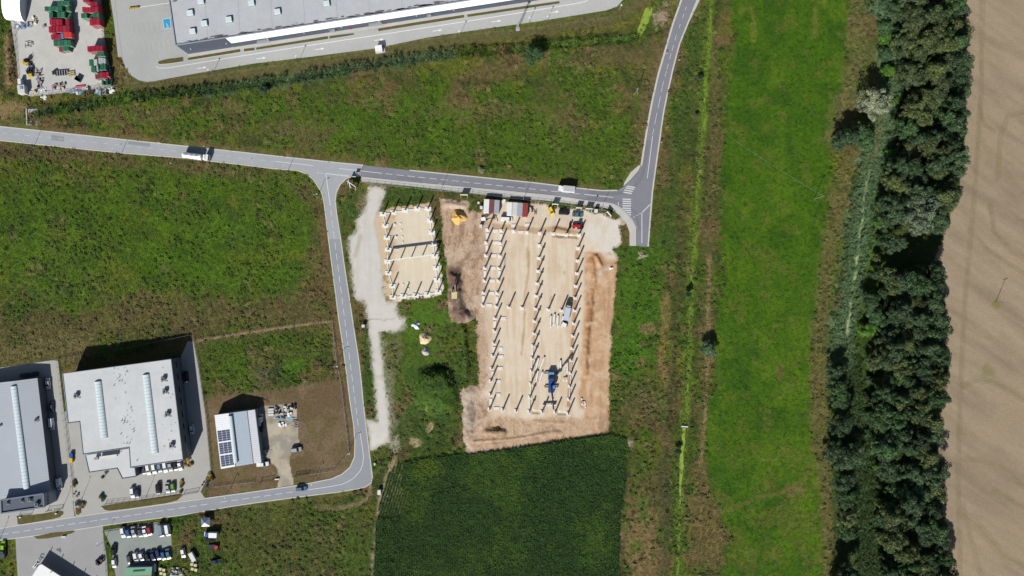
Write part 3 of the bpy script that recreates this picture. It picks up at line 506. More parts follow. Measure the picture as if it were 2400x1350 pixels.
def blades(name, m, n_tuft, spread, n_blade, h, w, lean, bend=False, seed=1):
    """a clump of separate leaves: every leaf its own strip"""
    r = np.random.default_rng(seed); vs, fs, val = [], [], []
    for _ in range(n_tuft):
        ox, oy = r.uniform(-spread, spread, 2); tv = r.uniform(.75, 1.25); th = r.uniform(.6, 1.2)
        for _ in range(n_blade):
            a = r.uniform(0, 6.283); l = h * th * r.uniform(.7, 1.1); t = r.uniform(*lean); ca, sa = math.cos(a), math.sin(a); ww = w * r.uniform(.7, 1.2) / 2; b = len(vs)
            p1 = (l * .6 * math.sin(t * .6), l * .6 * math.cos(t * .6)); p2 = (l * math.sin(t), l * (math.cos(t) if not bend else max(.1, math.cos(t * 1.3))))
            for (d, z), k in (((0, 0), .7), (p1, 1.0), (p2, .25)):
                vs += [(ox + ca * d - sa * ww * k, oy + sa * d + ca * ww * k, z), (ox + ca * d + sa * ww * k, oy + sa * d - ca * ww * k, z)]
            fs += [(b, b + 1, b + 3, b + 2), (b + 2, b + 3, b + 5, b + 4)]; val += [tv * r.uniform(.8, 1.2)] * 2
    me = bpy.data.meshes.new(name); me.from_pydata(vs, [], fs); me.update()
    at = me.attributes.new("leafvar", 'FLOAT', 'FACE'); at.data.foreach_set("value", np.array(val, np.float32)); me.materials.append(m)
    return bpy.data.objects.new(name, me)
M_blade = mat("grass_blades", (0, 0, 0), .7, .2, .1, .5, attr=("tint", 'INSTANCER', "leafvar"))
tuft = blades("grass_tuft", M_blade, 13, .85, 7, .55, .11, (.5, 1.25), seed=2)
weed = blades("weed_clump", M_blade, 5, .35, 14, .8, .22, (.4, 1.3), True, seed=3)
reed = blades("reed_clump", M_blade, 9, .8, 6, 2.0, .14, (.15, .8), True, seed=4)
corn = blades("maize_plant", M_blade, 2, .10, 9, 2.1, .16, (.35, 1.2), True, seed=5)
def points(step, x0=-130, x1=2530, y0=-110, y1=1460):
    a, b = np.meshgrid(np.arange(x0, x1, step), np.arange(y0, y1, step)); a = a.ravel() + rng.uniform(-.5, .5, a.size) * step; b = b.ravel() + rng.uniform(-.5, .5, b.size) * step; return a, b
def at(arr, px, py): j, i = ground_z(px, py); return arr[j, i]
free = (zone == 0) & ~hd
px, py = points(8.0); k = at(free, px, py) & (at(ROUGH, px, py) > .2); px, py = px[k], py[k]
rg = at(ROUGH, px, py); t = at(C, px, py) * rng.uniform(.8, 1.25, (len(px), 1)); scatter("meadow_grass", px, py, tuft, rng.uniform(.8, 1.15, len(px)), t, zs=rg * rng.uniform(.6, 1.1, len(px)))
px, py = points(9.0); k = at(free, px, py) & (at(ROUGH, px, py) > .5) & (rng.random(len(px)) < np.clip((at(nM, px, py) - .42) * 4, .05, .7)); px, py = px[k], py[k]
t = at(C, px, py) * rng.uniform(.65, 1.25, (len(px), 1)); scatter("tall_weeds", px, py, weed, rng.uniform(.6, 1.35, len(px)), t)
px, py = points(6.5); dr = pdist(REED_LINE, px, py, 90); dd = pdist(DITCH_N[2:9], px, py, 60); de = pdist(DITCH_N, px, py, 60); dp = pdist([(2036, 400), (2026, 460), (2014, 560), (2004, 640), (1994, 720), (1984, 790)], px, py, 40)
k = ((dr < 31 + rng.normal(0, 4, len(px))) & (dp > 5) | (dd < 9 + rng.normal(0, 3, len(px))) | (de < 4 + rng.normal(0, 2, len(px)))) & at(free, px, py); px, py = px[k], py[k]
t = at(C, px, py) * rng.uniform(.75, 1.25, (len(px), 1)); scatter("reeds", px, py, reed, rng.uniform(.6, 1.1, len(px)), t)
# maize: rows follow the north edge along the headland, run north-south in the rest and slant on the thin west corner
cx, cy, cr = [], [], []
def rows(angle, test, pitch=5.0):
    ca, sa = math.cos(angle), math.sin(angle)
    for vv in np.arange(-1800, 1800, pitch):
        uu = np.arange(-400, 2400, 3.4) + rng.uniform(0, 3); uu = uu + rng.uniform(-.8, .8, uu.size)
        x, y = uu * ca - vv * sa + rng.normal(0, .35, uu.size), uu * sa + vv * ca + rng.normal(0, .35, uu.size); k = test(x, y) & inside(CORN, x, y); cx.append(x[k]); cy.append(y[k])
edge = lambda x: 1086 - (x - 944) * .1435
head = lambda x, y: (y < edge(x) + 62) & (x > 944)
thin = lambda x, y: (~head(x, y)) & (x < 985 - (y - 1090) * .32) & (y < 1215)
rows(-.1425, head); rows(1.86, thin, 6.4); rows(1.60, lambda x, y: ~head(x, y) & ~thin(x, y))
cx, cy = np.concatenate(cx), np.concatenate(cy); n = len(cx)
gap = ((np.hypot((cx - 1020) / 14, (cy - 1146) / 3) < 1) | (np.hypot((cx - 1237) / 12, (cy - 1118) / 2.5) < 1)); cx, cy = cx[~gap], cy[~gap]; n = len(cx)
tl = thin(cx, cy); hl = fbm(cx, cy, 70, 151, 4)[:, None]; hs_ = fbm(cx, cy, 9, 161, 3)[:, None]; hm = np.clip(sstep(.42, .72, hl) * .55 + (hs_ - .5) * 1.2, 0, 1); base = np.array(pc(43, 68, 29, 1.6))[None] * (1 - hm) + np.array(pc(72, 98, 34, 1.6))[None] * hm
base = base + (sstep(1.2, .3, np.hypot((cx - 1005) / 45, (cy - 1096) / 26))[:, None]) * (np.array(pc(86, 106, 34, 1.5)) - base) * .7
scatter("maize_crop", cx, cy, corn, np.where(tl, .70, 1.05) * rng.uniform(.85, 1.12, n), base * rng.uniform(.75, 1.25, (n, 1)), z=np.zeros(n))
# ------------------------------------------------------------------ roads, kerbs, pavements, yards
def slab(name, poly, z1, m, z0=-.3):
    return structure(MB().prism([W(*p) for p in poly], z0, z1).build(name, m))
road_w = slab("road", ROAD_WEST, .012, M_asphalt_old); road_e = slab("road", ROAD_EAST, .012, M_asphalt)
road_l = structure(MB().prism([W(*p) for p in [(771.5, 561), (798, 561)] + JUNC_E[7:] + LOOP_S + LOOP_N[:LOOP_N.index((770, 560))]], -.2, .018).build("road_resurfacing", M_asphalt_mid))
slab("pavement", WALK_S, .11, M_walk); slab("pavement", WALK_NW, .10, M_walk); slab("pavement", WALK_TOP, .10, M_walk)
def kerb(pts, w=.42, z=.07, m=None): return structure(MB().ribbon([W(*p) for p in pts], w, -.1, z).build("kerb", m or M_kerb))
kerb(MAIN_N[:9]); kerb(MAIN_N[9:15], .5); kerb(RIGHT_W, .75, .03); kerb(RIGHT_E, .6, .05); kerb(JUNC_E); kerb(LOOP_S); kerb(LOOP_N); kerb(STUB_W[1:], .3, .125)
slab("yard_paving", DRIVE, .03, M_conc); slab("yard_paving", YARD_NW, .03, mat("yard_slab_pale", pc(198, 198, 194), .85, .2, .09, .15, fine=(.9, .06))); slab("yard_paving", YARD_A, .03, M_conc2); slab("yard_paving", YARD_B, .03, M_conc2)
slab("parking_ground", LOT, .02, M_lot); slab("forecourt", FORECOURT, .03, M_conc3)
for p in VERGES + [LAWN_A, LAWN_B, LAWN_D, [(177, 1190), (190, 1190), (191, 1201), (184, 1207), (178, 1205)]]: slab("verge", p, .10, M_lawn)
for p in VERGES[:3]: kerb(p + [p[0]], .16, .12)
M_line_w = mat("worn_road_paint", pc(216, 218, 221), .75, .2, .14, 2.0)
# painted markings: every dash is a piece of its road
def mark(parent, pts, w=.16, z=.024, m=None, name="lane_marking"):
    return MB().ribbon([W(*p) for p in pts], w, z - .004, z).build(name, m or M_line, parent)
def dashes(parent, a, b, pitch, ln, w=.15, m=None, z=.024):
    dx, dy = b[0] - a[0], b[1] - a[1]; L_ = math.hypot(dx, dy); me = None
    n = int(L_ // pitch) + 1
    for k in range(n):
        p = (a[0] + dx / L_ * pitch * k, a[1] + dy / L_ * pitch * k)
        if me is None: me = MB().box(0, 0, z - .004, ln * S, w, .004).mesh("lane_dash"); me.materials.append(m or M_line)
        x, y = W(p[0] + dx / L_ * ln / 2, p[1] + dy / L_ * ln / 2); inst("lane_dash", me, None, parent, (x, y, 0), math.atan2(-dy, dx))
dashes(road_w, (-20, 308.5), (640, 378), 26.4, 11, .14, M_line_w)
mark(road_w, [(648, 378.5), (734, 388)], .2); mark(road_w, [(795, 395), (895, 406)], .2, .026)
dashes(road_e, (903.5, 407), (1362, 455), 26, 16.5, .16); mark(road_e, [(1369, 455.5), (1437, 462.5)], .22)
dashes(road_l, (775, 491), (838, 985), 26, 16.5, .16, None, .03); mark(road_w, [(763.4, 406), (774, 481.5)], .24)
CURVE = [(843, 1010), (846, 1028), (848.5, 1044), (851, 1060), (852, 1072), (850, 1088), (845, 1102), (838, 1111), (827, 1122), (815.5, 1129), (800, 1135.6), (770, 1141), (723, 1148)]
mark(road_l, CURVE, .2, .03); dashes(road_l, (687, 1153), (513, 1177.5), 26, 16.5, .16, None, .03); dashes(road_l, (487, 1181.2), (-20, 1256), 26.2, 17.5, .16, None, .03)
RD = [(1617, -8), (1603, 33), (1585.6, 81.5), (1573, 125), (1562, 166), (1552.7, 202), (1545, 240), (1537, 277.6), (1532, 303)]
for i in range(len(RD) - 1): dashes(road_e, RD[i], RD[i + 1], 25, 9 if i < 2 else 14, .15)
mark(road_e, [(1529.6, 319), (1517, 418)], .22); mark(road_e, [(1504.4, 498), (1504.4, 570)], .26)
def teeth(parent, a, b, n, w):
    me = MB().box(0, 0, .020, w, w, .004).mesh("give_way_mark"); me.materials.append(M_line)
    for k in range(n):
        x, y = W(a[0] + (b[0] - a[0]) * k / (n - 1), a[1] + (b[1] - a[1]) * k / (n - 1)); inst("give_way_mark", me, None, parent, (x, y, 0), math.atan2(a[1] - b[1], b[0] - a[0]))
teeth(road_w, (767, 407), (816, 412.6), 14, .42); teeth(road_e, (1507, 496), (1523, 480), 8, .42); dashes(road_w, (744, 404.5), (758, 406), 9, 4, .2); dashes(road_e, (1484, 510), (1503, 499), 8, 5, .16)
me = MB().box(0, 0, .020, 3.6, .5, .004).mesh("crossing_stripe"); me.materials.append(M_line_w)
for y in (467, 472, 477, 482.5, 488, 493, 498, 503): inst("crossing_stripe", me, None, road_e, (*W(1469 + (y - 467) * .0, y), 0), -.03)
for x, y in ((1471, 452), (1473, 447), (1476, 442), (1479, 438)): inst("crossing_stripe", me, None, road_e, (*W(x, y), 0), -.15)
dashes(road_e, (1449, 474), (1449.5, 482), 4, 2.5, .4)
M_trk = mat('tyre_polish', pc(126, 127, 136), .8, .25, .06, .3, fine=(1.6, .06)); M_pat = mat('asphalt_patch', pc(150, 152, 157), .85, .2, .06, .3, fine=(1.8, .08)); M_oil = mat('oil_stain', pc(104, 106, 112), .7, .3, .15, 1)
for pts, w_ in (([(1380, 450), (1430, 455), (1462, 452), (1487, 438), (1504, 414), (1513, 380), (1520, 330)], 1.5), ([(1376, 464), (1430, 469), (1470, 478), (1490, 500), (1500, 540)], 1.2)): MB().ribbon([W(*p) for p in pts], w_, .014, .018).build('tyre_track', M_trk, road_e)
for a_, b_, w_ in (((300, 334), (352, 340), 1.4), ((120, 322), (150, 326), 2.2), ((930, 416), (990, 423), 1.3), ((1180, 432), (1230, 437), 1.6)): MB().ribbon([W(*a_), W(*b_)], w_, .013, .0165).build('asphalt_patch', M_pat if a_[0] < 845 else M_trk, road_w if a_[0] < 845 else road_e)
fc_ = [o for o in bpy.data.objects if o.name == 'forecourt'][0]; MB().prism([W(*p) for p in ((131, 1287), (137, 1285), (142, 1283), (144, 1291), (143, 1296), (138, 1292), (133, 1290))], .032, .036).build('oil_stain', M_oil, fc_)
# the drive in front of the warehouse
drive = [o for o in bpy.data.objects if o.name == "yard_paving"][0]
EDGE = [(364.5, 155.5), (372, 159.5), (390, 159.5), (420, 155), (560, 132), (760, 101), (920, 77), (1100, 49), (1250, 25), (1340, 10), (1370, 4), (1386, -4)]
mark(drive, EDGE, .22, .042, M_wline, "edge_line"); mark(drive, [(300, 21), (397, 7)], .22, .042, M_wline, "bay_line")
def arrow(px, py):
    a = MB(); x, y = 0, 0
    a.prism([(-2.0, -.12), (.7, -.12), (.7, .12), (-2.0, .12)], .036, .042); a.prism([(.72, -.5), (2.1, 0), (.72, .5)], .036, .042)
    o = a.build("lane_arrow", M_wline, drive); o.location = (*W(px, py), 0); o.rotation_euler = (0, 0, .15)
for p in ((473, 159), (612, 136.5), (749, 115), (888, 93.5), (1025, 71.5), (1163, 50), (1299, 28.5)): arrow(*p)
MB().prism([W(*p) for p in ((381, 45), (402, 42), (402.5, 65), (385, 68))], .034, .038).build("disabled_bay", mat("bay_blue_paint", pc(62, 164, 208), .7, .2, .05, 1), drive)
for a in ([(381, 45), (402, 42)], [(385, 68), (402.5, 65)], [(381, 45), (385, 68)], [(399, 43), (401, 66)]): mark(drive, a, .16, .044, M_wline, "bay_line")
wc = MB(); c0 = W(391, 62)
for k in range(9):
    a0, a1 = -2.6 + k * .5, -2.6 + (k + 1) * .5
    if k < 8: wc.bar((c0[0] + .48 * math.cos(a0), c0[1] + .48 * math.sin(a0), .046), (c0[0] + .48 * math.cos(a1), c0[1] + .48 * math.sin(a1), .046), .14, .008)
for p, q in (((-.1, 1.15), (0, .35)), ((0, .35), (.5, .3)), ((.5, .3), (.72, -.35)), ((-.05, .75), (.38, .72)), ((-.22, 1.3), (.05, 1.3))): wc.bar((c0[0] + p[0], c0[1] + p[1], .047), (c0[0] + q[0], c0[1] + q[1], .047), .14, .008)
wc.build("wheelchair_symbol", M_wline, drive)
hb = thing("height_barrier", "yellow and black striped barrier beam beside the white line in the car park", "barrier", (*W(315, 20), 0), .13)
MB().box(0, 0, .45, 4.2, .55, .35).build("beam", M_yellow, hb)
for k in range(6): MB().prism([(-1.9 + k * .7, -.29), (-1.65 + k * .7, -.29), (-1.4 + k * .7, .29), (-1.65 + k * .7, .29)], .5, .815).build("black_stripe", M_black, hb)
for x in (-1.8, 1.8): MB().box(x, 0, 0, .15, .15, .45).build("foot", M_black, hb)
M_joint = mat("paving_joint", pc(150, 152, 152), .9, .1, .05, 1)
for k in range(8):
    MB().ribbon([W(313 + k * 11.7, 57 - k * 1.8), W(316 + k * 11.7, 78 - k * 1.8)], .09, .032, .036).build("bay_joint", M_joint, drive); MB().ribbon([W(330 + k * 11.7, 105 - k * 1.8), W(333.5 + k * 11.7, 126 - k * 1.8)], .09, .032, .036).build("bay_joint", M_joint, drive)
kerb([(259, 0), (267, 53), (276, 133)], .12, .05, M_dark); mark(drive, [(268, -20), (275, 50), (286, 132)], .14, .04, M_joint, "bay_joint")
# ------------------------------------------------------------------ buildings (outlines given where the photo shows the roof edge, carried down to the ground)
def TW(p, h): return W(p[0], p[1], h)
def lerp(a, b, t): return tuple(a[i] + (b[i] - a[i]) * t for i in range(len(a)))
M_roofW = mat("membrane_grey", pc(192, 195, 200), .8, .2, .05, .08, fine=(.5, .05)); M_roofB = mat("membrane_pale", pc(208, 211, 214), .75, .25, .07, .09, fine=(.5, .04))
M_roofA = mat("steel_sheet_grey", pc(180, 187, 197), .5, .4, .04, .1); M_parapet = mat("parapet_metal", pc(150, 160, 172), .5, .4, .05, .5)
M_wall = mat("wall_panels_grey", pc(130, 138, 150), .6, .3, .06, .3); M_wallD = mat("wall_panels_dark", pc(104, 110, 122), .6, .3, .06, .3)
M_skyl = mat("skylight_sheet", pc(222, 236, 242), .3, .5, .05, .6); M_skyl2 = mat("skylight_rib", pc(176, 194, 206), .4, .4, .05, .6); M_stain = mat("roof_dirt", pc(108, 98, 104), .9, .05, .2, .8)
def hvac(name, label, px, py, h, sc=1.0, group=None, rot=0.12):
    t = thing(name, label, "roof unit", (*W(px, py, h), h), rot, group)
    MB().box(0, .1 * sc, .35, 1.5 * sc, 1.3 * sc, 1.0 * sc).build("housing", M_grey, t); MB().tube((0, .1 * sc, .35 + 1.0 * sc), (0, .1 * sc, .5 + 1.0 * sc), .45 * sc, 10).build("fan_ring", M_dark, t)
    f = MB()
    for x, y in ((-1, -.9), (1, -.9), (1, .9), (-1, .9)): f.box(x * sc, y * sc, 0, .3, .3, .35)
    for y in (-.9, .9): f.box(0, y * sc, .25, 2.3 * sc, .1, .1)
    f.build("support_frame", M_steel, t); return t
def barrel(parent, top, w, p, q, h, name="skylight", n=16, rise=.8):
    """vaulted rooflight between the image points p and q of its axis"""
    a, b = Vector((*W(*p, h), h)), Vector((*W(*q, h), h)); d = (b - a).normalized(); s = Vector((d.y, -d.x, 0))
    def ring(t, k=1.0, up=0.0): return [a + (b - a) * t + s * (math.cos(x) * w / 2 * k) + Vector((0, 0, rise * math.sin(x) * k + up)) for x in [math.pi * i / 8 for i in range(9)]]
    o = MB().loft([ring(0), ring(1)], closed=False).build(name, M_skyl, parent, False)
    for k in range(n + 1):
        t = k / n; e = .05 / (b - a).length; MB().loft([ring(max(0, t - e), 1.03, .02), ring(min(1, t + e), 1.03, .02)], closed=False, caps=False).build("skylight_rib", M_skyl2, o)
    return o
# --- long logistics warehouse at the north edge
HW = 10.4
wh = thing("warehouse", "long grey flat-roofed warehouse with white and dark blue south wall", "building", (*W(900, 33, HW), 0))
ox, oy = wh.location.x, wh.location.y
loc = lambda p, h: (W(p[0], p[1], h)[0] - ox, W(p[0], p[1], h)[1] - oy)
R0, R1, R2, R3 = (412.5, 106), (1560, -70.5), (1500, -420), (350, -330)
poly = [loc(p, HW) for p in (R0, R1, R2, R3)]
MB().prism(poly, 0, HW - .15).build("wall", M_ribwall, wh); MB().prism(poly, HW - .15 + .003, HW).build("roof", M_roofW, wh)
wr = [o for o in wh.children if o.name.startswith("roof")][0]
for a, b in ((R0, R1), (R3, R0)):
    MB().bar((*loc(a, HW), HW + .12), (*loc(b, HW), HW + .12), .34, .5).build("parapet", M_parapet, wh)
a, b = loc((528, 88.3), HW), loc(R1, HW); d = Vector((b[0] - a[0], b[1] - a[1], 0)).normalized(); nrm = Vector((d.y, -d.x, 0))
L_ = (Vector((*b, 0)) - Vector((*a, 0))).length; npan = 36
me = MB().box(L_ / npan / 2, 0, HW * .42, L_ / npan - .02, .12, HW * .58 - .2).mesh("white_panel"); me.materials.append(mat("white_cladding", (.86, .86, .87), .5, .4, .02, .5))
for k in range(npan):
    p = Vector((*a, 0)) + d * (L_ / npan * k) + nrm * .07; inst("white_panel", me, None, wh, p, math.atan2(d.y, d.x))
def onwall(px, z0, sx, sz, m, name, dep=.25):       # something fixed to the south wall
    t = (px - R0[0]) / (R1[0] - R0[0]); p = Vector((*loc(lerp(R0, R1, t), HW), 0)) + nrm * (dep / 2 + .02); return MB().box(0, 0, z0, sx, dep, sz).build(name, m, wh), p
def put(pair): o, p = pair; o.location = p; o.rotation_euler = (0, 0, math.atan2(d.y, d.x)); return o
for px in (432, 517, 612, 700, 790, 880, 970, 1060): put(onwall(px, 4.6 if px < 530 else 3.2, .35, .5, M_white2, "wall_lamp", .3))
for px, w in ((600, 2.2), (768, 1.2), (870, 2.4), (1000, 1.2)): put(onwall(px, 0, w, 2.4, M_black, "door", .14)); put(onwall(px, 2.7, w + 3.0 if w > 2 else w + .6, .22, M_grey, "door_canopy", 1.4))
for px in (808, 892): put(onwall(px, .3, .6, .9, M_red, "hydrant_box", .3))
put(onwall(760, .1, .18, HW - .3, M_lgrey, "downpipe", .2))
MB().ribbon([(Vector((*loc(R0, HW), 0)) + nrm * .7)[:2], (Vector((*loc(R1, HW), 0)) + nrm * .7)[:2]], 1.2, .035, .09).build("plinth_paving", M_walk, wh)
for x, y in ((472, 4), (447, 31.5), (480, 56), (537.5, 47), (452.5, 74.5), (590, 8), (651, 28.5), (766, 9), (880, -8), (700, -14)):
    o = MB().box(0, 0, 0, 2.5, 2.1, .9, taper=.96).build("rooflight", M_skyl, wh); o.location = (*loc((x, y), HW), HW); o.rotation_euler = (0, 0, .15); MB().box(0, 0, .0, 2.75, 2.35, .35).build("kerb_frame", M_grey, o)
for k in range(9):
    MB().ribbon([loc((487 + k * 76, 92 - k * 11.7), HW), loc((476 + k * 76, -60 - k * 12), HW)], .22, HW + .002, HW + .012).build("roof_seam", mat("seam_grey", pc(172, 178, 188), .8, .2, .06, .5), wr)
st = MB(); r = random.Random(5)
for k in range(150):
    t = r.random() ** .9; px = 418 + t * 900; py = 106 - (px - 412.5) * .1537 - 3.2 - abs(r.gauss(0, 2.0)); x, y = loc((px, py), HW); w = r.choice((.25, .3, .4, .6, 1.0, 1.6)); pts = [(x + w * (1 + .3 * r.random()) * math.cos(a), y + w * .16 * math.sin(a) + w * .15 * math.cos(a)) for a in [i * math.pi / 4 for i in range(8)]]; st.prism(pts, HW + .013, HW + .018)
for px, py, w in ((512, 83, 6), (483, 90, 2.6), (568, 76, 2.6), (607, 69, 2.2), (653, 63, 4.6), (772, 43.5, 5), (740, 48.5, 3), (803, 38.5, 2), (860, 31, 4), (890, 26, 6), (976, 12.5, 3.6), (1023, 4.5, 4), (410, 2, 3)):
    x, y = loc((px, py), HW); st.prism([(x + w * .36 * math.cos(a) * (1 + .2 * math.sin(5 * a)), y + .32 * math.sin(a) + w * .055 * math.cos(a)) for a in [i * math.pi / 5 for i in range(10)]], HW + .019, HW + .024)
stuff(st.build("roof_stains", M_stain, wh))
# --- big pale hall with two vaulted rooflights
HB = 8.3; HN = 4.6
hb = thing("factory_hall", "large pale flat-roofed hall with two long vaulted rooflights", "building", (*W(290, 970, HB), 0)); ox, oy = hb.location.x, hb.location.y
RB = [(147, 876), (401, 842), (429, 1078), (306, 1096), (303, 1049), (195, 1065), (187, 988.6), (160, 992)]; RN = [(200, 1067), (209, 1107.6), (275, 1098), (287, 1122), (318.6, 1117), (316, 1097), (306.5, 1097), (304, 1051)]
pb = [loc(p, HB) for p in RB]; pn = [loc(p, HN) for p in RN]
MB().prism(pb, 0, HB - .4).build("wall", M_wallD, hb); MB().prism(pb, HB - .397, HB).build("roof", M_roofB, hb); MB().prism(pn, 0, HN - .3).build("office_wall", M_wallD, hb); MB().prism(pn, HN - .297, HN).build("office_roof", M_roofB, hb)
for i in range(len(pb)): MB().bar((*pb[i], HB + .1), (*pb[(i + 1) % len(pb)], HB + .1), .22, .28).build("parapet", M_parapet, hb)
for i in range(5): MB().bar((*pn[i], HN + .1), (*pn[i + 1], HN + .1), .22, .3).build("parapet", M_parapet, hb)
for wpts, hh, zz in ((pb, HB, 3.8), (pn, HN, 1.4)):
    for i in range(len(wpts)):
        a, b = Vector((*wpts[i], 0)), Vector((*wpts[(i + 1) % len(wpts)], 0)); L_ = (b - a).length
        if L_ < 6: continue
        n = int(L_ // 5)
        for k in range(n):
            p = a.lerp(b, (k + .5) / n); o = MB().box(0, 0, zz, 2.6, .16, 1.1).build("window", M_glass, hb); o.location = p; o.rotation_euler = (0, 0, math.atan2((b - a).y, (b - a).x)); MB().box(0, 0, zz - .12, 2.8, .3, .1).build("sill", M_lgrey, o)
hb.location.z = 0
for (p, q, w) in (((230, 894), (245, 1026), 2.9), ((342.5, 878), (364, 1062), 2.9)):
    o = barrel(None, None, w, p, q, HB, "skylight", 18 if p[1] > 880 else 24); o.parent = hb; o.location = (-ox, -oy, 0)
for i, p in enumerate(((181, 928), (385, 889), (388.5, 918), (394, 971.5), (404, 1044.5))):
    hvac("roof_fan", ["dark fan unit alone on the west side of the pale hall roof", "northernmost dark fan unit along the east edge of the pale hall roof", "second dark fan unit from the north on the pale hall roof's east edge", "third dark fan unit from the north on the pale hall roof's east edge", "southernmost dark fan unit along the east edge of the pale hall roof"][i], *p, HB, 1.0, "fan units on the pale hall roof")
vt = MB()
for p in ((280, 893), (286, 893), (286, 986), (292, 986), (292, 990), (298, 990), (307, 956), (268, 903), (297, 871), (280, 884), (314, 1012), (284, 1017), (298, 1039), (304, 1039), (322, 1079), (313, 1006)):
    x, y = loc(p, HB); vt.tube((x, y, HB), (x, y, HB + .6), .13, 8)
stuff(vt.build("roof_vents", M_dark, hb)); rs_ = MB(); r = random.Random(9)
for k in range(60):
    x, y = loc((r.gauss(290, 16), r.uniform(860, 1060)) if k < 40 else (r.gauss(400, 14), r.uniform(860, 1060)), HB); w = r.uniform(.1, .5); rs_.prism([(x + w * math.cos(a) * r.uniform(.6, 1.2), y + w * math.sin(a) * r.uniform(.5, 1.8)) for a in [i * math.pi / 4 for i in range(8)]], HB + .004, HB + .009)
stuff(rs_.build("roof_stains", mat("roof_grime", pc(172, 172, 176), .9, .1, .15, .8), hb))
ac = thing("cooling_unit", "long white cooling unit on the low office roof of the pale hall", "roof unit", (*W(258, 1068, HN), HN), .14)
MB().box(0, 0, .5, 7.2, .9, .9).build("housing", M_white2, ac); MB().box(-5.2, -.2, .4, 1.6, 1.0, .8).build("end_unit", M_grey, ac)
for x in (-3, 0, 3): MB().box(x, 0, 0, .2, .9, .5).build("foot", M_steel, ac)
# --- grey hall in the south-west corner with a ridge rooflight and a dark office block
HA, HR, HO = 4.4, 5.6, 8.1
ha = thing("grey_hall", "long grey hall with ridge rooflight and dark office block at its south end", "building", (*W(20, 1020, HA), 0)); ox, oy = ha.location.x, ha.location.y
A = dict(nw=(-64, 903), nr=(30, 893.5), ne=(88, 886), se=(119, 1152), sr=(57, 1161), sw=(-40, 1174))
g = lambda k, h: (*loc(A[k], h), h)
def walls(m, pts):   # vertical wall under a list of (x, y, z) eaves points
    n = len(pts); vs = [p for p in pts] + [(p[0], p[1], 0) for p in pts]; return m.add(vs, [(i, (i + 1) % n, n + (i + 1) % n, n + i)[::-1] for i in range(n)])
ring_ = [g('nw', HA), g('sw', HA), g('sr', HR), g('se', HA), g('ne', HA), g('nr', HR)]
walls(MB(), ring_).build("wall", M_wallD, ha)
def slope(pts, m, name, parent, t=.12): b = MB(); n = len(pts); b.add([(x, y, z + t) for x, y, z in pts] + [(x, y, z + .01) for x, y, z in pts], [tuple(range(n)), tuple(range(n, 2 * n))[::-1]] + [(i, n + i, n + (i + 1) % n, (i + 1) % n) for i in range(n)]); return b.build(name, m, parent)
for nm, q in (("west", ('nw', 'sw', 'sr', 'nr')), ("east", ('nr', 'sr', 'se', 'ne'))):
    pts = [g(k, HR if k in ('nr', 'sr') else HA) for k in q]; ro = slope(pts, M_roofA, "roof", ha)
    e = 44; a0, a1, b1, b0 = [Vector(p) for p in pts]
    rb = MB()
    for k in range(1, e): rb.bar(a0.lerp(a1, k / e) + Vector((0, 0, .14)), b0.lerp(b1, k / e) + Vector((0, 0, .13)), .06, .03)
    stuff(rb.build("roof_seams", mat("steel_sheet_seam", pc(168, 177, 192), .5, .4, .04, .3), ha))
o = barrel(None, None, 2.6, (32.5, 905), (62.5, 1146), HR, "skylight", 30, .7); o.parent = ha; o.location = (-ox, -oy, 0)
for p in ((86, 985), (4.5, 996)): hvac("roof_fan", "small white fan unit near the %s of the grey hall roof" % ("east eave" if p[0] > 50 else "west side"), *p, 4.9, .55)
OF = [(2, 1172), (102, 1157), (103.5, 1188), (3, 1203)]; po = [loc(p, HO) for p in OF]
MB().prism(po, 0, HO - .5).build("office_wall", M_parapet, ha); MB().prism([lerp(p, loc((52, 1180), HO), .03) for p in po], HO - .497, HO - .25).build("office_roof", mat("dark_membrane", pc(96, 104, 118), .8, .2, .07, .4), ha)
for i in range(4): MB().bar((*po[i], HO - .15), (*po[(i + 1) % 4], HO - .15), .5, .7).build("parapet", mat("parapet_blue_grey", pc(112, 128, 148), .5, .4, .05, .5), ha)
for i, p in enumerate(((20, 1179), (53, 1174), (72, 1171), (89, 1182))): hvac("roof_fan", ["dark vent on the west end of the dark office roof", "dark vent near the middle of the dark office roof", "tangled pipes beside the vents on the dark office roof", "white twin cooling unit on the dark office roof"][i], *p, HO - .25, (.5, .5, .8, .9)[i])
a, b = Vector(g('ne', 0)), Vector(g('se', 0))
for k in range(7):
    p = a.lerp(b, (k + .5) / 7.4); dr = MB().box(0, 0, .05, 3.6, .16, 3.4).build("roller_door", M_grey, ha); dr.location = (p.x, p.y, 0); dr.rotation_euler = (0, 0, math.atan2((b - a).y, (b - a).x))
for k in range(4):
    p = Vector((*po[1], 0)).lerp(Vector((*po[2], 0)), (k + .5) / 4); w_ = MB().box(0, 0, 5, 1.0, .14, 1.3).build("window", M_glass, ha); w_.location = p; w_.rotation_euler = (0, 0, math.pi / 2)
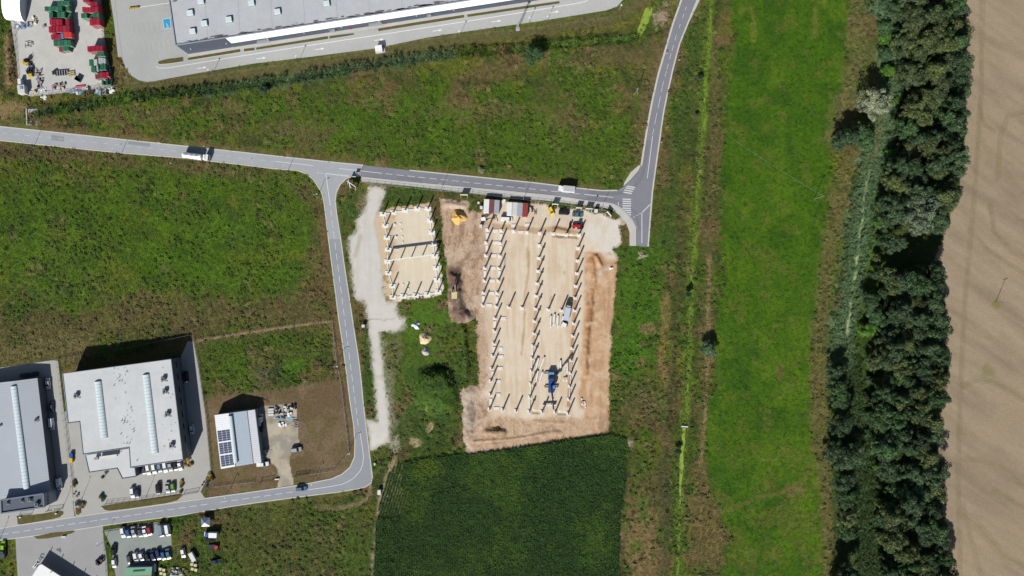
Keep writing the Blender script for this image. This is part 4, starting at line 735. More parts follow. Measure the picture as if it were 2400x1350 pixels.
# --- small hall with solar panels
hc = thing("small_hall", "small hall with white roof, shade-tinted east slope and solar panels", "building", (*W(558, 1030, 4), 0)); ox, oy = hc.location.x, hc.location.y
N_, S_ = ((503, 973), (598, 960)), ((518, 1099), (613, 1083)); hs = ((0, 3.7), (.36, 5.9), (.80, 4.3), (1.0, 3.6))
def gp(t, h, n): e = N_ if n else S_; return (*loc(lerp(e[0], e[1], t), h), h)
nn = [gp(t, h, True) for t, h in hs]; ss = [gp(t, h, False) for t, h in hs]
walls(MB(), nn[::-1] + ss).build("wall", M_wall, hc)
cm = [mat("white_sheet", pc(236, 239, 245), .5, .4, .03, .3), mat("shaded_white_sheet", pc(196, 210, 224), .5, .4, .03, .3), mat("white_sheet", (), .5)]  # middle sheet: weaker light on the east slope tinted into its colour
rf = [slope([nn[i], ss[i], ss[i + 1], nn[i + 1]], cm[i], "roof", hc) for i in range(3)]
for i in range(3):
    rb = MB(); e = 26
    for k in range(1, e): rb.bar(Vector(nn[i]).lerp(Vector(ss[i]), k / e) + Vector((0, 0, .13)), Vector(nn[i + 1]).lerp(Vector(ss[i + 1]), k / e) + Vector((0, 0, .13)), .08, .06)
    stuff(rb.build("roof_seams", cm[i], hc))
    MB().bar(Vector(nn[i + 1]) + Vector((0, 0, .2)), Vector(ss[i + 1]) + Vector((0, 0, .2)), .2, .16).build("ridge_strip", M_grey, hc)
b0, b1 = Vector(nn[1]).lerp(Vector(ss[1]), .05), Vector(nn[1]).lerp(Vector(ss[1]), .93)
MB().loft([[p + Vector((.9 * math.cos(x) + .35, 0, .25 + .55 * math.sin(x))) for x in [math.pi * i / 6 for i in range(7)]] for p in (b0, b1)], closed=False).build("skylight", M_skyl, hc)
mp = mat("solar_cells", pc(78, 88, 112), .3, .4, .12, 1.0); me = None
for blk in range(3):
    for rr in range(5):
        for cc in range(3):
            t0 = .30 + blk * .232 + rr * .0415; u0 = .07 + cc * .295
            q = [Vector(nn[0]).lerp(Vector(ss[0]), t).lerp(Vector(nn[1]).lerp(Vector(ss[1]), t), u) + Vector((0, 0, .2)) for t, u in ((t0, u0), (t0 + .033, u0), (t0 + .033, u0 + .262), (t0, u0 + .262))]
            o = MB().add([p + Vector((0, 0, .04)) for p in q] + q, [(0, 1, 2, 3), (7, 6, 5, 4)] + [(i, i + 4, (i + 1) % 4 + 4, (i + 1) % 4) for i in range(4)]).build("solar_panel", mp, hc)
MB().box(2.2, 6.5, 2.6, 2.4, .1, 1.2)
# --- white canopy at the south edge
cn = thing("canopy", "bright white flat canopy roof over the forecourt", "building", (*W(120, 1370, 3.3), 0)); ox, oy = cn.location.x, cn.location.y
CN = [(94.5, 1320), (205, 1390), (178, 1432), (67.5, 1362)]; pcn = [loc(p, 3.3) for p in CN]
MB().prism(pcn, 3.0, 3.3).build("roof", M_white, cn)
for i in range(4): MB().bar((*pcn[i], 3.3), (*pcn[(i + 1) % 4], 3.3), .2, .35).build("fascia", M_lgrey, cn)
ce = Vector((sum(p[0] for p in pcn) / 4, sum(p[1] for p in pcn) / 4, 0))
for k in range(5):
    for a, b in ((0, 1), (3, 2)):
        p = Vector((*pcn[a], 0)).lerp(Vector((*pcn[b], 0)), .06 + k * .22); p = p.lerp(ce, .12); MB().box(p.x, p.y, 0, .3, .3, 3.0).build("post", M_steel, cn)
    p = Vector((*pcn[0], 0)).lerp(Vector((*pcn[1], 0)), .02 + k * .24); MB().bar((p.x, p.y, 3.1), (p.x, p.y, 3.1 + 1.7), .25, .25).build("roof_post", M_steel, cn)
# --- shed with green and red roof, white arched tent, garden gazebo
sh = thing("shed", "low shed with pale green front roof and rusty red roof behind", "building", (*W(325, 1345, 3), 0), .03); ox, oy = sh.location.x, sh.location.y
sx = 60 * S * .99
MB().box(0, -1.2, 0, sx, 7.6, 2.6).build("wall", M_wall, sh); MB().add([(-sx / 2 - .1, 2.7, 2.5), (sx / 2 + .1, 2.7, 2.5), (sx / 2 + .1, -.5, 3.3), (-sx / 2 - .1, -.5, 3.3), (-sx / 2 - .1, 2.7, 2.3), (sx / 2 + .1, 2.7, 2.3), (sx / 2 + .1, -.5, 3.1), (-sx / 2 - .1, -.5, 3.1)], [(3, 2, 1, 0), (4, 5, 6, 7), (0, 1, 5, 4), (1, 2, 6, 5), (2, 3, 7, 6), (3, 0, 4, 7)]).build("green_roof", paint("mint_sheet", 140, 206, 168, .6), sh)
for k in range(14):
    MB().box(-sx / 2 + sx / 14 * (k + .5), -2.9, 2.95 + .05 * (k % 2), sx / 14 - .03, 4.6, .12).build("red_sheet", paint("rusty_red_sheet", 176, 92, 84, .7, .25), sh)
MB().bar((-2.4, 1.1, 3.1), (2.6, 1.2, 3.1), .2, .12).build("roof_bar", M_dark, sh)
tn = thing("storage_tent", "white round-roofed storage tent in the corner of the materials yard", "tent", (*W(44, 4, 0), 0), -.10)
lx, ly, hh = 7.6, 16.5, 4.6
arc = lambda x, k=1.0: [(x, ly / 2 * math.cos(a) * k, 1.0 + (hh - 1.0) * math.sin(a) * k) for a in [math.pi * i / 14 for i in range(15)]]
MB().loft([arc(-lx / 2), arc(lx / 2)], closed=False, caps=False).build("cover", mat("white_tarp", (.87, .87, .88), .5, .3, .03, .6), tn, True)
for x in (-lx / 2 + .02, lx / 2 - .02): MB().add([*arc(x, .995), (x, -ly / 2, 0), (x, ly / 2, 0)], [tuple(range(17))]).build("end_wall", paint("shaded_tarp", 196, 202, 210, .6), tn)  # gable shade painted into the colour of the end walls
for y in (-ly / 2, ly / 2): MB().box(0, y * .997, 0, lx, .1, 1.0).build("side_wall", M_white2, tn)
gz = thing("gazebo", "small square gazebo tent with blue-grey hipped roof on the grass", "tent", (*W(482, 1223.5, 2), 0), .05)
w = 1.85
for i, m in enumerate((M_white, paint("gazebo_cloth", 120, 138, 160, .7), paint("gazebo_cloth", 0, 0, 0), paint("gazebo_cloth", 0, 0, 0))):
    q = [(-w, -w), (w, -w), (w, w), (-w, w)]; p0, p1 = q[i], q[(i + 1) % 4]
    MB().add([(*p0, 2.1), (*p1, 2.1), (0, 0, 3.1), (*p0, 1.85), (*p1, 1.85)], [(0, 1, 2), (3, 4, 1, 0)]).build("roof_panel", m if i != 1 else _mats["gazebo_cloth"], gz)
for x, y in ((-w, -w), (w, -w), (w, w), (-w, w)): MB().tube((x * .97, y * .97, 0), (x * .97, y * .97, 2.1), .05).build("pole", M_steel, gz)
# ------------------------------------------------------------------ building site: footings, columns, slabs, beams
def shared(name, b, m):
    me = b.mesh(name); me.materials.append(m); return me
ME_pad = shared("footing", MB().box(0, 0, -.1, 1.7, 1.5, .32), M_precast); ME_pad2 = shared("footing", MB().box(0, 0, -.1, 2.7, 1.75, .36), M_precast2); ME_padS = shared("footing", MB().box(0, 0, -.1, 1.3, 1.1, .3), M_precast)
ME_col = shared("shaft", MB().box(0, 0, .22, .52, .52, 5.0), M_precast); ME_colL = shared("shaft", MB().box(0, 0, .25, .50, .50, 4.5), M_precast2)
ME_cor = shared("corbel", MB().box(0, 0, 3.7, 1.0, .40, .45, taper=1.15), M_precast); ME_soc = shared("socket", MB().box(0, 0, .2, .85, .85, .35), M_precast)
ME_stub = shared("shaft", MB().box(0, 0, .2, .5, .5, .4), M_precast2)
def column(px, py, label, group, pad=None, shaft=None, corbel=False, rot=.03):
    t = thing("concrete_column", label, "concrete column", (*W(px, py), 0), rot, group)
    inst("footing", pad or ME_pad, None, t); inst("shaft", shaft or ME_col, None, t)
    if corbel: inst("corbel", ME_cor, None, t)
    if pad is not ME_pad2 and shaft is not ME_stub: inst("socket", ME_soc, None, t)
    return t
LEFT = {"north": [(898, 502), (922.5, 498), (950, 493), (978, 489), (1003, 489.5)], "west": [(903.5, 529), (907, 557), (910, 585), (908.5, 613), (910.7, 640), (920, 670)],
        "south": [(921, 696.7), (946, 694), (974.4, 692.6), (1002, 689.6), (1027, 683.6)], "east": [(1008.5, 517), (1012, 545), (1016, 572), (1019, 600), (1022, 628), (1024.6, 656)]}
for side, pts in LEFT.items():
    for i, p in enumerate(pts):
        column(*p, "slim column on a white pad, %s from the %s along the %s side of the small foundation" % (ORD[i], "west" if side in ("north", "south") else "north", side), "columns of the small foundation", ME_pad2, ME_colL, False, -.1)
for i, p in enumerate(((925, 526), (928.7, 555), (931.5, 582))): column(*p, "short stub on a small white pad inside the small foundation, %s from the north" % ORD[i], "small inner pads", ME_padS, ME_stub, False, -.1)
for i, (x, y) in enumerate(((939, 525), (941, 540), (943, 555), (944, 568), (957, 663), (945, 667), (957, 677))):
    tag(MB().box(0, 0, -.05, .6, .8, .3).build("block", M_precast2), "small white concrete block in the small foundation, %s from the north" % ORD[i], "concrete block", "loose white blocks in the small foundation"); o = bpy.data.objects[-1] if False else col[-1]; o.location = (*W(x, y), 0)
ring_l = {"north": LEFT["north"], "west": LEFT["north"][:1] + LEFT["west"] + LEFT["south"][:1], "south": LEFT["south"], "east": LEFT["north"][-1:] + LEFT["east"] + LEFT["south"][-1:]}
for side, pts in ring_l.items():
    for i in range(len(pts) - 1):
        a, b = W(*lerp(pts[i], pts[i + 1], .18)), W(*lerp(pts[i], pts[i + 1], .82))
        tag(MB().bar((*a, .1), (*b, .1), .28, .34).build("ground_beam", M_precast2), "thin white ground beam between the pads along the %s side of the small foundation" % side, "ground beam", "%s ground beams of the small foundation" % side)
a, b = Vector((*W(903, 611.5, 4.5), 4.5)), Vector((*W(1018, 597, 4.5), 4.5))
rb = thing("roof_beam", "long white roof beam spanning the small foundation on slim columns", "beam", tuple(a)); d = b - a
MB().bar((0, 0, .35), d + Vector((0, 0, .35)), .5, .7).build("beam", M_precast2, rb)
for t in (0.27, .49, .72): p = d * t; MB().box(p.x, p.y, -4.45, .38, .38, 4.44).build("post", M_precast2, rb)
RIGHT = {"northern": ([(1143, 538.5), (1175, 540.7), (1204.4, 542), (1235, 544.4), (1265, 546.7), (1297, 548), (1327, 550.4), (1357, 551)], "west", 0),
  "outer west": ([(1140, 569), (1139, 598.5), (1137, 628), (1136, 657.7), (1133.7, 685.5), (1132, 715)], "north", 0),
  "inner west": ([(1173, 570), (1172, 600), (1170, 629), (1168.5, 657.7), (1166, 686.5), (1164, 718)], "north", 0),
  "crosswise": ([(1193, 719.5), (1224, 721), (1285.5, 725), (1316, 727)], "west", 0),
  "south-west": ([(1161, 745.5), (1159.5, 775), (1158, 804), (1155.4, 833), (1153, 863), (1151, 892), (1150, 923.5), (1148, 958)], "north", 0),
  "middle": ([(1264, 575.5), (1263, 605), (1261, 635), (1259, 664), (1257, 693), (1255.5, 723), (1253, 752), (1252, 781), (1250, 810), (1247.7, 839), (1246, 869), (1244.5, 899), (1242.5, 930), (1241, 963.5)], "north", 1),
  "east": ([(1355, 581.5), (1353.5, 611), (1352, 640.5), (1349.5, 670), (1347.5, 698), (1347, 727.5), (1345, 757.5), (1343, 787), (1341.5, 816), (1339, 844), (1338, 874), (1336, 905), (1334, 935.5), (1331.6, 968)], "north", 0),
  "southern": ([(1179, 959), (1210, 962), (1271, 964.6), (1301.6, 965.6)], "west", 0)}
for row, (pts, frm, cb) in RIGHT.items():
    for i, p in enumerate(pts):
        column(*p, "concrete column, %s from the %s in the %s row of the large building site" % (ORD[i], frm, row), "columns of the large building site", None, None, bool(cb))
SL_H = [(1162, 541), (1162, 569), (1158, 599), (1155.6, 628), (1153.7, 658), (1152, 687), (1147, 715), (1221, 544), (1179.5, 746), (1174, 835.6), (1172, 863), (1167, 893.4), (1167, 925), (1163.7, 957), (1205, 529), (1236, 527)]
SL_V = [(1143, 554), (1175, 555), (1141.5, 582), (1174, 583), (1137, 642), (1171, 642), (1133, 701), (1159.8, 760), (1158.5, 820), (1155.4, 877.5), (1150.6, 941), (1165, 702)]
mh, mv = shared("wall_slab", MB().box(0, 0, -.05, 2.3, 1.2, .3), M_precast), shared("wall_slab", MB().box(0, 0, -.05, 1.2, 2.6, .3), M_precast)
for i, p in enumerate(SL_H): tag(inst("precast_slab", mh, None, None, (*W(*p), 0), .03), "pale precast slab lying crosswise %s" % ("between the western columns, %s from the north" % ORD[i] if i not in (7, 14, 15) else {7: "between two columns of the northern row", 14: "just north of the northern row, the western one", 15: "just north of the northern row, the eastern one"}[i]), "concrete slab", "pale slabs between the western columns")
for i, p in enumerate(SL_V): tag(inst("precast_slab", mv, None, None, (*W(*p), 0), .03), "pale precast slab lying lengthwise between the western columns, %s from the north" % ORD[i], "concrete slab", "pale slabs between the western columns")
tag(inst("precast_slab", shared("wall_slab", MB().box(0, 0, -.05, 1.5, 1.5, .28), M_precast2), None, None, (*W(1174, 818), 0)), "square white slab beside the south-western column row", "concrete slab")
tag(MB().box(0, 0, .0, .5, 4.6, .25).build("panel", M_lgrey), "narrow grey panel leaning beside the inner west column row", "panel"); col[-1].location = (*W(1182, 617), 0); col[-1].rotation_euler = (0, .3, -.05)
BM = [(1291, 740, 1290, 767, "west end of the row of four by the flatbed lorry"), (1299.5, 736, 1297.7, 762, "second from the west by the flatbed lorry"), (1307.5, 739.5, 1306.7, 766, "third from the west by the flatbed lorry"), (1319, 741, 1317, 767, "nearest the cab of the flatbed lorry"),
      (1262, 839, 1256, 864, "tight against the middle columns, the northern one"), (1275.6, 837, 1265, 865, "the longest one, north-west of the crane"), (1261, 869, 1256, 895, "beside the middle columns, west of the crane"), (1271, 871, 1264, 896, "closest to the crane's west outrigger"), (1313.4, 844, 1314, 872, "under the crane boom's shadow"), (1329, 846, 1329, 873, "by the eastern columns, north-east of the crane")]
for x0, y0, x1, y1, l in BM:
    a, b = Vector((*W(x0, y0), .5)), Vector((*W(x1, y1), .5)); t = thing("precast_beam", "white precast beam on timbers, " + l, "beam", tuple(a), 0, "white precast beams laid out on the site"); d = b - a
    MB().bar((0, 0, 0), d, .62, .6).build("beam", M_precast2, t)
    for k in (.12, .88): p = d * k; MB().box(p.x, p.y, -.5, 1.1, .3, .19, math.atan2(d.y, d.x) + 1.57).build("timber", M_wood2, t)
for pts, l in ((RIGHT["middle"][0][8:], "middle"), (RIGHT["east"][0][9:13], "east")):
    for i in range(len(pts) - 1):
        a, b = W(*lerp(pts[i], pts[i + 1], .16)), W(*lerp(pts[i], pts[i + 1], .84))
        tag(MB().bar((*a, .3), (*b, .3), .26, .6).build("ground_beam", M_precast2), "narrow white ground beam between columns of the %s row, %s from the north" % (l, ORD[i]), "ground beam", "ground beams in the %s column row" % l)

# ------------------------------------------------------------------ vehicles
ME_wheel = MB().tube((0, -.11, .32), (0, .11, .32), .32, 12).mesh("wheel"); ME_wheel.materials.append(M_dark)
ME_big = MB().tube((0, -.17, .5), (0, .17, .5), .5, 14).mesh("wheel"); ME_big.materials.append(M_dark)
_car = {}
def car_parts(kind):
    if kind in _car: return _car[kind]
    # stations: x, half width, belt height; cabin: bottom x0,x1, roof x0,x1, roof z
    P = dict(hatch=(4.0, .87, 1.47), sedan=(4.6, .90, 1.45), estate=(4.6, .90, 1.5), suv=(4.5, .93, 1.68), van=(5.0, .95, 2.0), pickup=(5.2, .93, 1.75))[kind]; L_, w, h = P; l = L_ / 2; belt = .92 if kind not in ("van", "suv", "pickup") else 1.08
    cab = dict(hatch=(-.47, .26, -.37, .06), sedan=(-.36, .24, -.22, .05), estate=(-.47, .24, -.41, .05), suv=(-.47, .25, -.40, .07), van=(-.49, .38, -.48, .24), pickup=(-.08, .25, -.06, .10))[kind]; c0, c1, r0, r1 = [v * L_ for v in cab]
    body = MB(); rings = []
    for t, ww, z0, z1 in ((-1, .82, .45, belt - .18), (-.96, .94, .3, belt - .05), (-.55, 1.0, .22, belt), (.35, 1.0, .22, belt), (.75, .97, .22, belt - .10), (.95, .88, .28, belt - .22), (1, .74, .42, belt - .34)):
        x = t * l; a = w * ww; rings.append([(x, -a, z0), (x, a, z0), (x, a, (z0 + z1) / 2), (x, a * .93, z1), (x, -a * .93, z1), (x, -a, (z0 + z1) / 2)])
    body.loft(rings)
    b0, t0 = w * .88, w * .70; zb, zt = belt - .03, h
    q = [(c0, -b0, zb), (c1, -b0, zb), (c1, b0, zb), (c0, b0, zb), (r0, -t0, zt), (r1, -t0, zt), (r1, t0, zt), (r0, t0, zt)]
    body.add(q, [(4, 5, 6, 7), (0, 1, 5, 4), (1, 2, 6, 5), (2, 3, 7, 6), (3, 0, 4, 7)])
    if kind == "pickup": body.box(-.30 * L_, 0, belt - .02, .36 * L_, 2 * w * .86, .14)
    V = [Vector(p) for p in q]
    def pane(i, j, k, m, out, u0=.08, u1=.92, v0=.12, v1=.88):
        f = lambda u, v: V[i].lerp(V[j], u).lerp(V[m].lerp(V[k], u), v) + Vector(out)
        p = [f(u0, v0), f(u1, v0), f(u1, v1), f(u0, v1)]; return MB().add([tuple(x) for x in p] + [tuple(x - Vector(out) * 1.6) for x in p], [(0, 1, 2, 3), (0, 4, 5, 1), (1, 5, 6, 2), (2, 6, 7, 3), (3, 7, 4, 0)])
    parts = [("windscreen", pane(1, 2, 6, 5, (.02, 0, .012), .04, .96, .05, .95), M_glass), ("rear_window", pane(3, 0, 4, 7, (-.02, 0, .012), .08, .92, .15, .85), M_glass)]
    su = (.70, .97) if kind == "van" else (.10, .92)
    parts += [("side_window", pane(0, 1, 5, 4, (0, -.02, .008), su[0], su[1]), M_glass), ("side_window", pane(2, 3, 7, 6, (0, .02, .008), 1 - su[1], 1 - su[0]), M_glass)]
    for s in (-1, 1):
        parts += [("headlight", MB().box(l * .955, s * w * .6, belt - .42, .16, .34, .14), M_lamp), ("tail_light", MB().box(-l * .985, s * w * .66, belt - .32, .1, .26, .18), M_tail), ("mirror", MB().box(c1 - .25, s * (w + .08), belt - .02, .12, .2, .13), M_dark)]
    mesh = []
    for n, b, m in parts: me = b.mesh(n); me.materials.append(m); mesh.append((n, me))
    me = body.mesh("body"); _car[kind] = (me, mesh, L_, w); return _car[kind]
def car(kind, px, py, ang, m, label, cat="car", group=None, sc=1.0):
    me, parts, L_, w = car_parts(kind); t = thing("parked_car" if cat == "car" else "parked_" + cat.replace(" ", "_"), label, cat, (*W(px, py, .9), .05), math.radians(ang), group); t.scale = (sc,) * 3
    if not me.materials: me.materials.append(M_white)
    inst("body", me, m, t)
    for n, pm in parts: inst(n, pm, None, t)
    for x in (-.29, .31):
        for y in (-1, 1): inst("wheel", ME_wheel, None, t, (x * L_, y * (w - .1), 0))
    return t
CP = lambda n, *c: paint("car_" + n, *c, rough=.25)
cw, csi, cdk, cbk, cbl, cnv, crd, cgn, cbg, clg, cye, cte = CP("white", 244, 245, 246), CP("silver", 176, 182, 188), CP("dark_grey", 84, 90, 98), CP("black", 40, 42, 48), CP("blue", 58, 96, 158), CP("navy", 44, 56, 92), CP("red", 170, 44, 60), CP("green", 108, 160, 72), CP("blue_grey", 128, 152, 172), CP("lime", 140, 200, 40), CP("yellow", 246, 214, 44), CP("teal", 88, 120, 134)
G1, G2, G3, G4 = "cars parked along the north edge of the stone lot", "cars parked along the shed on the stone lot", "cars parked under the south wall of the pale hall", "cars parked along the fence south of the pale hall"
for k, x, y, a, m, l, g in (
  ("estate", 287.6, 1248, -80, cw, "white estate car at the west end of the lot's northern row", G1), ("hatch", 300, 1249.5, -80, cbl, "blue hatchback beside the white estate in the lot's northern row", G1), ("sedan", 313, 1246.7, -80, csi, "silver saloon between blue and grey cars in the northern row", G1), ("sedan", 328, 1246.7, -80, cdk, "dark grey car between silver and white cars in the northern row", G1), ("sedan", 339, 1246, -79, cw, "white saloon beside the red car in the lot's northern row", G1), ("hatch", 350, 1244, -78, crd, "red hatchback in the lot's northern row", G1),
  ("hatch", 302.7, 1311, -78, cdk, "dark grey hatchback at the west end of the lot's southern row", G2), ("estate", 318, 1306.7, -77, cw, "white estate car next to the dark hatchback in the southern row", G2), ("hatch", 331, 1305, -77, cw, "smaller white car next to the black one in the southern row", G2), ("hatch", 345, 1306, -77, cbk, "black car between white and navy cars in the southern row", G2), ("sedan", 358, 1303, -78, cnv, "dark navy saloon just right of the black car in the southern row", G2), ("estate", 370.7, 1300, -77, cnv, "larger navy estate with pale bonnet in the southern row", G2), ("hatch", 382.7, 1302, -77, cbl, "bright blue hatchback in the lot's southern row", G2), ("sedan", 394, 1298.7, -78, cte, "dark green car at the east end of the southern row", G2),
  ("suv", 266, 1289, 88, cbk, "black car parked lengthwise by the western hedge of the lot", None), ("hatch", 267, 1320, -84, cw, "white car with dark windscreen south of the black one by the hedge", None), ("hatch", 428.7, 1296, -80, cw, "white hatchback alone on the grass east of the stone lot", None), ("hatch", 505, 1316, 5, cnv, "dark car standing alone in the grass", None), ("sedan", 493, 1264, 8, cbk, "black car beneath the small lorry on the grass", None),
  ("hatch", 337, 1101, -80, cdk, "dark car at the west end under the pale hall's south wall", G3), ("estate", 347, 1101, -80, cw, "white estate right beside the dark car under the south wall", G3), ("suv", 361, 1098.5, -80, cw, "white car with dark roof opening in the middle of the wall row", G3), ("hatch", 373.7, 1096, -80, cbg, "blue-grey hatchback under the pale hall's south wall", G3), ("estate", 386.7, 1095, -80, cw, "white estate between blue-grey and silver cars under the wall", G3), ("sedan", 398.5, 1092.5, -80, csi, "silver saloon under the pale hall's south wall", G3), ("hatch", 411, 1092, -80, cbk, "black car between silver and white under the wall", G3), ("sedan", 421, 1090.5, -80, cw, "white saloon at the east end of the wall row", G3),
  ("estate", 310, 1155, -85, cw, "white estate at the west end along the fence", G4), ("hatch", 321, 1156, -85, cnv, "dark blue hatchback beside the white estate along the fence", G4), ("suv", 370.4, 1146.7, -85, cbk, "black car alone in the middle along the fence", G4), ("sedan", 392.6, 1143.4, -85, csi, "silver saloon beside the green car along the fence", G4), ("hatch", 405, 1142.5, -85, cgn, "green hatchback along the fence south of the pale hall", G4),
  ("hatch", 449.6, 1006.5, -85, cw, "white car in the shade east of the pale hall", None), ("suv", 435, 882.7, -85, cbk, "black car in deep shade by the pale hall's north-east corner", None), ("sedan", 112, 899, -86, cw, "white saloon in the shade beside the grey hall", None), ("sedan", 120, 955, -86, cdk, "dark grey saloon in the shade beside the grey hall", None), ("hatch", 57, 880, 8, cbk, "black car in shadow behind the grey hall, the western one", None), ("hatch", 78, 877, 8, cbk, "black car in shadow behind the grey hall, the eastern one", None),
  ("pickup", 615.6, 1088, 5, cw, "white pickup at the south-east corner of the small hall", None), ("suv", 694.4, 1054, 8, csi, "silver car at the edge of the dusty yard", None), ("hatch", 7, 1279, 90, clg, "lime green car on the grass by the western frame edge", None), ("pickup", 7, 1294, 90, cdk, "dark pickup behind the lime green car", None),
  ("estate", 706, 1145.6, 5, cte, "dark teal car driving on the road south of the small hall", None), ("hatch", 1292, 494, -68, cye, "small yellow car parked on the building site", None), ("suv", 1322, 498, -3, cbk, "black car parked beside the yellow car on the site", None), ("sedan", 1354, 503, -3, cte, "teal blue car parked by the site fence", None)):
    car(k, x, y, a, m, l, "car", g)
car("van", 378, 1243.5, -80, cbg, "light blue-grey van in the lot's northern row", "van", G1, 1.1); car("van", 393, 1242.5, -80, cw, "white van at the east end of the lot's northern row", "van", G1); car("van", 139, 1134, -84, cw, "white van south of the tanker beside the grey hall", "van"); car("van", 121, 993.5, -86, cw, "white van with a load behind, in the shade by the grey hall", "van"); car("van", 1187, 513.5, -2, cw, "white delivery van beside the four containers on the site", "van"); car("van", 610, 984, 84, cw, "white van in the shade by the small hall's east wall", "van")
def wheels(t, xs, y, me=None):
    for x in xs:
        for s in (-1, 1): inst("wheel", me or ME_big, None, t, (x, s * y, 0))
def tractor_unit(t, x, m, w=2.45):
    MB().box(x, 0, .55, 2.2, w, 2.3, taper=.95).build("cab", m, t); MB().box(x + 1.09, 0, 1.75, .08, w * .82, .8).build("windscreen", M_glass, t); MB().box(x - 1.6, 0, .6, 3.0, .9, .35).build("chassis", M_dark, t); MB().box(x - .5, 0, 2.85, 1.0, w * .85, .35, taper=.8).build("air_deflector", m, t)
    for s in (-1, 1): MB().box(x + 1.0, s * w * .4, .75, .2, .35, .2).build("headlight", M_lamp, t); MB().box(x + .9, s * (w / 2 + .14), 1.9, .15, .22, .5).build("mirror", M_dark, t)
tk = thing("tanker_lorry", "white articulated tanker lorry driving on the western road", "lorry", (*W(459, 366.5, 1.5), .02), -math.radians(6.5))
tractor_unit(tk, 4.6, cw); wheels(tk, (5.2, 2.6), 1.05)
rg_ = lambda x, k=1.0: [(x, 1.2 * k * math.cos(a), 1.95 + 1.1 * k * math.sin(a)) for a in [2 * math.pi * i / 14 for i in range(14)]]
MB().loft([rg_(-5.4, .6), rg_(-5.1, .96), rg_(-4.4), rg_(2.0), rg_(2.4, .96), rg_(2.6, .6)]).build("tank", mat("tank_white", (.85, .86, .87), .3, .5, .03, .5), tk, True)
MB().box(-1.4, 0, 3.03, 6.6, .5, .06).build("walkway", M_lgrey, tk); MB().box(-1.5, 0, .75, 7, .9, .2).build("chassis", M_dark, tk); wheels(tk, (-4.4, -3.2, -2.0), 1.0)
for x in (-3.6, -1.4, .8): MB().tube((x, 0, 3.04), (x, 0, 3.22), .28, 10).build("hatch", M_steel, tk)
bt = thing("box_lorry", "white box lorry driving on the dark road towards the crossroads", "lorry", (*W(1328, 443.5, 1.5), .02), math.radians(174.3))
tractor_unit(bt, 2.5, cw, 2.3); wheels(bt, (2.6, -1.8), 1.0); MB().box(-.9, 0, 1.0, 4.8, 2.45, 2.3).build("box_body", M_white, bt); MB().box(-.9, 0, 3.303, 4.5, 2.2, .05).build("roof_sheet", M_lgrey, bt)
fl = thing("flatbed_lorry", "silver trailer lorry with white cab jack-knifed on the building site", "lorry", (*W(1328, 739, .8), 0), math.radians(-101))
MB().box(-.6, 0, 1.0, 5.6, 2.4, .9).build("trailer_body", paint("trailer_silver", 190, 202, 216, .35), fl); MB().box(-.6, 0, 1.903, 5.2, 2.0, .06).build("cover_sheet", paint("silver_cover", 198, 208, 224, .5), fl); MB().box(-4.4, 0, .9, 1.9, 2.45, 1.3, taper=.8).build("rear_box", M_dark, fl); MB().box(-3.9, 0, 2.203, .5, 1.7, .1).build("rear_window", M_lgrey, fl); MB().box(.2, 0, .6, 7, .9, .35).build("chassis", M_dark, fl); wheels(fl, (-4.2, -2.8, .8), 1.0)
cb_ = MB().box(4.1, -.45, .6, 1.9, 2.2, 1.8, rot=-.35, taper=.9).build("cab", cw, fl); MB().box(4.95, -.78, 1.5, .1, 1.8, .7, rot=-.35).build("windscreen", M_glass, fl); wheels(fl, (4.1,), 1.0)
sl = thing("small_lorry", "small lorry with blue cab and white box on the grass", "lorry", (*W(496, 1252, 1), 0), math.radians(178)); MB().box(1.7, 0, .5, 1.5, 1.9, 1.6, taper=.92).build("cab", M_blue, sl); MB().box(-1, 0, .8, 3.4, 2.05, 1.7).build("box_body", M_white, sl); MB().box(2.7, 0, .6, .6, 1.8, .6).build("bonnet", M_white, sl); MB().box(2.41, 0, 1.3, .08, 1.5, .6).build("windscreen", M_glass, sl); wheels(sl, (1.9, -1.7), .85, ME_wheel)
tr_ = thing("flat_trailer", "dark flat trailer with a red crate on the grass", "trailer", (*W(498.7, 1282, .8), 0), 0); MB().box(-.6, 0, .5, 3.2, 1.9, .35).build("deck", M_dark, tr_); MB().box(1.6, 0, .4, 1.2, 1.4, .9).build("crate", M_red, tr_); wheels(tr_, (-.8,), .9, ME_wheel)
for k, (x, y, m, l, a) in enumerate(((452, 1304, M_lgrey, "long pale grey trailer standing in the grass by the pallets", -62), (611, 1000, M_dark, "dark box trailer in the shade by the small hall", 86), (618, 1059, M_grey, "grey box trailer at the corner of the dusty yard", 4))):
    t = thing("box_trailer", l, "trailer", (*W(x, y, .8), 0), math.radians(a)); MB().box(0, 0, .55, 4.0 if k < 2 else 2.2, 1.9, 1.1).build("box_body", m, t); MB().box(0, 0, 1.653, 3.6 if k < 2 else 1.9, 1.6, .05).build("lid", m if k else M_white2, t); MB().bar((1.9, 0, .5), (3.2, 0, .45), .1, .1).build("drawbar", M_steel, t); wheels(t, (0,), .95, ME_wheel)
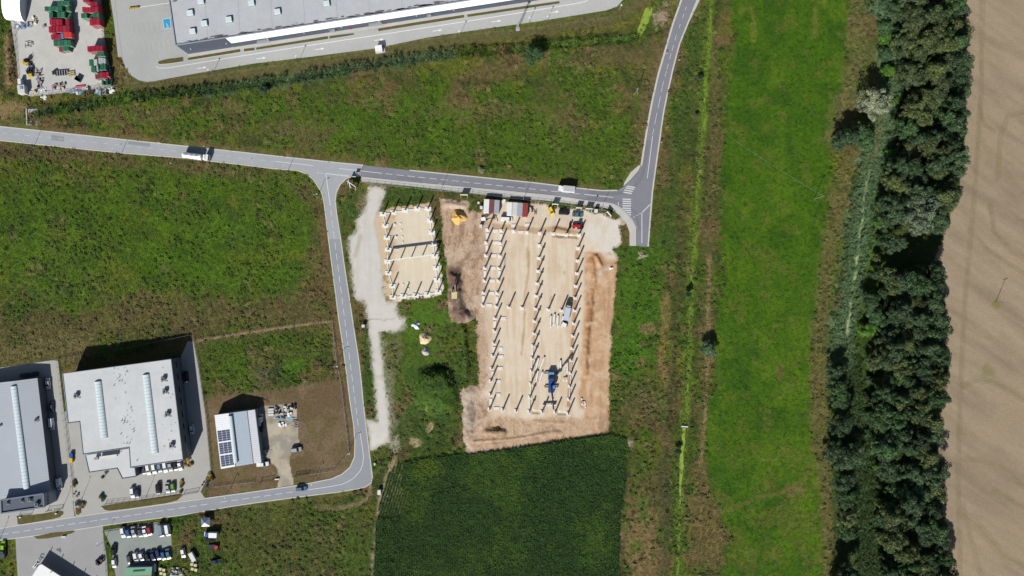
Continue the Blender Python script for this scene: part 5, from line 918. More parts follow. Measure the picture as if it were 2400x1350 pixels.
def digger(px, py, a, m, mb, label, sc=1.0, reach=5.0):
    t = thing("excavator", label, "excavator", (*W(px, py, .8), 0), math.radians(a)); t.scale = (sc,) * 3
    for s in (-1, 1): MB().prism([(-1.9, s * .95 - .28), (1.9, s * .95 - .28), (1.9, s * .95 + .28), (-1.9, s * .95 + .28)], .02, .85).build("track", M_dark, t)
    MB().box(-.7, 0, .95, 3.2, 2.5, 1.0, taper=.94).build("engine_housing", m, t); MB().box(.9, .72, .95, 1.5, 1.0, 1.75, taper=.9).build("cab", m, t); MB().box(.95, .72, 2.703, .9, .6, .06).build("roof_window", M_glass, t); MB().box(-1.9, 0, 1.0, .7, 2.4, .9).build("counterweight", M_dark, t)
    MB().bar((.8, -.3, 1.4), (.8 + reach * .55, -.3, 3.9), .5, .55).build("boom", mb, t); MB().bar((.8 + reach * .55, -.3, 3.9), (.8 + reach, -.3, 1.5), .38, .42).build("arm", mb, t); MB().prism([(.5 + reach, -.85), (1.3 + reach, -.85), (1.3 + reach, .25), (.5 + reach, .25)], .5, 1.3).build("bucket", M_dark, t); return t
digger(1065.5, 688, 88, paint("digger_cream", 222, 206, 160), paint("digger_grey", 120, 124, 126), "cream tracked excavator digging in the dark earth bank", 1.0, 5.4); digger(1135, 513, 8, M_white, M_dark, "small white excavator with black arm below the three containers", .62, 5.2)
rt = thing("tractor_loader", "red tractor loader with black wheels beside the northern columns", "tractor", (*W(1352, 530, 1), 0), math.radians(178)); MB().box(.9, 0, .8, 1.9, 1.0, .7, taper=.9).build("bonnet", M_red, rt); MB().box(-.7, 0, .8, 1.4, 1.4, 1.6, taper=.85).build("cab", M_red, rt); MB().box(-.7, 0, 2.403, 1.2, 1.1, .1).build("roof", M_red, rt); MB().box(2.9, 0, .2, .7, 2.3, .7).build("bucket", M_dark, rt)
for s in (-1, 1):
    MB().bar((.2, s * .8, 1.2), (2.7, s * .8, .6), .16, .2).build("lift_arm", M_red, rt); MB().tube((-.9, s * .75, .75), (-.9, s * 1.2, .75), .75, 16).build("rear_wheel", M_dark, rt); MB().tube((1.3, s * .65, .5), (1.3, s * 1.0, .5), .5, 14).build("front_wheel", M_dark, rt)
MB().box(-2.2, 0, .4, 1.0, 2.0, .5).build("rear_blade", M_dark, rt)
ft = thing("farm_tractor", "dark red tractor with implement parked by the forecourt hedge", "tractor", (*W(233, 1317, .8), 0), math.radians(35)); MB().box(.9, 0, .7, 1.5, .9, .7).build("bonnet", M_maroon, ft); MB().box(-.3, 0, .8, 1.2, 1.3, 1.4, taper=.8).build("cab", M_black, ft); MB().box(-1.8, 0, .4, .9, 2.2, .5).build("implement", M_grey, ft)
for s in (-1, 1): MB().tube((-.5, s * .7, .7), (-.5, s * 1.1, .7), .7, 14).build("rear_wheel", M_dark, ft); MB().tube((1.3, s * .6, .45), (1.3, s * .9, .45), .45, 12).build("front_wheel", M_dark, ft)
# the blue mobile crane
cr = thing("mobile_crane", "blue mobile crane on outriggers with its boom raised over the southern columns", "crane", (*W(1292, 895, 1), 0), math.radians(-89))
cblue = paint("crane_blue", 44, 82, 150, .35); cblue2 = paint("crane_light_blue", 106, 160, 212, .35); cind = paint("crane_indigo", 56, 60, 128, .35)
MB().box(.2, 0, .7, 8.6, 2.3, .7).build("carrier", cblue, cr); MB().box(-3.4, 0, .7, 1.6, 2.5, 1.6, taper=.95).build("cab", cblue2, cr); MB().box(-4.25, 0, 1.5, .08, 2.1, .7).build("windscreen", M_glass, cr); MB().tube((.6, 0, 1.4), (.6, 0, 1.75), 1.0, 16).build("turntable", M_dark, cr)
MB().box(-.4, .1, 1.75, 3.4, 2.0, 1.0).build("superstructure", cblue, cr); MB().box(-2.1, .1, 1.7, 1.0, 2.3, 1.1).build("counterweight", M_black, cr); MB().box(1.9, 1.0, 1.75, 1.5, .8, 1.3, taper=.9).build("crane_cab", cblue2, cr)
MB().bar((1.2, -.1, 2.4), (4.6, -.1, 8.8), .75, .85).build("boom", cblue, cr); MB().bar((4.4, -.1, 8.5), (8.9, -.1, 16.7), .5, .6).build("boom_extension", cind, cr); MB().box(9.0, -.1, 16.4, .5, .6, .9).build("boom_head", M_white2, cr); MB().tube((9.1, -.1, 1.8), (9.1, -.1, 16.4), .04, 6).build("hoist_rope", M_dark, cr); MB().box(9.1, -.1, 1.4, .35, .3, .6).build("hook_block", M_red, cr)
for x in (-3.7, 2.1):
    for s in (-1, 1): MB().bar((x, s * .9, .75), (x, s * 2.8, .75), .4, .4).build("outrigger", M_black, cr); MB().tube((x, s * 2.75, 0), (x, s * 2.75, .9), .1, 8).build("jack", M_steel, cr); MB().box(x, s * 2.75, 0, .9, .9, .12).build("outrigger_pad", M_wood, cr)
wheels(cr, (-2.9, -1.4, 2.9, 3.9), 1.1)
cl = thing("lifted_beam", "white precast beam resting under the crane hook near the southern columns", "beam", (*W(1287, 950, 1), 0), .03); MB().box(0, 0, .75, 5.4, .5, .55).build("beam", M_precast2, cl)
for x in (-2.3, 2.3): MB().box(x, 0, 0, .5, .9, .74).build("trestle", M_black, cl)

# ------------------------------------------------------------------ site huts, containers, signs
def container(px, py, m, label, ln=5.6, w=2.2, rot=0.0, h=2.5, group=None):
    t = thing("container", label, "container", (*W(px, py, h), 0), rot, group); MB().box(0, 0, .12, w - .08, ln - .08, h - .2).build("body", m, t); MB().box(0, 0, h - .077, w, ln, .09).build("roof", m, t); rb = MB()
    for k in range(12): rb.box(0, -ln / 2 + ln / 12 * (k + .5), h + .015, w - .25, .14, .05)
    stuff(rb.build("roof_ribs", m, t))
    for s in (-1, 1): MB().box(s * w * .24, -ln / 2 - .0, .3, w * .44, .12, h - .6).build("door", m, t); MB().box(0, s * (ln / 2 - .1), 0, w, .2, .12).build("base_beam", M_dark, t)
    return t
CG1, CG2 = "three containers side by side", "four containers side by side"
cmaroon = paint("container_maroon", 128, 78, 80, .6, .16); cgrey = paint("container_grey", 178, 182, 190, .5, .08); cred = paint("container_red", 158, 66, 64, .55, .12)
for x, y, m, l, g in ((1140, 482.5, M_white, "white container at the west end of the group of three", CG1), (1152.2, 483, cmaroon, "dull maroon container in the middle of the group of three", CG1), (1164, 484.5, cgrey, "grey container with antenna at the east end of the group of three", CG1),
                      (1194.5, 489.5, M_white, "white container at the west end of the group of four", CG2), (1206, 490, M_white2, "white container next to the grey one in the group of four", CG2), (1218.5, 491, cgrey, "grey container between white and red ones", CG2), (1230.7, 491.5, cred, "red container at the east end of the group of four", CG2)): container(x, y, m, l, rot=-.05, group=g)
MB().box(0, 0, 2.52, .5, .9, .5)
def booth(px, py, m, label, name="toilet_booth", cat="booth", s=(1.1, 1.1, 2.2), rot=0.0):
    t = thing(name, label, cat, (*W(px, py, s[2]), 0), rot); MB().box(0, 0, .08, s[0], s[1], s[2] - .15).build("wall", m, t); MB().box(0, 0, s[2] - .067, s[0] + .1, s[1] + .1, .1, taper=.85).build("roof", M_white2, t); MB().box(0, -s[1] / 2 - .02, .15, s[0] * .7, .06, s[2] - .4).build("door", M_lgrey, t); return t
booth(1127, 529, M_white, "white site booth west of the northern columns"); booth(1128, 485.5, M_white2, "white square booth beside the three containers"); booth(1121.5, 475, paint("straw_cover", 200, 170, 110, .8), "straw coloured crate in the green patch by the fence", "crate", "crate", (.8, .9, .6)); booth(1397.5, 493.5, M_white, "white square kiosk at the east end of the billboards", s=(1.3, 1.3, 2.2)); booth(851, 764, M_white, "white electrical cabinet between road and gravel track", "cabinet", "cabinet", (1.2, 1.1, 1.8)); booth(888.5, 1154, M_white, "white cabinet beside the dirt path at the maize field", "cabinet", "cabinet", (1.3, 2.0, 1.6)); booth(878, 1088, M_white2, "small white marker box by the bend of the road", "cabinet", "cabinet", (.6, .9, 1.0))
kt = thing("pump_kiosk", "white kiosk with grey flat lid on a slab beside the warehouse drive", "kiosk", (*W(889, 113, 1.5), 0), .15); MB().box(0, 0, .1, 4.2, 3.4, .1).build("slab", M_conc, kt); MB().box(-.2, -.3, .2, 2.6, 2.0, 2.0).build("wall", M_white2, kt); MB().box(-.2, -.2, 2.203, 2.9, 2.4, .15).build("roof", M_white, kt); MB().box(.9, 1.4, .2, 1.5, .8, .9).build("cabinet", M_grey, kt)
M_board = paint("sign_face", 226, 228, 230, .5); M_boardb = paint("sign_back", 92, 100, 108, .6)
def board(px, py, w, rot, label, z=1.1, h=1.5, legs=M_white):
    t = thing("billboard", label, "billboard", (*W(px, py, z + h), 0), rot); MB().box(0, 0, z, w, .12, h).build("panel", M_board, t); MB().box(0, 0, z + h + .003, w + .1, .28, .1).build("top_rail", M_white, t)
    for x in (-w / 2 + .12, w / 2 - .12): MB().box(x, .14, 0, .12, .12, z + h - .05).build("post", legs, t); MB().bar((x, .2, z + h * .8), (x, -1.1, .05), .09, .09).build("strut", legs, t)
    return t
board(1087.5, 456.5, 3.1, -.03, "billboard on yellow legs by the dirt bank and pavement", legs=M_yellow); board(1301.5, 478.5, 2.6, -.08, "billboard behind the yellow car at the site fence"); board(1357, 487, 2.4, -.08, "billboard behind the teal car at the site fence"); board(1381, 489, 2.8, -.08, "billboard next to the white kiosk at the site fence"); board(1428, 501, 2.6, -.86, "slanted billboard on the grass corner at the site entrance")
board(823, 431, 4.2, -.6, "large billboard turned slantwise at the road junction", 1.4, 2.2); board(818.5, 430, 3.2, -1.35, "second billboard joining the large one at the junction", 1.4, 2.0)
def post_sign(px, py, label, h=2.4, w=.9, rot=0.0, m=M_board):
    t = thing("road_sign", label, "road sign", (*W(px, py), 0), rot); MB().tube((0, 0, 0), (0, 0, h), .06).build("post", M_steel, t); MB().box(0, -.07, h - w * .8, w, .06, w * .8).build("plate", m, t); return t
post_sign(833, 416, "dark rectangular road sign at the edge of the junction", 3.2, 1.6); post_sign(1394, 474, "small sign post on the pavement near the kiosk", 2.6, .7)
for x, y, l in ((1590, 143, "pale sign beside the eastern road, the northern one"), (1548, 335, "pale sign beside the eastern road, the southern one"), (1560, 128, "white marker post on the west side of the eastern road"), (376, 335, "white marker post north of the western road"), (481, 344, "white marker post north of the tanker lorry"), (404, 384, "white sign south of the western road near the tanker")): post_sign(x, y, l, 1.8, .6)

# ------------------------------------------------------------------ lamps, masts, wires
def lamp(px, py, label, h=6.2, rot=1.2, group="street lamps along the roads"):
    t = thing("street_lamp", label, "street lamp", (*W(px, py), 0), rot, group); MB().tube((0, 0, 0), (0, 0, h), .10, 8, .06).build("pole", M_steel, t); MB().tube((0, 0, h - .04), (1.3, 0, h + .1), .05, 6).build("arm", M_steel, t); MB().box(1.55, 0, h + .02, .7, .28, .14).build("lamp_head", M_white2, t); MB().box(0, 0, -.05, .4, .4, .25).build("base", M_conc, t)
for x, y, r, l in ((79, 345.5, 1.4, "lamp beside the western road near the culvert"), (283, 364, 1.4, "lamp beside the western road, halfway to the tanker"), (674, 403.5, 1.4, "lamp west of the road junction"), (744, 462, .3, "lamp on the west side of the side road below the junction"), (841, 413, 1.4, "lamp east of the road junction by the dark sign"), (1033, 445.5, 1.4, "lamp by the pavement at the corner of the dirt bank"), (1226, 468, 1.4, "lamp behind the four containers"), (1410, 489, 1.4, "lamp beside the kiosk near the site entrance"), (790, 856, .1, "lamp on the verge west of the side road"), (818, 1058, .3, "lamp inside the road bend"), (739, 1118, -1.4, "lamp north of the road east of the dusty yard"), (540, 1147, -1.4, "lamp south of the small hall"), (192, 1168, 1.4, "lamp in the planting bed between the two halls' yards"), (342, 1165, 1.4, "lamp among the cars along the fence"), (1, 1262, 1.4, "lamp at the western edge of the southern road"), (147, 1191, 1.4, "lamp at the corner of the dark office block"), (246, 1268, 1.2, "lamp at the gate of the stone lot")): lamp(x, y, l, rot=r)
for i, (x, y) in enumerate(((500, 172), (702, 141), (1078, 84), (1282, 50), (1452, 24), (1240, 53))):
    t = thing("yard_lamp", "white-topped lamp along the warehouse drive, %s" % ("%s from the west" % ORD[i] if i < 5 else "the one beside the lattice mast"), "lamp", (*W(x, y), 0), 0, "lamps along the warehouse drive"); MB().tube((0, 0, 0), (0, 0, 5), .08, 6).build("pole", M_steel, t); MB().tube((0, 0, 5), (0, 0, 5.15), .32, 10).build("lamp_head", M_white, t)
mt = thing("lattice_mast", "tall lattice mast with a ladder beside the warehouse drive", "mast", (*W(1213.5, 68), 0), .15)
for x, y in ((-.4, -.4), (.4, -.4), (.4, .4), (-.4, .4)): MB().tube((x, y, 0), (x * .7, y * .7, 9.4), .06, 6).build("upright", M_lgrey, mt)
lb = MB()
for k in range(12):
    z = k * .78; s = 1 if k % 2 else -1; f = 1 - .3 * z / 9.4
    for a, b in (((-.4, -.4), (.4, -.4)), ((.4, -.4), (.4, .4)), ((.4, .4), (-.4, .4)), ((-.4, .4), (-.4, -.4))): p, q = (a, b) if s > 0 else (b, a); lb.tube((p[0] * f, p[1] * f, z), (q[0] * f, q[1] * f, z + .78), .035, 4)
stuff(lb.build("lattice", M_lgrey, mt)); MB().box(0, 0, 9.4, 1.1, .9, .12).build("platform", M_lgrey, mt); MB().box(0, 0, -.1, 1.6, 1.6, .3).build("base", M_conc, mt)
def pole(px, py, label, h=9.0, arm=1.6, rot=0.5, legs=False):
    t = thing("power_pole", label, "power pole", (*W(px, py), 0), rot, None); MB().tube((0, 0, 0), (0, 0, h), .13, 8, .09).build("pole", M_grey, t); MB().box(0, 0, h - .5, arm, .12, .14).build("crossarm", M_steel, t)
    for x in (-arm * .45, 0, arm * .45): MB().tube((x, 0, h - .36), (x, 0, h - .1), .05, 6).build("insulator", M_maroon, t)
    if legs: MB().tube((1.3, .4, 0), (.08, 0, h - 1), .11, 8).build("brace", M_grey, t)
    return t
pole(1486, 222, "pale braced power pole in the meadow west of the eastern road", 9, 1.4, -.3, True); pole(1908, 466, "pale power pole in the lush green meadow", 8.4, 1.6, .5); pole(2333, 709, "dark wooden power pole in the bare field", 8.6, 1.9, .3)
for i in range(2):
    a, b = Vector((*W(1694, 328), 7.5)), Vector((*W(1908 + i * 3, 466), 8.0)); wr_ = MB(); pts = [a.lerp(b, k / 10) - Vector((0, 0, 1.2 * (1 - (2 * k / 10 - 1) ** 2))) for k in range(11)]
    for k in range(10): wr_.tube(pts[k], pts[k + 1], .012, 4)
    tag(wr_.build("power_line", M_steel), "thin overhead wire crossing the lush meadow, the %s strand" % ("upper" if i else "lower"), "wire")

# ------------------------------------------------------------------ fences and gates
def fence(pts, label, h=1.6, step=2.6, m=M_steel, gap=.03, rails=(.15, .8, 1.5)):
    p0 = W(*pts[0]); t = thing("fence", label, "fence", (*p0, 0)); q = [Vector((W(*p)[0] - p0[0], W(*p)[1] - p0[1], 0)) for p in pts]; ps, rl = MB(), MB()
    for a, b in zip(q, q[1:]):
        n = max(1, int((b - a).length / step))
        for k in range(n + 1): p = a.lerp(b, k / n); ps.box(p.x, p.y, -.1, .1, .1, h + .1)
        for z in rails: rl.bar((a.x, a.y, z * h / 1.6), (b.x, b.y, z * h / 1.6), .035, .05)
        wn_ = int((b - a).length / .35)
        for k in range(wn_): p = a.lerp(b, k / wn_); rl.box(p.x, p.y, .1, .02, .02, h - .15)
    stuff(ps.build("post_row", m, t)); stuff(rl.build("mesh_wire", m, t)); return t
fence([(-60, 870), (0, 862), (117, 845), (140, 841), (300, 815), (452, 784)], "long mesh fence north of the two large halls"); fence([(452, 784), (462, 830), (485, 980), (496, 1105)], "mesh fence between the pale hall's yard and the lawn"); fence([(136, 845), (150, 968), (161, 1052), (170, 1130)], "mesh fence between the grey hall's yard and the pale hall", m=M_lgrey)
fence([(248, 1180), (330, 1172), (425, 1158)], "dark fence along the parking row south of the pale hall", m=M_dark, step=2.2); fence([(458, 799), (600, 775), (776, 752)], "low wire fence along the north side of the weedy plot", 1.2); fence([(779, 752), (790, 850), (800, 900), (812, 1000), (818, 1058), (784, 1103), (700, 1115)], "wire fence on the lawn inside the side road", 1.3); fence([(501, 1141), (560, 1133), (597, 1129)], "wire fence at the south edge of the small hall's lawn", 1.3)
fence([(845, 428), (900, 434), (1020, 447), (1090, 452), (1180, 463), (1290, 476), (1420, 494)], "light mesh fence between the pavement and the building site", 1.5); fence([(243, 1245), (300, 1237), (400, 1222), (470, 1207)], "fence along the verge north of the stone lot", 1.4, m=M_dark); fence([(246, 1268), (250, 1306), (253, 1350)], "green metal fence between forecourt and stone lot", 1.5, m=paint("fence_green", 96, 130, 96, .6)); fence([(32, 0), (36, 100), (44, 214), (70, 228), (170, 217), (270, 204), (262, 160), (245, 89), (238, 0)], "dark panel fence round the materials yard", 1.8, m=M_dark)
def gate(px, py, w, rot, label):
    t = thing("gate", label, "gate", (*W(px, py), 0), rot)
    for z in (.3, 1.5): MB().bar((-w / 2, 0, z), (w / 2, 0, z), .08, .08).build("rail", M_black, t)
    for x in (-w / 2, w / 2): MB().box(x, 0, 0, .16, .16, 1.7).build("post", M_black, t)
    for k in range(1, int(w / .5)): MB().box(-w / 2 + k * .5, 0, .3, .05, .05, 1.2).build("picket", M_black, t)
gate(448, 1155, 6.2, .18, "sliding gate east of the parking row of the pale hall"); gate(626, 1126, 5.4, .2, "sliding gate west of the gravel drive of the small hall"); gate(708, 1113, 5.6, .15, "sliding gate east of the gravel drive of the small hall"); gate(129, 1194, 6, .12, "dark sliding gate beside the dark office block"); gate(60, 1206, 5.4, .12, "dark gate panel south of the dark office block"); gate(193, 1190, 2.8, .8, "small gate frame by the planting bed")
gd = MB(); 
for x, y, l in ((49, 1212, "white letter box at the end of the western verge"), (133, 1203, "white pillar on the verge of the grey hall"), (151, 1257, "white board lying on the forecourt verge"), (650, 1122.5, "white gate pillar at the gravel drive")):
    tag(MB().box(0, 0, 0, 1.6 if l.startswith("white board") or "gate" in l else .7, .4, .7).build("pillar", M_white), l, "pillar"); col[-1].location = (*W(x, y), 0); col[-1].rotation_euler = (0, 0, .15)
tag(MB().box(0, 0, -.1, 2.8, .45, .6).build("culvert_rail", M_precast2), "white concrete rail across the duckweed ditch", "culvert"); col[-1].location = (*W(1604, 999.5), 0); col[-1].rotation_euler = (0, 0, -.05)
cv = thing("culvert", "square concrete culvert mouth at the ditch beside the western road", "culvert", (*W(76, 274), 0), .03); MB().box(.2, 2.4, -.3, 4.4, 1.8, .5).build("upper_apron", M_conc, cv); MB().box(.2, -2.6, -.3, 4.0, 1.8, .5).build("lower_apron", M_grey, cv); MB().box(-2.1, 0, -.3, .5, 6.8, .9).build("headwall", M_conc, cv); MB().box(-1.2, -.1, -.2, 1.4, 1.6, .25).build("opening", M_black, cv)
# manholes and small posts
mhm = shared("manhole", MB().tube((0, 0, -.05), (0, 0, .045), .38, 12), M_grey)
for i, (x, y) in enumerate(((140, 312), (284, 338), (377, 337), (590, 372), (758, 458), (846.7, 893), (820, 915), (867, 1135), (1432, 478), (754, 466))): tag(inst("manhole_cover", mhm, None, None, (*W(x, y), .012)), "round grey manhole cover, %s" % ("far west on the western road", "on the western road before the tanker", "on the western road just before the tanker", "on the western road beyond the tanker", "at the mouth of the side road, lower one", "on the right edge of the side road", "on the left edge of the side road", "in the outer corner of the road bend", "by the pavement near the kiosk", "at the mouth of the side road, upper one")[i], "manhole cover", "manhole covers along the roads")

# ------------------------------------------------------------------ heaps of sand and stone
def mound(px, py, rx, ry, h, m, label, name="sand_pile", cat="pile", seed=1, rough=.18):
    b = MB(); rr = random.Random(seed); rings, seg = 7, 26; vs = [(0, 0, h)]; fs = []; ph = [rr.uniform(0, 6.28) for _ in range(5)]
    for k in range(1, rings + 1):
        t = k / rings
        for s in range(seg):
            a = 2 * math.pi * s / seg; w = 1 + rough * (math.sin(3 * a + ph[0]) * .5 + math.sin(5 * a + ph[1]) * .3 + math.sin(9 * a + ph[2]) * .2) * t; vs.append((rx * S * t * w * math.cos(a), ry * S * t * w * math.sin(a), h * (1 - t) ** .9 * (1 + rough * .8 * math.sin(4 * a + ph[3] + 5 * t)) + rr.uniform(-.06, .06) * h * (t < 1) - (.08 if k == rings else 0)))
    fs += [(0, 1 + s, 1 + (s + 1) % seg) for s in range(seg)]
    for k in range(rings - 1): fs += [(1 + k * seg + s, 1 + (k + 1) * seg + s, 1 + (k + 1) * seg + (s + 1) % seg, 1 + k * seg + (s + 1) % seg) for s in range(seg)]
    b.add(vs, fs); o = b.build(name, m, None, True); o.location = (*W(px, py), 0); return tag(o, label, cat)
mound(1075, 509, 19, 17, 2.6, mat("yellow_sand", pc(228, 184, 112), .95, .05, .10, .6, fine=(3, .08), bump=.05, bscale=3), "pile of bright orange-yellow sand on the building site", seed=3, rough=.3); mound(996, 793, 14.5, 15, 1.9, mat("pale_sand", pc(226, 206, 168), .95, .05, .08, .8, fine=(3, .08), bump=.04, bscale=3), "round pile of pale sand in the grass", seed=4); mound(998, 824, 9, 10.5, 1.5, mat("grey_gravel", pc(190, 188, 192), .95, .05, .08, 1, fine=(4, .12), bump=.05, bscale=4), "small pile of grey gravel south of the pale sand", "gravel_pile", seed=5); mound(975.5, 762.5, 9.5, 10, 1.2, mat("white_sheeting", pc(226, 226, 230), .6, .3, .08, .8, bump=.2, bscale=1), "crumpled white sheeting heaped in the grass", "sheeting_heap", "heap", 6, .5)
mound(1505, 598, 11, 10, .45, mat("rubble_grey", pc(160, 146, 122), .95, .05, .25, 1.2, fine=(3, .25), bump=.15, bscale=3), "low heap of rubble at the dead end of the road", "rubble_heap", "heap", 7, .8); mound(1432, 628, 6, 4, .6, M_precast, "small heap of broken concrete near the site's east edge", "rubble_heap", "heap", 8, .5); mound(1164, 1009, 18, 9, 1.2, mat("weedy_earth", pc(132, 112, 84), .95, .05, .3, 1.0, fine=(3, .25), bump=.15, bscale=2), "dark weedy heap of earth in the site's south-west corner", "earth_heap", "heap", 9, .5)
# ------------------------------------------------------------------ materials yard: stacks, machines, racks
Zp = lambda x, y: (x / 5.625, y / 5.625)
def lighten(name, c): return paint(name, *c, rough=.55, var=.12)
LOADS = {"r": ("red", [lighten("stack_red", (186, 44, 66)), lighten("stack_crimson", (164, 36, 62))]), "g": ("green", [lighten("stack_green", (52, 116, 88)), lighten("stack_teal", (62, 132, 100))]), "b": ("blue", [lighten("stack_blue", (96, 150, 206))]), "w": ("pale wrapped", [lighten("stack_pale", (196, 204, 204))]), "o": ("bright red", [lighten("stack_scarlet", (226, 70, 66))])}
_st = {}
M_rose = paint('pale_rose', 226, 176, 178, .7); M_palegreen = paint('pale_mint', 196, 214, 204, .7)
def stack_mesh(w, d, h, k):
    key = (round(w, 2 if k == 'slat' else 1), round(d, 1), round(h, 1), k)
    if key in _st: return _st[key]
    if k == "load":
        b = MB(); b.box(0, 0, .14, w, d, h - .16)
        for i in range(4): b.box(-w * .5 + w * (i + .5) / 4, 0, .16, w * .06, d + .08, h - .13)
    elif k == "slat": b = MB().box(0, 0, .05, w, d, h - .1)
    else:
        b = MB()
        for y in (-d * .4, 0, d * .4): b.box(0, y, 0, w + .02, .12, .135)
        b.box(0, 0, .09, w + .06, d + .22, .045)
    _st[key] = b.mesh(k); return _st[key]
def stacks(key, x0, x1, y0, y1, n, h, row, jitter=True):
    cname, ms = LOADS[key]; (a, b), (c, e) = Zp(x0, y0), Zp(x1, y1); f = (H - h) / H; w = (c - a) / n * S * f; d = (e - b) * S * f * (.80 if h < 4 else .76)
    for k in range(n):
        px, py = a + (c - a) * (k + .5) / n, (b + e) / 2 - (e - b) * .07 + (rnd.uniform(-.9, .9) if n > 1 else 0)
        label = "%s stack, %s from west in %s" % (cname, ORD[k], row) if n > 1 else "single %s pallet stack in %s" % (cname, row)
        t = thing("pallet_stack", label, "pallet stack", (*W(px, py, h), 0), rnd.uniform(-.03, .03) + .05, "pallet stacks in the materials yard"); nl = max(2, int(round(h / 1.3))); hh = h / nl; m = ms[k % len(ms)] if rnd.random() < .8 else rnd.choice(ms); sc = rnd.uniform(.88, .96)
        for l in range(nl - (1 if n > 3 and rnd.random() < .12 else 0)):
            me = stack_mesh(w * sc, d, hh, "pallet"); inst("pallet", me, M_wood if key != "r" else paint("pale_rose", 226, 176, 178, .7), t, (0, 0, l * hh))
            me = stack_mesh(w * sc, d, hh, "load"); inst("load", me, m, t, (0, 0, l * hh))
        for q in (-.36, 0, .36): inst("slat", stack_mesh(w * sc * .12, .10, h * .93, "slat"), M_palegreen if key == 'g' else M_rose if key in 'ro' else M_white2, t, (q * w * sc, -d * .5 - .11, 0))
for a in (("g", 755, 915, 12, 78, 4, 3.0, "the northernmost green row of the centre block"), ("g", 585, 915, 82, 150, 7, 3.0, "the second green row of the centre block"), ("g", 645, 905, 152, 245, 5, 3.2, "the green row directly north of the red rows"), ("r", 650, 908, 245, 345, 6, 3.4, "the northern red row of the centre block"), ("r", 638, 918, 342, 440, 6, 3.4, "the southern red row of the centre block"), ("r", 670, 796, 448, 525, 3, 3.2, "the short row beside the blue stack"), ("b", 796, 836, 440, 515, 1, 3.0, "the centre block"), ("o", 840, 942, 425, 508, 2, 3.2, "the row right of the blue stack"), ("g", 703, 935, 525, 615, 5, 3.0, "the green row south of the blue stack"), ("r", 775, 815, 600, 690, 1, 2.6, "the southern tip of the centre block"), ("g", 815, 905, 595, 680, 2, 2.6, "the southern tip of the centre block"),
          ("r", 1090, 1182, -30, 35, 2, 4.2, "the cut-off row at the north edge of the yard"), ("r", 1180, 1282, 15, 85, 3, 4.4, "the northern row by the east fence"), ("r", 1082, 1292, 90, 172, 5, 4.4, "the wide red row by the east fence"), ("g", 1066, 1306, 170, 246, 6, 4.2, "the green row by the east fence"), ("r", 1178, 1312, 238, 345, 3, 4.4, "the row south of the green one"),
          ("r", 1150, 1352, 600, 688, 7, 4.0, "the long low row in the south-east of the yard"), ("g", 1278, 1372, 668, 748, 3, 3.6, "the green trio below the long red row"), ("g", 1172, 1228, 778, 880, 1, 2.6, "the west end of the wrapped rows"), ("w", 1232, 1282, 778, 880, 1, 2.4, "the wrapped rows"), ("w", 1298, 1392, 762, 850, 3, 2.6, "the white row of the wrapped rows"), ("g", 1198, 1262, 872, 962, 1, 2.6, "the second wrapped row"), ("w", 1262, 1294, 872, 950, 1, 2.2, "the second wrapped row"), ("g", 1296, 1392, 842, 932, 4, 2.8, "the second wrapped row"), ("r", 1252, 1286, 975, 1048, 1, 2.4, "the mixed row, its west end"), ("g", 1286, 1312, 972, 1042, 1, 2.4, "the mixed row"), ("r", 1312, 1392, 955, 1040, 2, 2.6, "the mixed red and green row"), ("r", 1394, 1432, 948, 1012, 1, 2.6, "the mixed row by the east fence"), ("g", 1338, 1448, 1055, 1128, 4, 2.4, "the southernmost row by the east fence")): stacks(*a)
def forklift(zx, zy, rot, label):
    t = thing("forklift", label, "forklift", (*W(*Zp(zx, zy), 1), 0), rot); MB().box(-.5, 0, .4, 1.9, 1.5, .9, taper=.92).build("body", M_yellow, t); MB().box(.3, 0, 1.3, 1.2, 1.3, 1.0, taper=.85).build("cab", M_black, t); MB().box(-1.3, 0, .4, .5, 1.4, 1.0).build("counterweight", M_yellow, t)
    for s in (-1, 1): MB().box(1.15, s * .45, .2, .14, .14, 2.6).build("mast_rail", M_black, t); MB().box(2.0, s * .4, .2, 1.5, .14, .06).build("fork", M_black, t); inst("wheel", ME_wheel, None, t, (-.8, s * .7, 0)); inst("wheel", ME_wheel, None, t, (.8, s * .7, 0))
forklift(345, 810, .5, "yellow forklift by the west fence of the materials yard, the northern one"); forklift(393, 968, 1.9, "yellow forklift by the west fence of the materials yard, the southern one")
def junk(px, py, w, d, n, cols, label, name="scrap_heap", cat="heap", hh=.9, seed=0, rot=0.0):
    """a loose heap: separate boards, sheets and boxes at odd angles"""
    r = random.Random(seed + int(px * 7 + py)); t = thing(name, label, cat, (*W(px, py), 0), rot)
    for k in range(n):
        kind, m = r.choice(cols); x, y = r.uniform(-w / 2, w / 2), r.uniform(-d / 2, d / 2); b = MB(); z = r.uniform(0, .12)
        if kind == "plank": b.box(0, 0, z + .02 * k, r.uniform(1.2, 2.6), r.uniform(.15, .3), .08)
        elif kind == "sheet": b.box(0, 0, z + .02 * k, r.uniform(1.0, 1.9), r.uniform(.7, 1.2), .07)
        elif kind == "pipe": b.tube((-1, 0, .15 + .02 * k), (1, 0, .15 + .02 * k), .09, 8)
        else: b.box(0, 0, 0, r.uniform(.5, 1.2), r.uniform(.5, 1.0), r.uniform(.3, hh))
        o = b.build(kind, m, t); o.location = (x, y, 0); o.rotation_euler = (0, 0, r.uniform(-.4, .4) + r.choice((0, 1.57)))
    return t
ST, WD, DKM, BLU = [("plank", M_steel), ("pipe", M_steel), ("sheet", M_lgrey)], [("plank", M_wood), ("crate", M_wood), ("plank", M_wood2)], [("crate", M_dark), ("plank", M_wood2), ("crate", M_grey)], [("crate", M_blue), ("sheet", M_sky), ("plank", M_lgrey), ("crate", M_white2)]
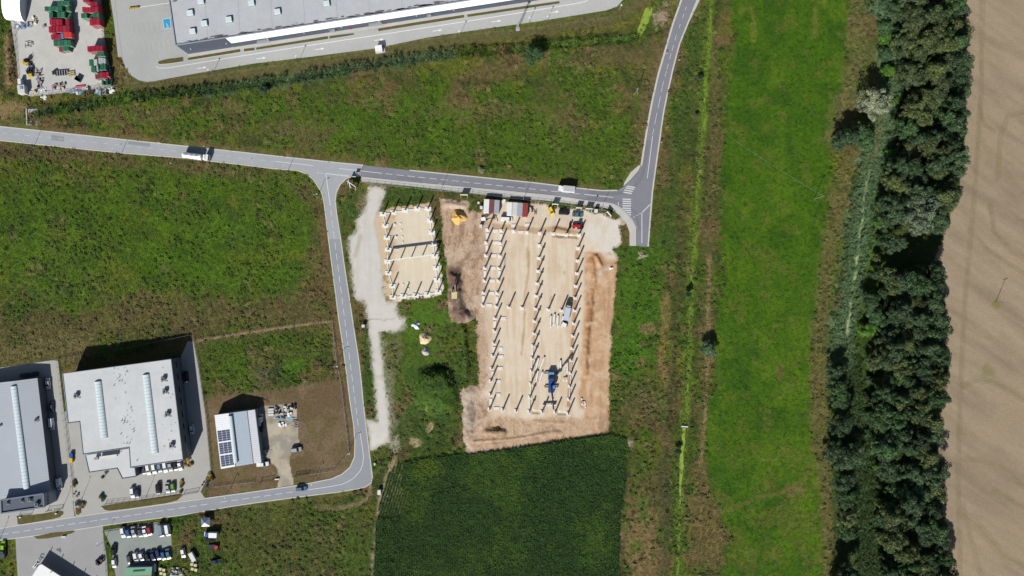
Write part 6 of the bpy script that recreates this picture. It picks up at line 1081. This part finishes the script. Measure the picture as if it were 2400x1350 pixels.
junk(54, 62, 6.0, 2.0, 22, BLU + [("plank", M_maroon)], "tangle of blue crates and racks at the tent's south end"); junk(80, 50, 2.2, 3.2, 12, WD + [("crate", M_white)], "pile of pale timber and boxes beside the white tent"); junk(66, 104, 3.8, 2.6, 14, ST + [("plank", M_maroon)], "grey pipes and steel frames in the west of the materials yard"); junk(72, 158, 2.6, 3.4, 14, DKM, "dark machine parts between the two forklifts"); junk(92, 176, 3.2, 4.6, 18, [("crate", paint("dusty_rose", 168, 150, 160, .7)), ("crate", M_grey), ("plank", M_maroon)], "rows of small dusty crates in the materials yard"); junk(95, 200, 2.4, 3.0, 12, [("crate", paint("dusty_rose", 0, 0, 0)), ("plank", M_maroon), ("crate", M_black)], "crates and black boxes north of the white office container")
junk(128, 206, 1.6, 3.0, 9, [("crate", paint("dusty_rose", 0, 0, 0)), ("crate", M_maroon)], "narrow pile of rosy crates at the south fence"); junk(147, 203, 2.4, 3.2, 12, WD + DKM, "pile of timber and dark parts at the south fence"); junk(104, 62, .9, .9, 3, DKM, "two small dark drums standing alone in the yard"); junk(104, 212, 2.4, 1.8, 7, [("crate", M_white), ("sheet", M_white2)], "white boxes at the south fence of the yard"); junk(80, 217, 2.4, 1.8, 8, [("sheet", M_white2), ("crate", M_wood)], "cream sheets at the yard's south-west corner"); junk(187, 218, 2.0, 1.6, 8, BLU, "blue and white bins just outside the south fence"); junk(212, 218, 4.4, 2.2, 20, [("plank", M_wood2), ("pipe", M_wood2), ("plank", M_dark)], "heap of brown scrap along the south fence"); junk(232, 218, 2.8, 2.4, 14, ST + [("sheet", M_sky)], "heap of pale blue sheets along the south fence"); junk(248, 215, 2.6, 2.4, 12, [("sheet", M_lgrey), ("crate", M_dark), ("plank", M_grey)], "heap of grey sheets along the south fence"); junk(264, 213, 3.0, 2.0, 12, [("sheet", M_white2), ("crate", M_white)], "white scrap at the south-east corner of the yard"); junk(231, 204, 1.8, 1.2, 6, [("sheet", M_lgrey), ("plank", M_wood)], "small pile of boards inside the south-east fence"); junk(175, 212, 4.6, 1.2, 10, [("sheet", M_sky), ("sheet", M_lgrey)], "pale blue sheets leaning at the south fence"); junk(101, 229, 1.8, 1.2, 5, [("sheet", M_white)], "white sheet lying outside the south fence"); junk(66, 218, 1.6, 1.4, 5, WD, "few planks in the south-west corner of the yard"); junk(210, 208, 1.6, 1.0, 5, [("crate", M_white2), ("plank", M_dark)], "white tub beside the red beam")
pr = thing("pallet_row", "row of black and white slatted racks in the middle of the yard", "rack", (*W(146, 172), 0), .08)
for k in range(5): MB().box(-2.1 + k * 1.05, 0, .05, .62, 1.9, .75).build("crate", M_black, pr); MB().box(-2.1 + k * 1.05 + .45, 0, .04, .16, 2.1, .82).build("slat", M_white2, pr)
dm = thing("dark_mat_pile", "stack of dark mats beside the row of racks", "pile", (*W(128, 171), 0), .2)
for k in range(3): MB().box(.2 * k, .1 * k, .3 * k, 1.8, 1.3, .28, .2 * k).build("mat", M_dark, dm)
wp = thing("timber_bundle", "bundle of yellowish timber frames on sandy ground in the yard", "timber", (*W(169, 174), 0), .15)
for k in range(6): MB().box(-1.0 + .4 * k, .1 * (k % 2), .1 + .14 * (k % 3), .22, 2.2, .2).build("plank", paint("yellow_timber", 206, 186, 132, .8), wp)
for k in range(3): MB().box(0, -.8 + .8 * k, .55, 2.6, .2, .18).build("crosspiece", paint("yellow_timber", 0, 0, 0), wp)
dc = thing("skip", "dark open skip standing askew in the yard", "skip", (*W(186, 186), 0), -.5); MB().box(0, 0, .0, 2.3, 1.8, .2).build("floor", M_dark, dc)
for x, y, a, b in ((0, .9, 2.4, .12), (0, -.9, 2.4, .12), (1.15, 0, .12, 1.68), (-1.15, 0, .12, 1.68)): MB().box(x, y, .2, a, b, 1.0).build("side", M_black, dc)
rbm = thing("red_beam", "long red steel beam lying near the yard's south fence", "beam", (*W(188.5, 203.5), 0), .13); MB().box(0, 0, .45, 4.2, .55, .12).build("flange", paint("beam_red", 226, 92, 96, .5), rbm); MB().box(0, 0, .1, 4.2, .12, .348).build("web", paint("beam_red", 0, 0, 0), rbm); MB().box(0, 0, .0, 4.2, .55, .098).build("flange", paint("beam_red", 0, 0, 0), rbm)
oc = container(49, 209, M_white2, "white office container in the yard's south-west corner", 3.6, 2.9, .1); MB().box(.3, .5, 2.52, 1.1, 1.2, .3).build("roof_hatch", M_sky, oc); container(45, 192, M_white, "narrow white container north of the office container", 2.6, 1.3, .12, 2.0)
# ------------------------------------------------------------------ odds and ends elsewhere
for k in range(3): t = thing("slab_stack", "pile of white slabs at the dusty yard, %s from the north" % ORD[k], "pile", (*W(635.6, 959.5 + k * 6.2), 0), .06, "white slab piles beside the small hall"); [MB().box(0, 0, .18 * j, 2.4, .85, .165).build("slab", M_white2, t) for j in range(3)]
junk(653, 978, 3.6, 1.0, 8, [("sheet", M_blue), ("plank", M_white2), ("crate", M_sky)], "blue and white panels piled in the dusty yard", rot=.05); junk(679, 980, 2.4, 1.0, 7, [("sheet", M_sky), ("sheet", paint("aqua", 120, 190, 200, .6))], "pale aqua sheets piled in the dusty yard"); junk(663, 994.6, 2.8, 1.4, 10, [("crate", M_white), ("sheet", M_white)], "white boxes at the south end of the dusty yard's pile"); junk(652, 961, 2.2, 2.6, 12, DKM, "dark scrap north of the blue panels"); junk(676, 957, 3.6, 1.6, 14, [("crate", M_white2), ("crate", M_black), ("plank", M_wood2)], "black and white scrap at the north of the dusty yard"); junk(688, 952, 2.0, 1.4, 10, [("crate", M_black), ("plank", M_dark)], "black scrap at the north-east of the dusty yard"); junk(693, 991, 2.0, 4.0, 14, [("plank", M_grey), ("plank", M_wood2), ("pipe", M_steel)], "grey pallets at the east edge of the dusty yard"); junk(666, 972, 3.0, 3.0, 16, DKM + ST, "mixed scrap in the middle of the dusty yard"); junk(623, 941, 2.4, 1.4, 8, [("plank", M_wood2), ("plank", M_maroon)], "brown boards at the small hall's north-east corner"); junk(680, 972, 1.8, 1.6, 8, [("crate", M_white), ("plank", M_wood)], "white crates beside the aqua sheets")
for x, y, m, l in ((166.5, 1067, M_blue, "blue waste container at the fence of the grey hall"), (166, 1079, M_yellow, "yellow waste container next to the blue one")):
    t = thing("waste_container", l, "skip", (*W(x, y, 1), 0), .05); MB().box(0, 0, .1, 1.3, 1.7, 1.0, taper=1.1).build("tub", m, t); MB().box(0, 0, 1.103, 1.4, 1.85, .1).build("lid", m, t)
for i, (x, y, l) in enumerate(((456, 1322, "pale stone pallets beside the grey trailer, the northern pair"), (457, 1333, "pale stone pallets beside the grey trailer, the southern pair"), (382, 1333, "pale stone pallets east of the shed, the northern group"), (384, 1343, "pale stone pallets east of the shed, the southern group"))):
    t = thing("stone_pallet", l, "pallet", (*W(x, y), 0), -.15)
    for a, b in ((-.75, .1), (.75, -.1)): MB().box(a, b, .14, 1.2, 1.1, .8).build("stone_block", paint("cream_stone", 214, 206, 170, .9, .15), t); MB().box(a, b, 0, 1.25, 1.15, .13).build("pallet", M_wood2, t)
junk(417, 1339, 5.0, 4.4, 34, [("crate", M_grey), ("crate", M_lgrey), ("sheet", M_dark), ("crate", paint("stone_grey", 150, 150, 148, .9, .2))], "big grey heap of stone blocks east of the shed", "stone_heap"); junk(450, 1318, 1.8, 1.4, 7, WD, "planks between trailer and stone pallets"); tag(MB().box(0, 0, .8, 1.0, 3.4, .2).build("panel", M_white2), "white panel leaning at the east wall of the shed", "panel"); col[-1].location = (*W(363, 1329), 0); col[-1].rotation_euler = (0, .5, 0)
junk(1213, 496, .1, .1, 1, [("crate", M_grey)], "small grey box lying between containers"); junk(1255, 496, 1.4, .5, 4, [("plank", M_wood2)], "few dark boards lying north of the site's columns"); junk(1245, 489, .9, 2.2, 7, WD + [("crate", M_dark)], "rubbish beside the red container"); junk(1163, 507, 1.6, 2.6, 8, [("plank", M_wood2), ("pipe", M_wood2)], "brown boards below the maroon container"); junk(1325, 887, 1.4, 1.4, 6, [("sheet", M_white), ("crate", M_wood)], "white boards east of the crane"); junk(1368, 945, 1.6, 4.0, 6, [("sheet", M_precast), ("crate", M_precast)], "pale rubble slabs at the south end of the east row", rot=.1); junk(1180, 472, 1.0, .8, 4, [("crate", M_white)], "white boxes between the container groups")
ca = thing("vacuum_station", "white curved pipe frame at the end of the bright canopy", "machine", (*W(86, 1322, 1), 0), .9)
for k in range(8): a0, a1 = k * .8 - .4, (k + 1) * .8 - .4; MB().tube((1.6 + .8 * math.cos(a0), .8 * math.sin(a0), 1.6), (1.6 + .8 * math.cos(a1), .8 * math.sin(a1), 1.6), .14, 6).build("pipe_bend", M_white, ca) if k < 6 else None
for y in (-.4, .4): MB().tube((-1.8, y, 1.2), (1.2, y, 1.5), .13, 6).build("pipe", M_white, ca)
MB().box(-1.6, 0, 0, .9, 1.4, 1.3).build("pump_box", M_lgrey, ca)

# ------------------------------------------------------------------ trees and shrubs
def leaf_mesh(name, lumps, per, size, seed, flat=.75):
    """leafy crown: clusters of small leaf-sized faces turned outward"""
    r = np.random.default_rng(seed); c = np.array([l[:3] for l in lumps]); rad = np.array([l[3] for l in lumps]); lv = r.uniform(.62, 1.35, len(lumps)); V, val = [], []
    for k in range(len(lumps)):
        n = int(per * (rad[k] / rad.mean()) ** 2); d = r.normal(size=(n, 3)); d /= np.linalg.norm(d, axis=1)[:, None]; d[:, 2] = np.where(d[:, 2] < -.35, -d[:, 2], d[:, 2])
        p = c[k] + d * rad[k] * r.uniform(.72, 1.08, n)[:, None] * np.array([1, 1, flat]); nn = d + r.normal(0, .45, (n, 3)); nn /= np.linalg.norm(nn, axis=1)[:, None]
        u = np.cross(nn, r.normal(size=(n, 3))); u /= np.linalg.norm(u, axis=1)[:, None]; w = np.cross(nn, u); s = size * r.uniform(.6, 1.3, n)[:, None]
        V.append(np.stack([p - u * s, p - w * s * .55, p + u * s, p + w * s * .55], 1)); val.append(lv[k] * r.uniform(.75, 1.25, n))
    V = np.concatenate(V).reshape(-1, 3); val = np.concatenate(val); n = len(val); me = bpy.data.meshes.new(name); me.vertices.add(n * 4); me.vertices.foreach_set("co", V.astype(np.float32).ravel()); me.loops.add(n * 4); me.loops.foreach_set("vertex_index", np.arange(n * 4, dtype=np.int32)); me.polygons.add(n); me.polygons.foreach_set("loop_start", np.arange(0, n * 4, 4, dtype=np.int32)); me.update()
    a = me.attributes.new("leafvar", 'FLOAT', 'FACE'); a.data.foreach_set("value", val.astype(np.float32)); return me
def tree_proto(seed, R, Ht, nl=80, per=80, leaf=.21, cr=(.15, .30)):
    r = random.Random(seed); zc = Ht * .60; rz = Ht * .36; lumps = []; ph = [r.uniform(0, 6.28) for _ in range(4)]; main = [(r.uniform(-.5, .5) * R, r.uniform(-.5, .5) * R) for _ in range(3)]
    for k in range(nl):
        a = r.uniform(0, 6.283); v = r.uniform(-.45, 1); q = math.sqrt(max(0, 1 - v * v)) * (.62 + .38 * r.random()); rr = R * r.uniform(*cr); wob = 1 + .20 * math.sin(2 * a + ph[0]) + .16 * math.sin(3 * a + ph[1]) + .10 * math.sin(5 * a + ph[2]); m_ = main[k % 3]; lumps.append((m_[0] + (R * .82 - rr * .6) * q * math.cos(a) * wob, m_[1] + (R * .82 - rr * .6) * q * math.sin(a) * wob, zc + rz * v * r.uniform(.45, 1.05) - .12 * Ht * math.hypot(*m_) / R, rr))
    lumps += [(r.uniform(-.3, .3) * R, r.uniform(-.3, .3) * R, zc + rz * .45, R * .42) for _ in range(3)]
    crown = leaf_mesh("crown", lumps, per, leaf, seed); b = MB(); b.tube((0, 0, -.2), (0, 0, Ht * .45), .26 * R / 3.5 + .06, 8, .16 * R / 3.5)
    for l in lumps[::6]: b.tube((0, 0, Ht * .38), (l[0] * .8, l[1] * .8, l[2]), .10 * R / 3.5, 5, .03)
    me = b.mesh("trunk"); me.materials.append(M_bark); return crown, me
PRO = [tree_proto(s, 3.8, 11.5) for s in (1, 2, 3, 4, 5, 6, 7)]; SHR = [tree_proto(s, 1.8, 3.6, 26, 70, .15, (.22, .38)) for s in (21, 22, 23)]
LK = 1.5
LF = {"dark green": leaf_mat("leaves_dark", pc(52, 71, 46, LK)), "olive green": leaf_mat("leaves_olive", pc(72, 82, 46, LK)), "mid green": leaf_mat("leaves_mid", pc(54, 78, 44, LK)), "bluish green": leaf_mat("leaves_blue", pc(62, 82, 54, LK)), "bright green": leaf_mat("leaves_bright", pc(70, 104, 34, LK)), "silver grey": leaf_mat("leaves_silver", pc(98, 112, 90, 1.3)), "whitish": leaf_mat("leaves_white", pc(132, 140, 112, 1.15)), "brownish green": leaf_mat("leaves_brown", pc(66, 78, 48, LK))}
def tree(px, py, R, Ht, tone, label, proto=None, name="tree", cat="tree", group=None, pool=None, h=None):
    pool = pool or PRO; base = (3.8, 11.5) if pool is PRO else (1.8, 3.6); crown, trunk = pool[proto if proto is not None else rnd.randrange(len(pool))]
    x, y = W(px, py, Ht * .62 if h is None else h); t = thing(name, label, cat, (x, y, 0), rnd.uniform(0, 6.28), group); t.scale = (R / base[0], R / base[0] * rnd.uniform(.92, 1.08), Ht / base[1])
    if not crown.materials: crown.materials.append(M_bark)
    inst("trunk", trunk, None, t); inst("crown", crown, LF[tone], t); return t
BELT = []
ebx = lambda y: np.interp(y, [-60, 0, 180, 300, 400, 470, 555, 600, 660, 720, 830, 950, 1060, 1150, 1350, 1420], [2262, 2262, 2268, 2262, 2262, 2246, 2200, 2190, 2214, 2212, 2228, 2214, 2204, 2214, 2234, 2240])
wbx = lambda y: np.interp(y, [-60, 0, 120, 200, 330, 460, 550, 640, 760, 850, 950, 1050, 1200, 1420], [2112, 2116, 2118, 2130, 2100, 2068, 2066, 2082, 2082, 2052, 2040, 2058, 2076, 2078])
y = -30; rowi = 0
while y < 1390:
    e, w = ebx(y), wbx(y); n = max(2, int(round((e - w) / 42)))
    for k in range(n):
        px = w + (e - w) * (k + .5 + (.12 if rowi % 2 else -.12)) / n + rnd.uniform(-10, 10); py = y + rnd.uniform(-15, 15)
        if 548 < py < 618 and 2095 < px: continue
        if k == n - 1: px = e - 22 + rnd.uniform(-4, 4)
        BELT.append((px, py, k, n))
    y += 34; rowi += 1
tones = ["dark green"] * 5 + ["mid green"] * 3 + ["olive green"] * 4 + ["bluish green"] * 3
cnt = {}
for px, py, k, n in sorted(BELT, key=lambda q: q[1]):
    where = "on the field edge of the tree belt" if k == n - 1 else ("on the reed side of the tree belt" if k == 0 else "in the middle of the tree belt"); tone = rnd.choice(tones)
    if py < 110 and k == 1: tone = rnd.choice(("olive green", "brownish green"))
    elif py < 260 and k < 2: tone = rnd.choice(("olive green", "brownish green"))
    elif py > 1000: tone = rnd.choice(("dark green", "dark green", "bluish green", "mid green", "olive green"))
    if abs(py - 505) < 30 and 2120 < px < 2190: tone = "silver grey"
    i = cnt.get(where, 0); cnt[where] = i + 1
    tree(px, py, rnd.uniform(3.6, 5.8), rnd.uniform(11.0, 17.0), tone, "%s tree %s, %s counted from the north" % (tone, where, ORD[i]), group="trees of the belt along the bare field")
OT = [(2112, 652, 5.0, 17, "dark green", "tall dark tree at the gap in the belt, the western one"), (2150, 660, 5.2, 17, "mid green", "tall tree at the gap in the belt, the middle one"), (2186, 668, 4.6, 16, "dark green", "tall dark tree at the gap in the belt by the bare field"), (2047, 243, 6.2, 14, "whitish", "whitish leaved tree standing alone west of the reeds"), (1985, 322, 5.0, 11, "dark green", "dark tree casting shadow on the lush meadow, south-west of the whitish tree"), (2022, 318, 4.6, 10, "mid green", "mid green tree just south of the whitish tree"), (1962, 338, 3.0, 6, "dark green", "small dark tree at the lush meadow's edge"),
      (2058, 16, 5.2, 9, "bluish green", "bluish tree at the north end west of the reeds"), (2090, 30, 4.6, 9, "bluish green", "bluish tree next to the reeds at the north end"), (2068, 62, 3.8, 7, "mid green", "mid green tree south of the bluish pair"), (2072, 92, 3.2, 5, "bright green", "bright green bush tree west of the reeds, the northern one"), (2070, 132, 3.6, 6, "dark green", "dark bush tree between two bright ones west of the reeds"), (2078, 165, 3.2, 5, "bright green", "bright green bush tree west of the reeds, the southern one"),
      (1962, 868, 3.6, 9, "dark green", "dark tree at the north end of the western tree clump"), (1970, 910, 4.6, 11, "mid green", "mid green tree second in the western tree clump"), (1968, 945, 4.4, 9, "mid green", "mid green tree third in the western tree clump"), (1972, 990, 4.6, 12, "dark green", "dark tree in the waist of the western tree clump"), (1985, 1075, 6.0, 10, "bluish green", "wide bluish tree in the middle of the western tree clump"), (1950, 1060, 4.0, 8, "dark green", "dark tree reaching over the dry grass edge"), (1985, 1125, 4.6, 9, "dark green", "dark tree south of the wide bluish one"), (1983, 1170, 4.4, 8, "mid green", "mid green tree in the southern part of the western clump"), (1990, 1215, 4.4, 9, "olive green", "olive tree in the southern part of the western clump"), (1988, 1250, 4.0, 8, "mid green", "mid green tree north of the southern shadow"), (1990, 1352, 5.4, 14, "dark green", "dark tree at the south end of the western clump"), (1968, 1385, 5.0, 11, "dark green", "dark tree half cut off at the south frame edge"),
      (2042, 700, 4.4, 9, "mid green", "mid green tree bulging from the belt towards the reeds"), (2055, 745, 4.6, 9, "mid green", "mid green tree south of the bulging one"), (2038, 770, 3.6, 7, "bright green", "bright tree at the foot of the bulge by the reeds"), (2060, 640, 3.2, 7, "dark green", "small dark tree at the gap in the belt"), (2052, 850, 3.6, 7, "olive green", "olive bush tree between reeds and belt"),
      (1245, 128, 4.6, 7, "mid green", "single tree beside the reedy ditch south of the warehouse"), (1655, 822, 3.8, 5.5, "bluish green", "round bush tree beside the green ditch line"), (1614, 692, 1.9, 3.6, "mid green", "small bush on the ditch line north of the round one"), (1641, 184, 1.6, 2.6, "bluish green", "small bluish bush beside the northern ditch line"), (1633, 268, 1.1, 1.8, "dark green", "tiny dark bush beside the ditch line"), (1588, 1058, 1.6, 3.4, "dark green", "small dark bush beside the duckweed ditch"), (617, 214, 2.2, 3.8, "dark green", "dark bush on the reedy ditch west of the kiosk"), (1126, 400, 1.6, 1.6, "whitish", "pale bush on the verge north of the dark road")]
for px, py, R, Ht, tone, l in OT: tree(px, py, R, Ht, tone, l, pool=PRO if R > 2.4 else SHR, name="tree" if R > 2.4 else "bush", cat="tree" if R > 2.4 else "bush")
for i in range(34):      # underbrush at the foot of the belt
    py = -10 + i * 41; px = wbx(py) - rnd.uniform(4, 22); tone = rnd.choice(("bright green", "mid green", "olive green", "dark green")); tree(px, py, rnd.uniform(1.6, 2.8), rnd.uniform(2.4, 4.4), tone, "%s shrub at the western foot of the tree belt, %s from the north" % (tone, ORD[i]), name="shrub", cat="shrub", group="shrubs at the foot of the tree belt", pool=SHR)
M_gold = leaf_mat("leaves_gold", pc(176, 146, 60, 1.2)); LF["golden"] = M_gold; M_pur = leaf_mat("leaves_purple", pc(92, 66, 66, 1.2)); LF["purple"] = M_pur
for j, (bed, nm, n) in enumerate(((BED[0], "bed by the grey hall's fence", 12), (BED[1], "bed at the lawn corner", 12), (BED[2], "bed at the fence's west end", 7), (BED[3], "bed at the hall's south-east corner", 9), ([(423, 1128), (429, 1128), (429, 1158), (423, 1158)], "strip east of the green car", 6))):
    xs_, ys_ = [p[0] for p in bed], [p[1] for p in bed]; got = []
    for _ in range(400):
        if len(got) >= n: break
        x, y_ = rnd.uniform(min(xs_), max(xs_)), rnd.uniform(min(ys_), max(ys_))
        if inside(bed, np.array([x]), np.array([y_]))[0]: got.append((y_, x, rnd.choice(("golden", "golden", "purple", "dark green"))))
    nth = {}
    for y_, x, tone in sorted(got):
        i = nth.get(tone, 0); nth[tone] = i + 1
        tree(x, y_, rnd.uniform(.5, 1.1), rnd.uniform(.6, 1.3), tone, "%s shrub, %s from the north in the %s" % (tone, ORD[i], nm), name="shrub", cat="shrub", group="shrubs in the " + nm, pool=SHR)
tree(242, 1117, .9, 2.2, "purple", "small dark ornamental tree west of the office annex", name="shrub", cat="shrub", pool=SHR)
import OpenImageIO as oi, sys, numpy as np
a=oi.ImageBuf('/workdir/render_main.png').get_pixels(oi.FLOAT); h,w=a.shape[:2]; k=w/2400
for n,x,y,r in [('lush 65,98,22',1790,490,20),('field 155,140,122',2340,590,20),('sand 222,213,198',1210,790,12),('wmeadow 70,90,32',320,530,20),('corn 45,60,38',1260,1190,20),('conc 176,180,183',320,70,20),('asph 138,138,146',1080,424,6),('north',1000,330,20)]:
    p=a[int((y-r/2)*k):int((y+r/2)*k)+1,int((x-r)*k):int((x+r)*k)+1,:3]
    print(n,(p.mean((0,1))*255).round(),(p.std((0,1))*255).round())
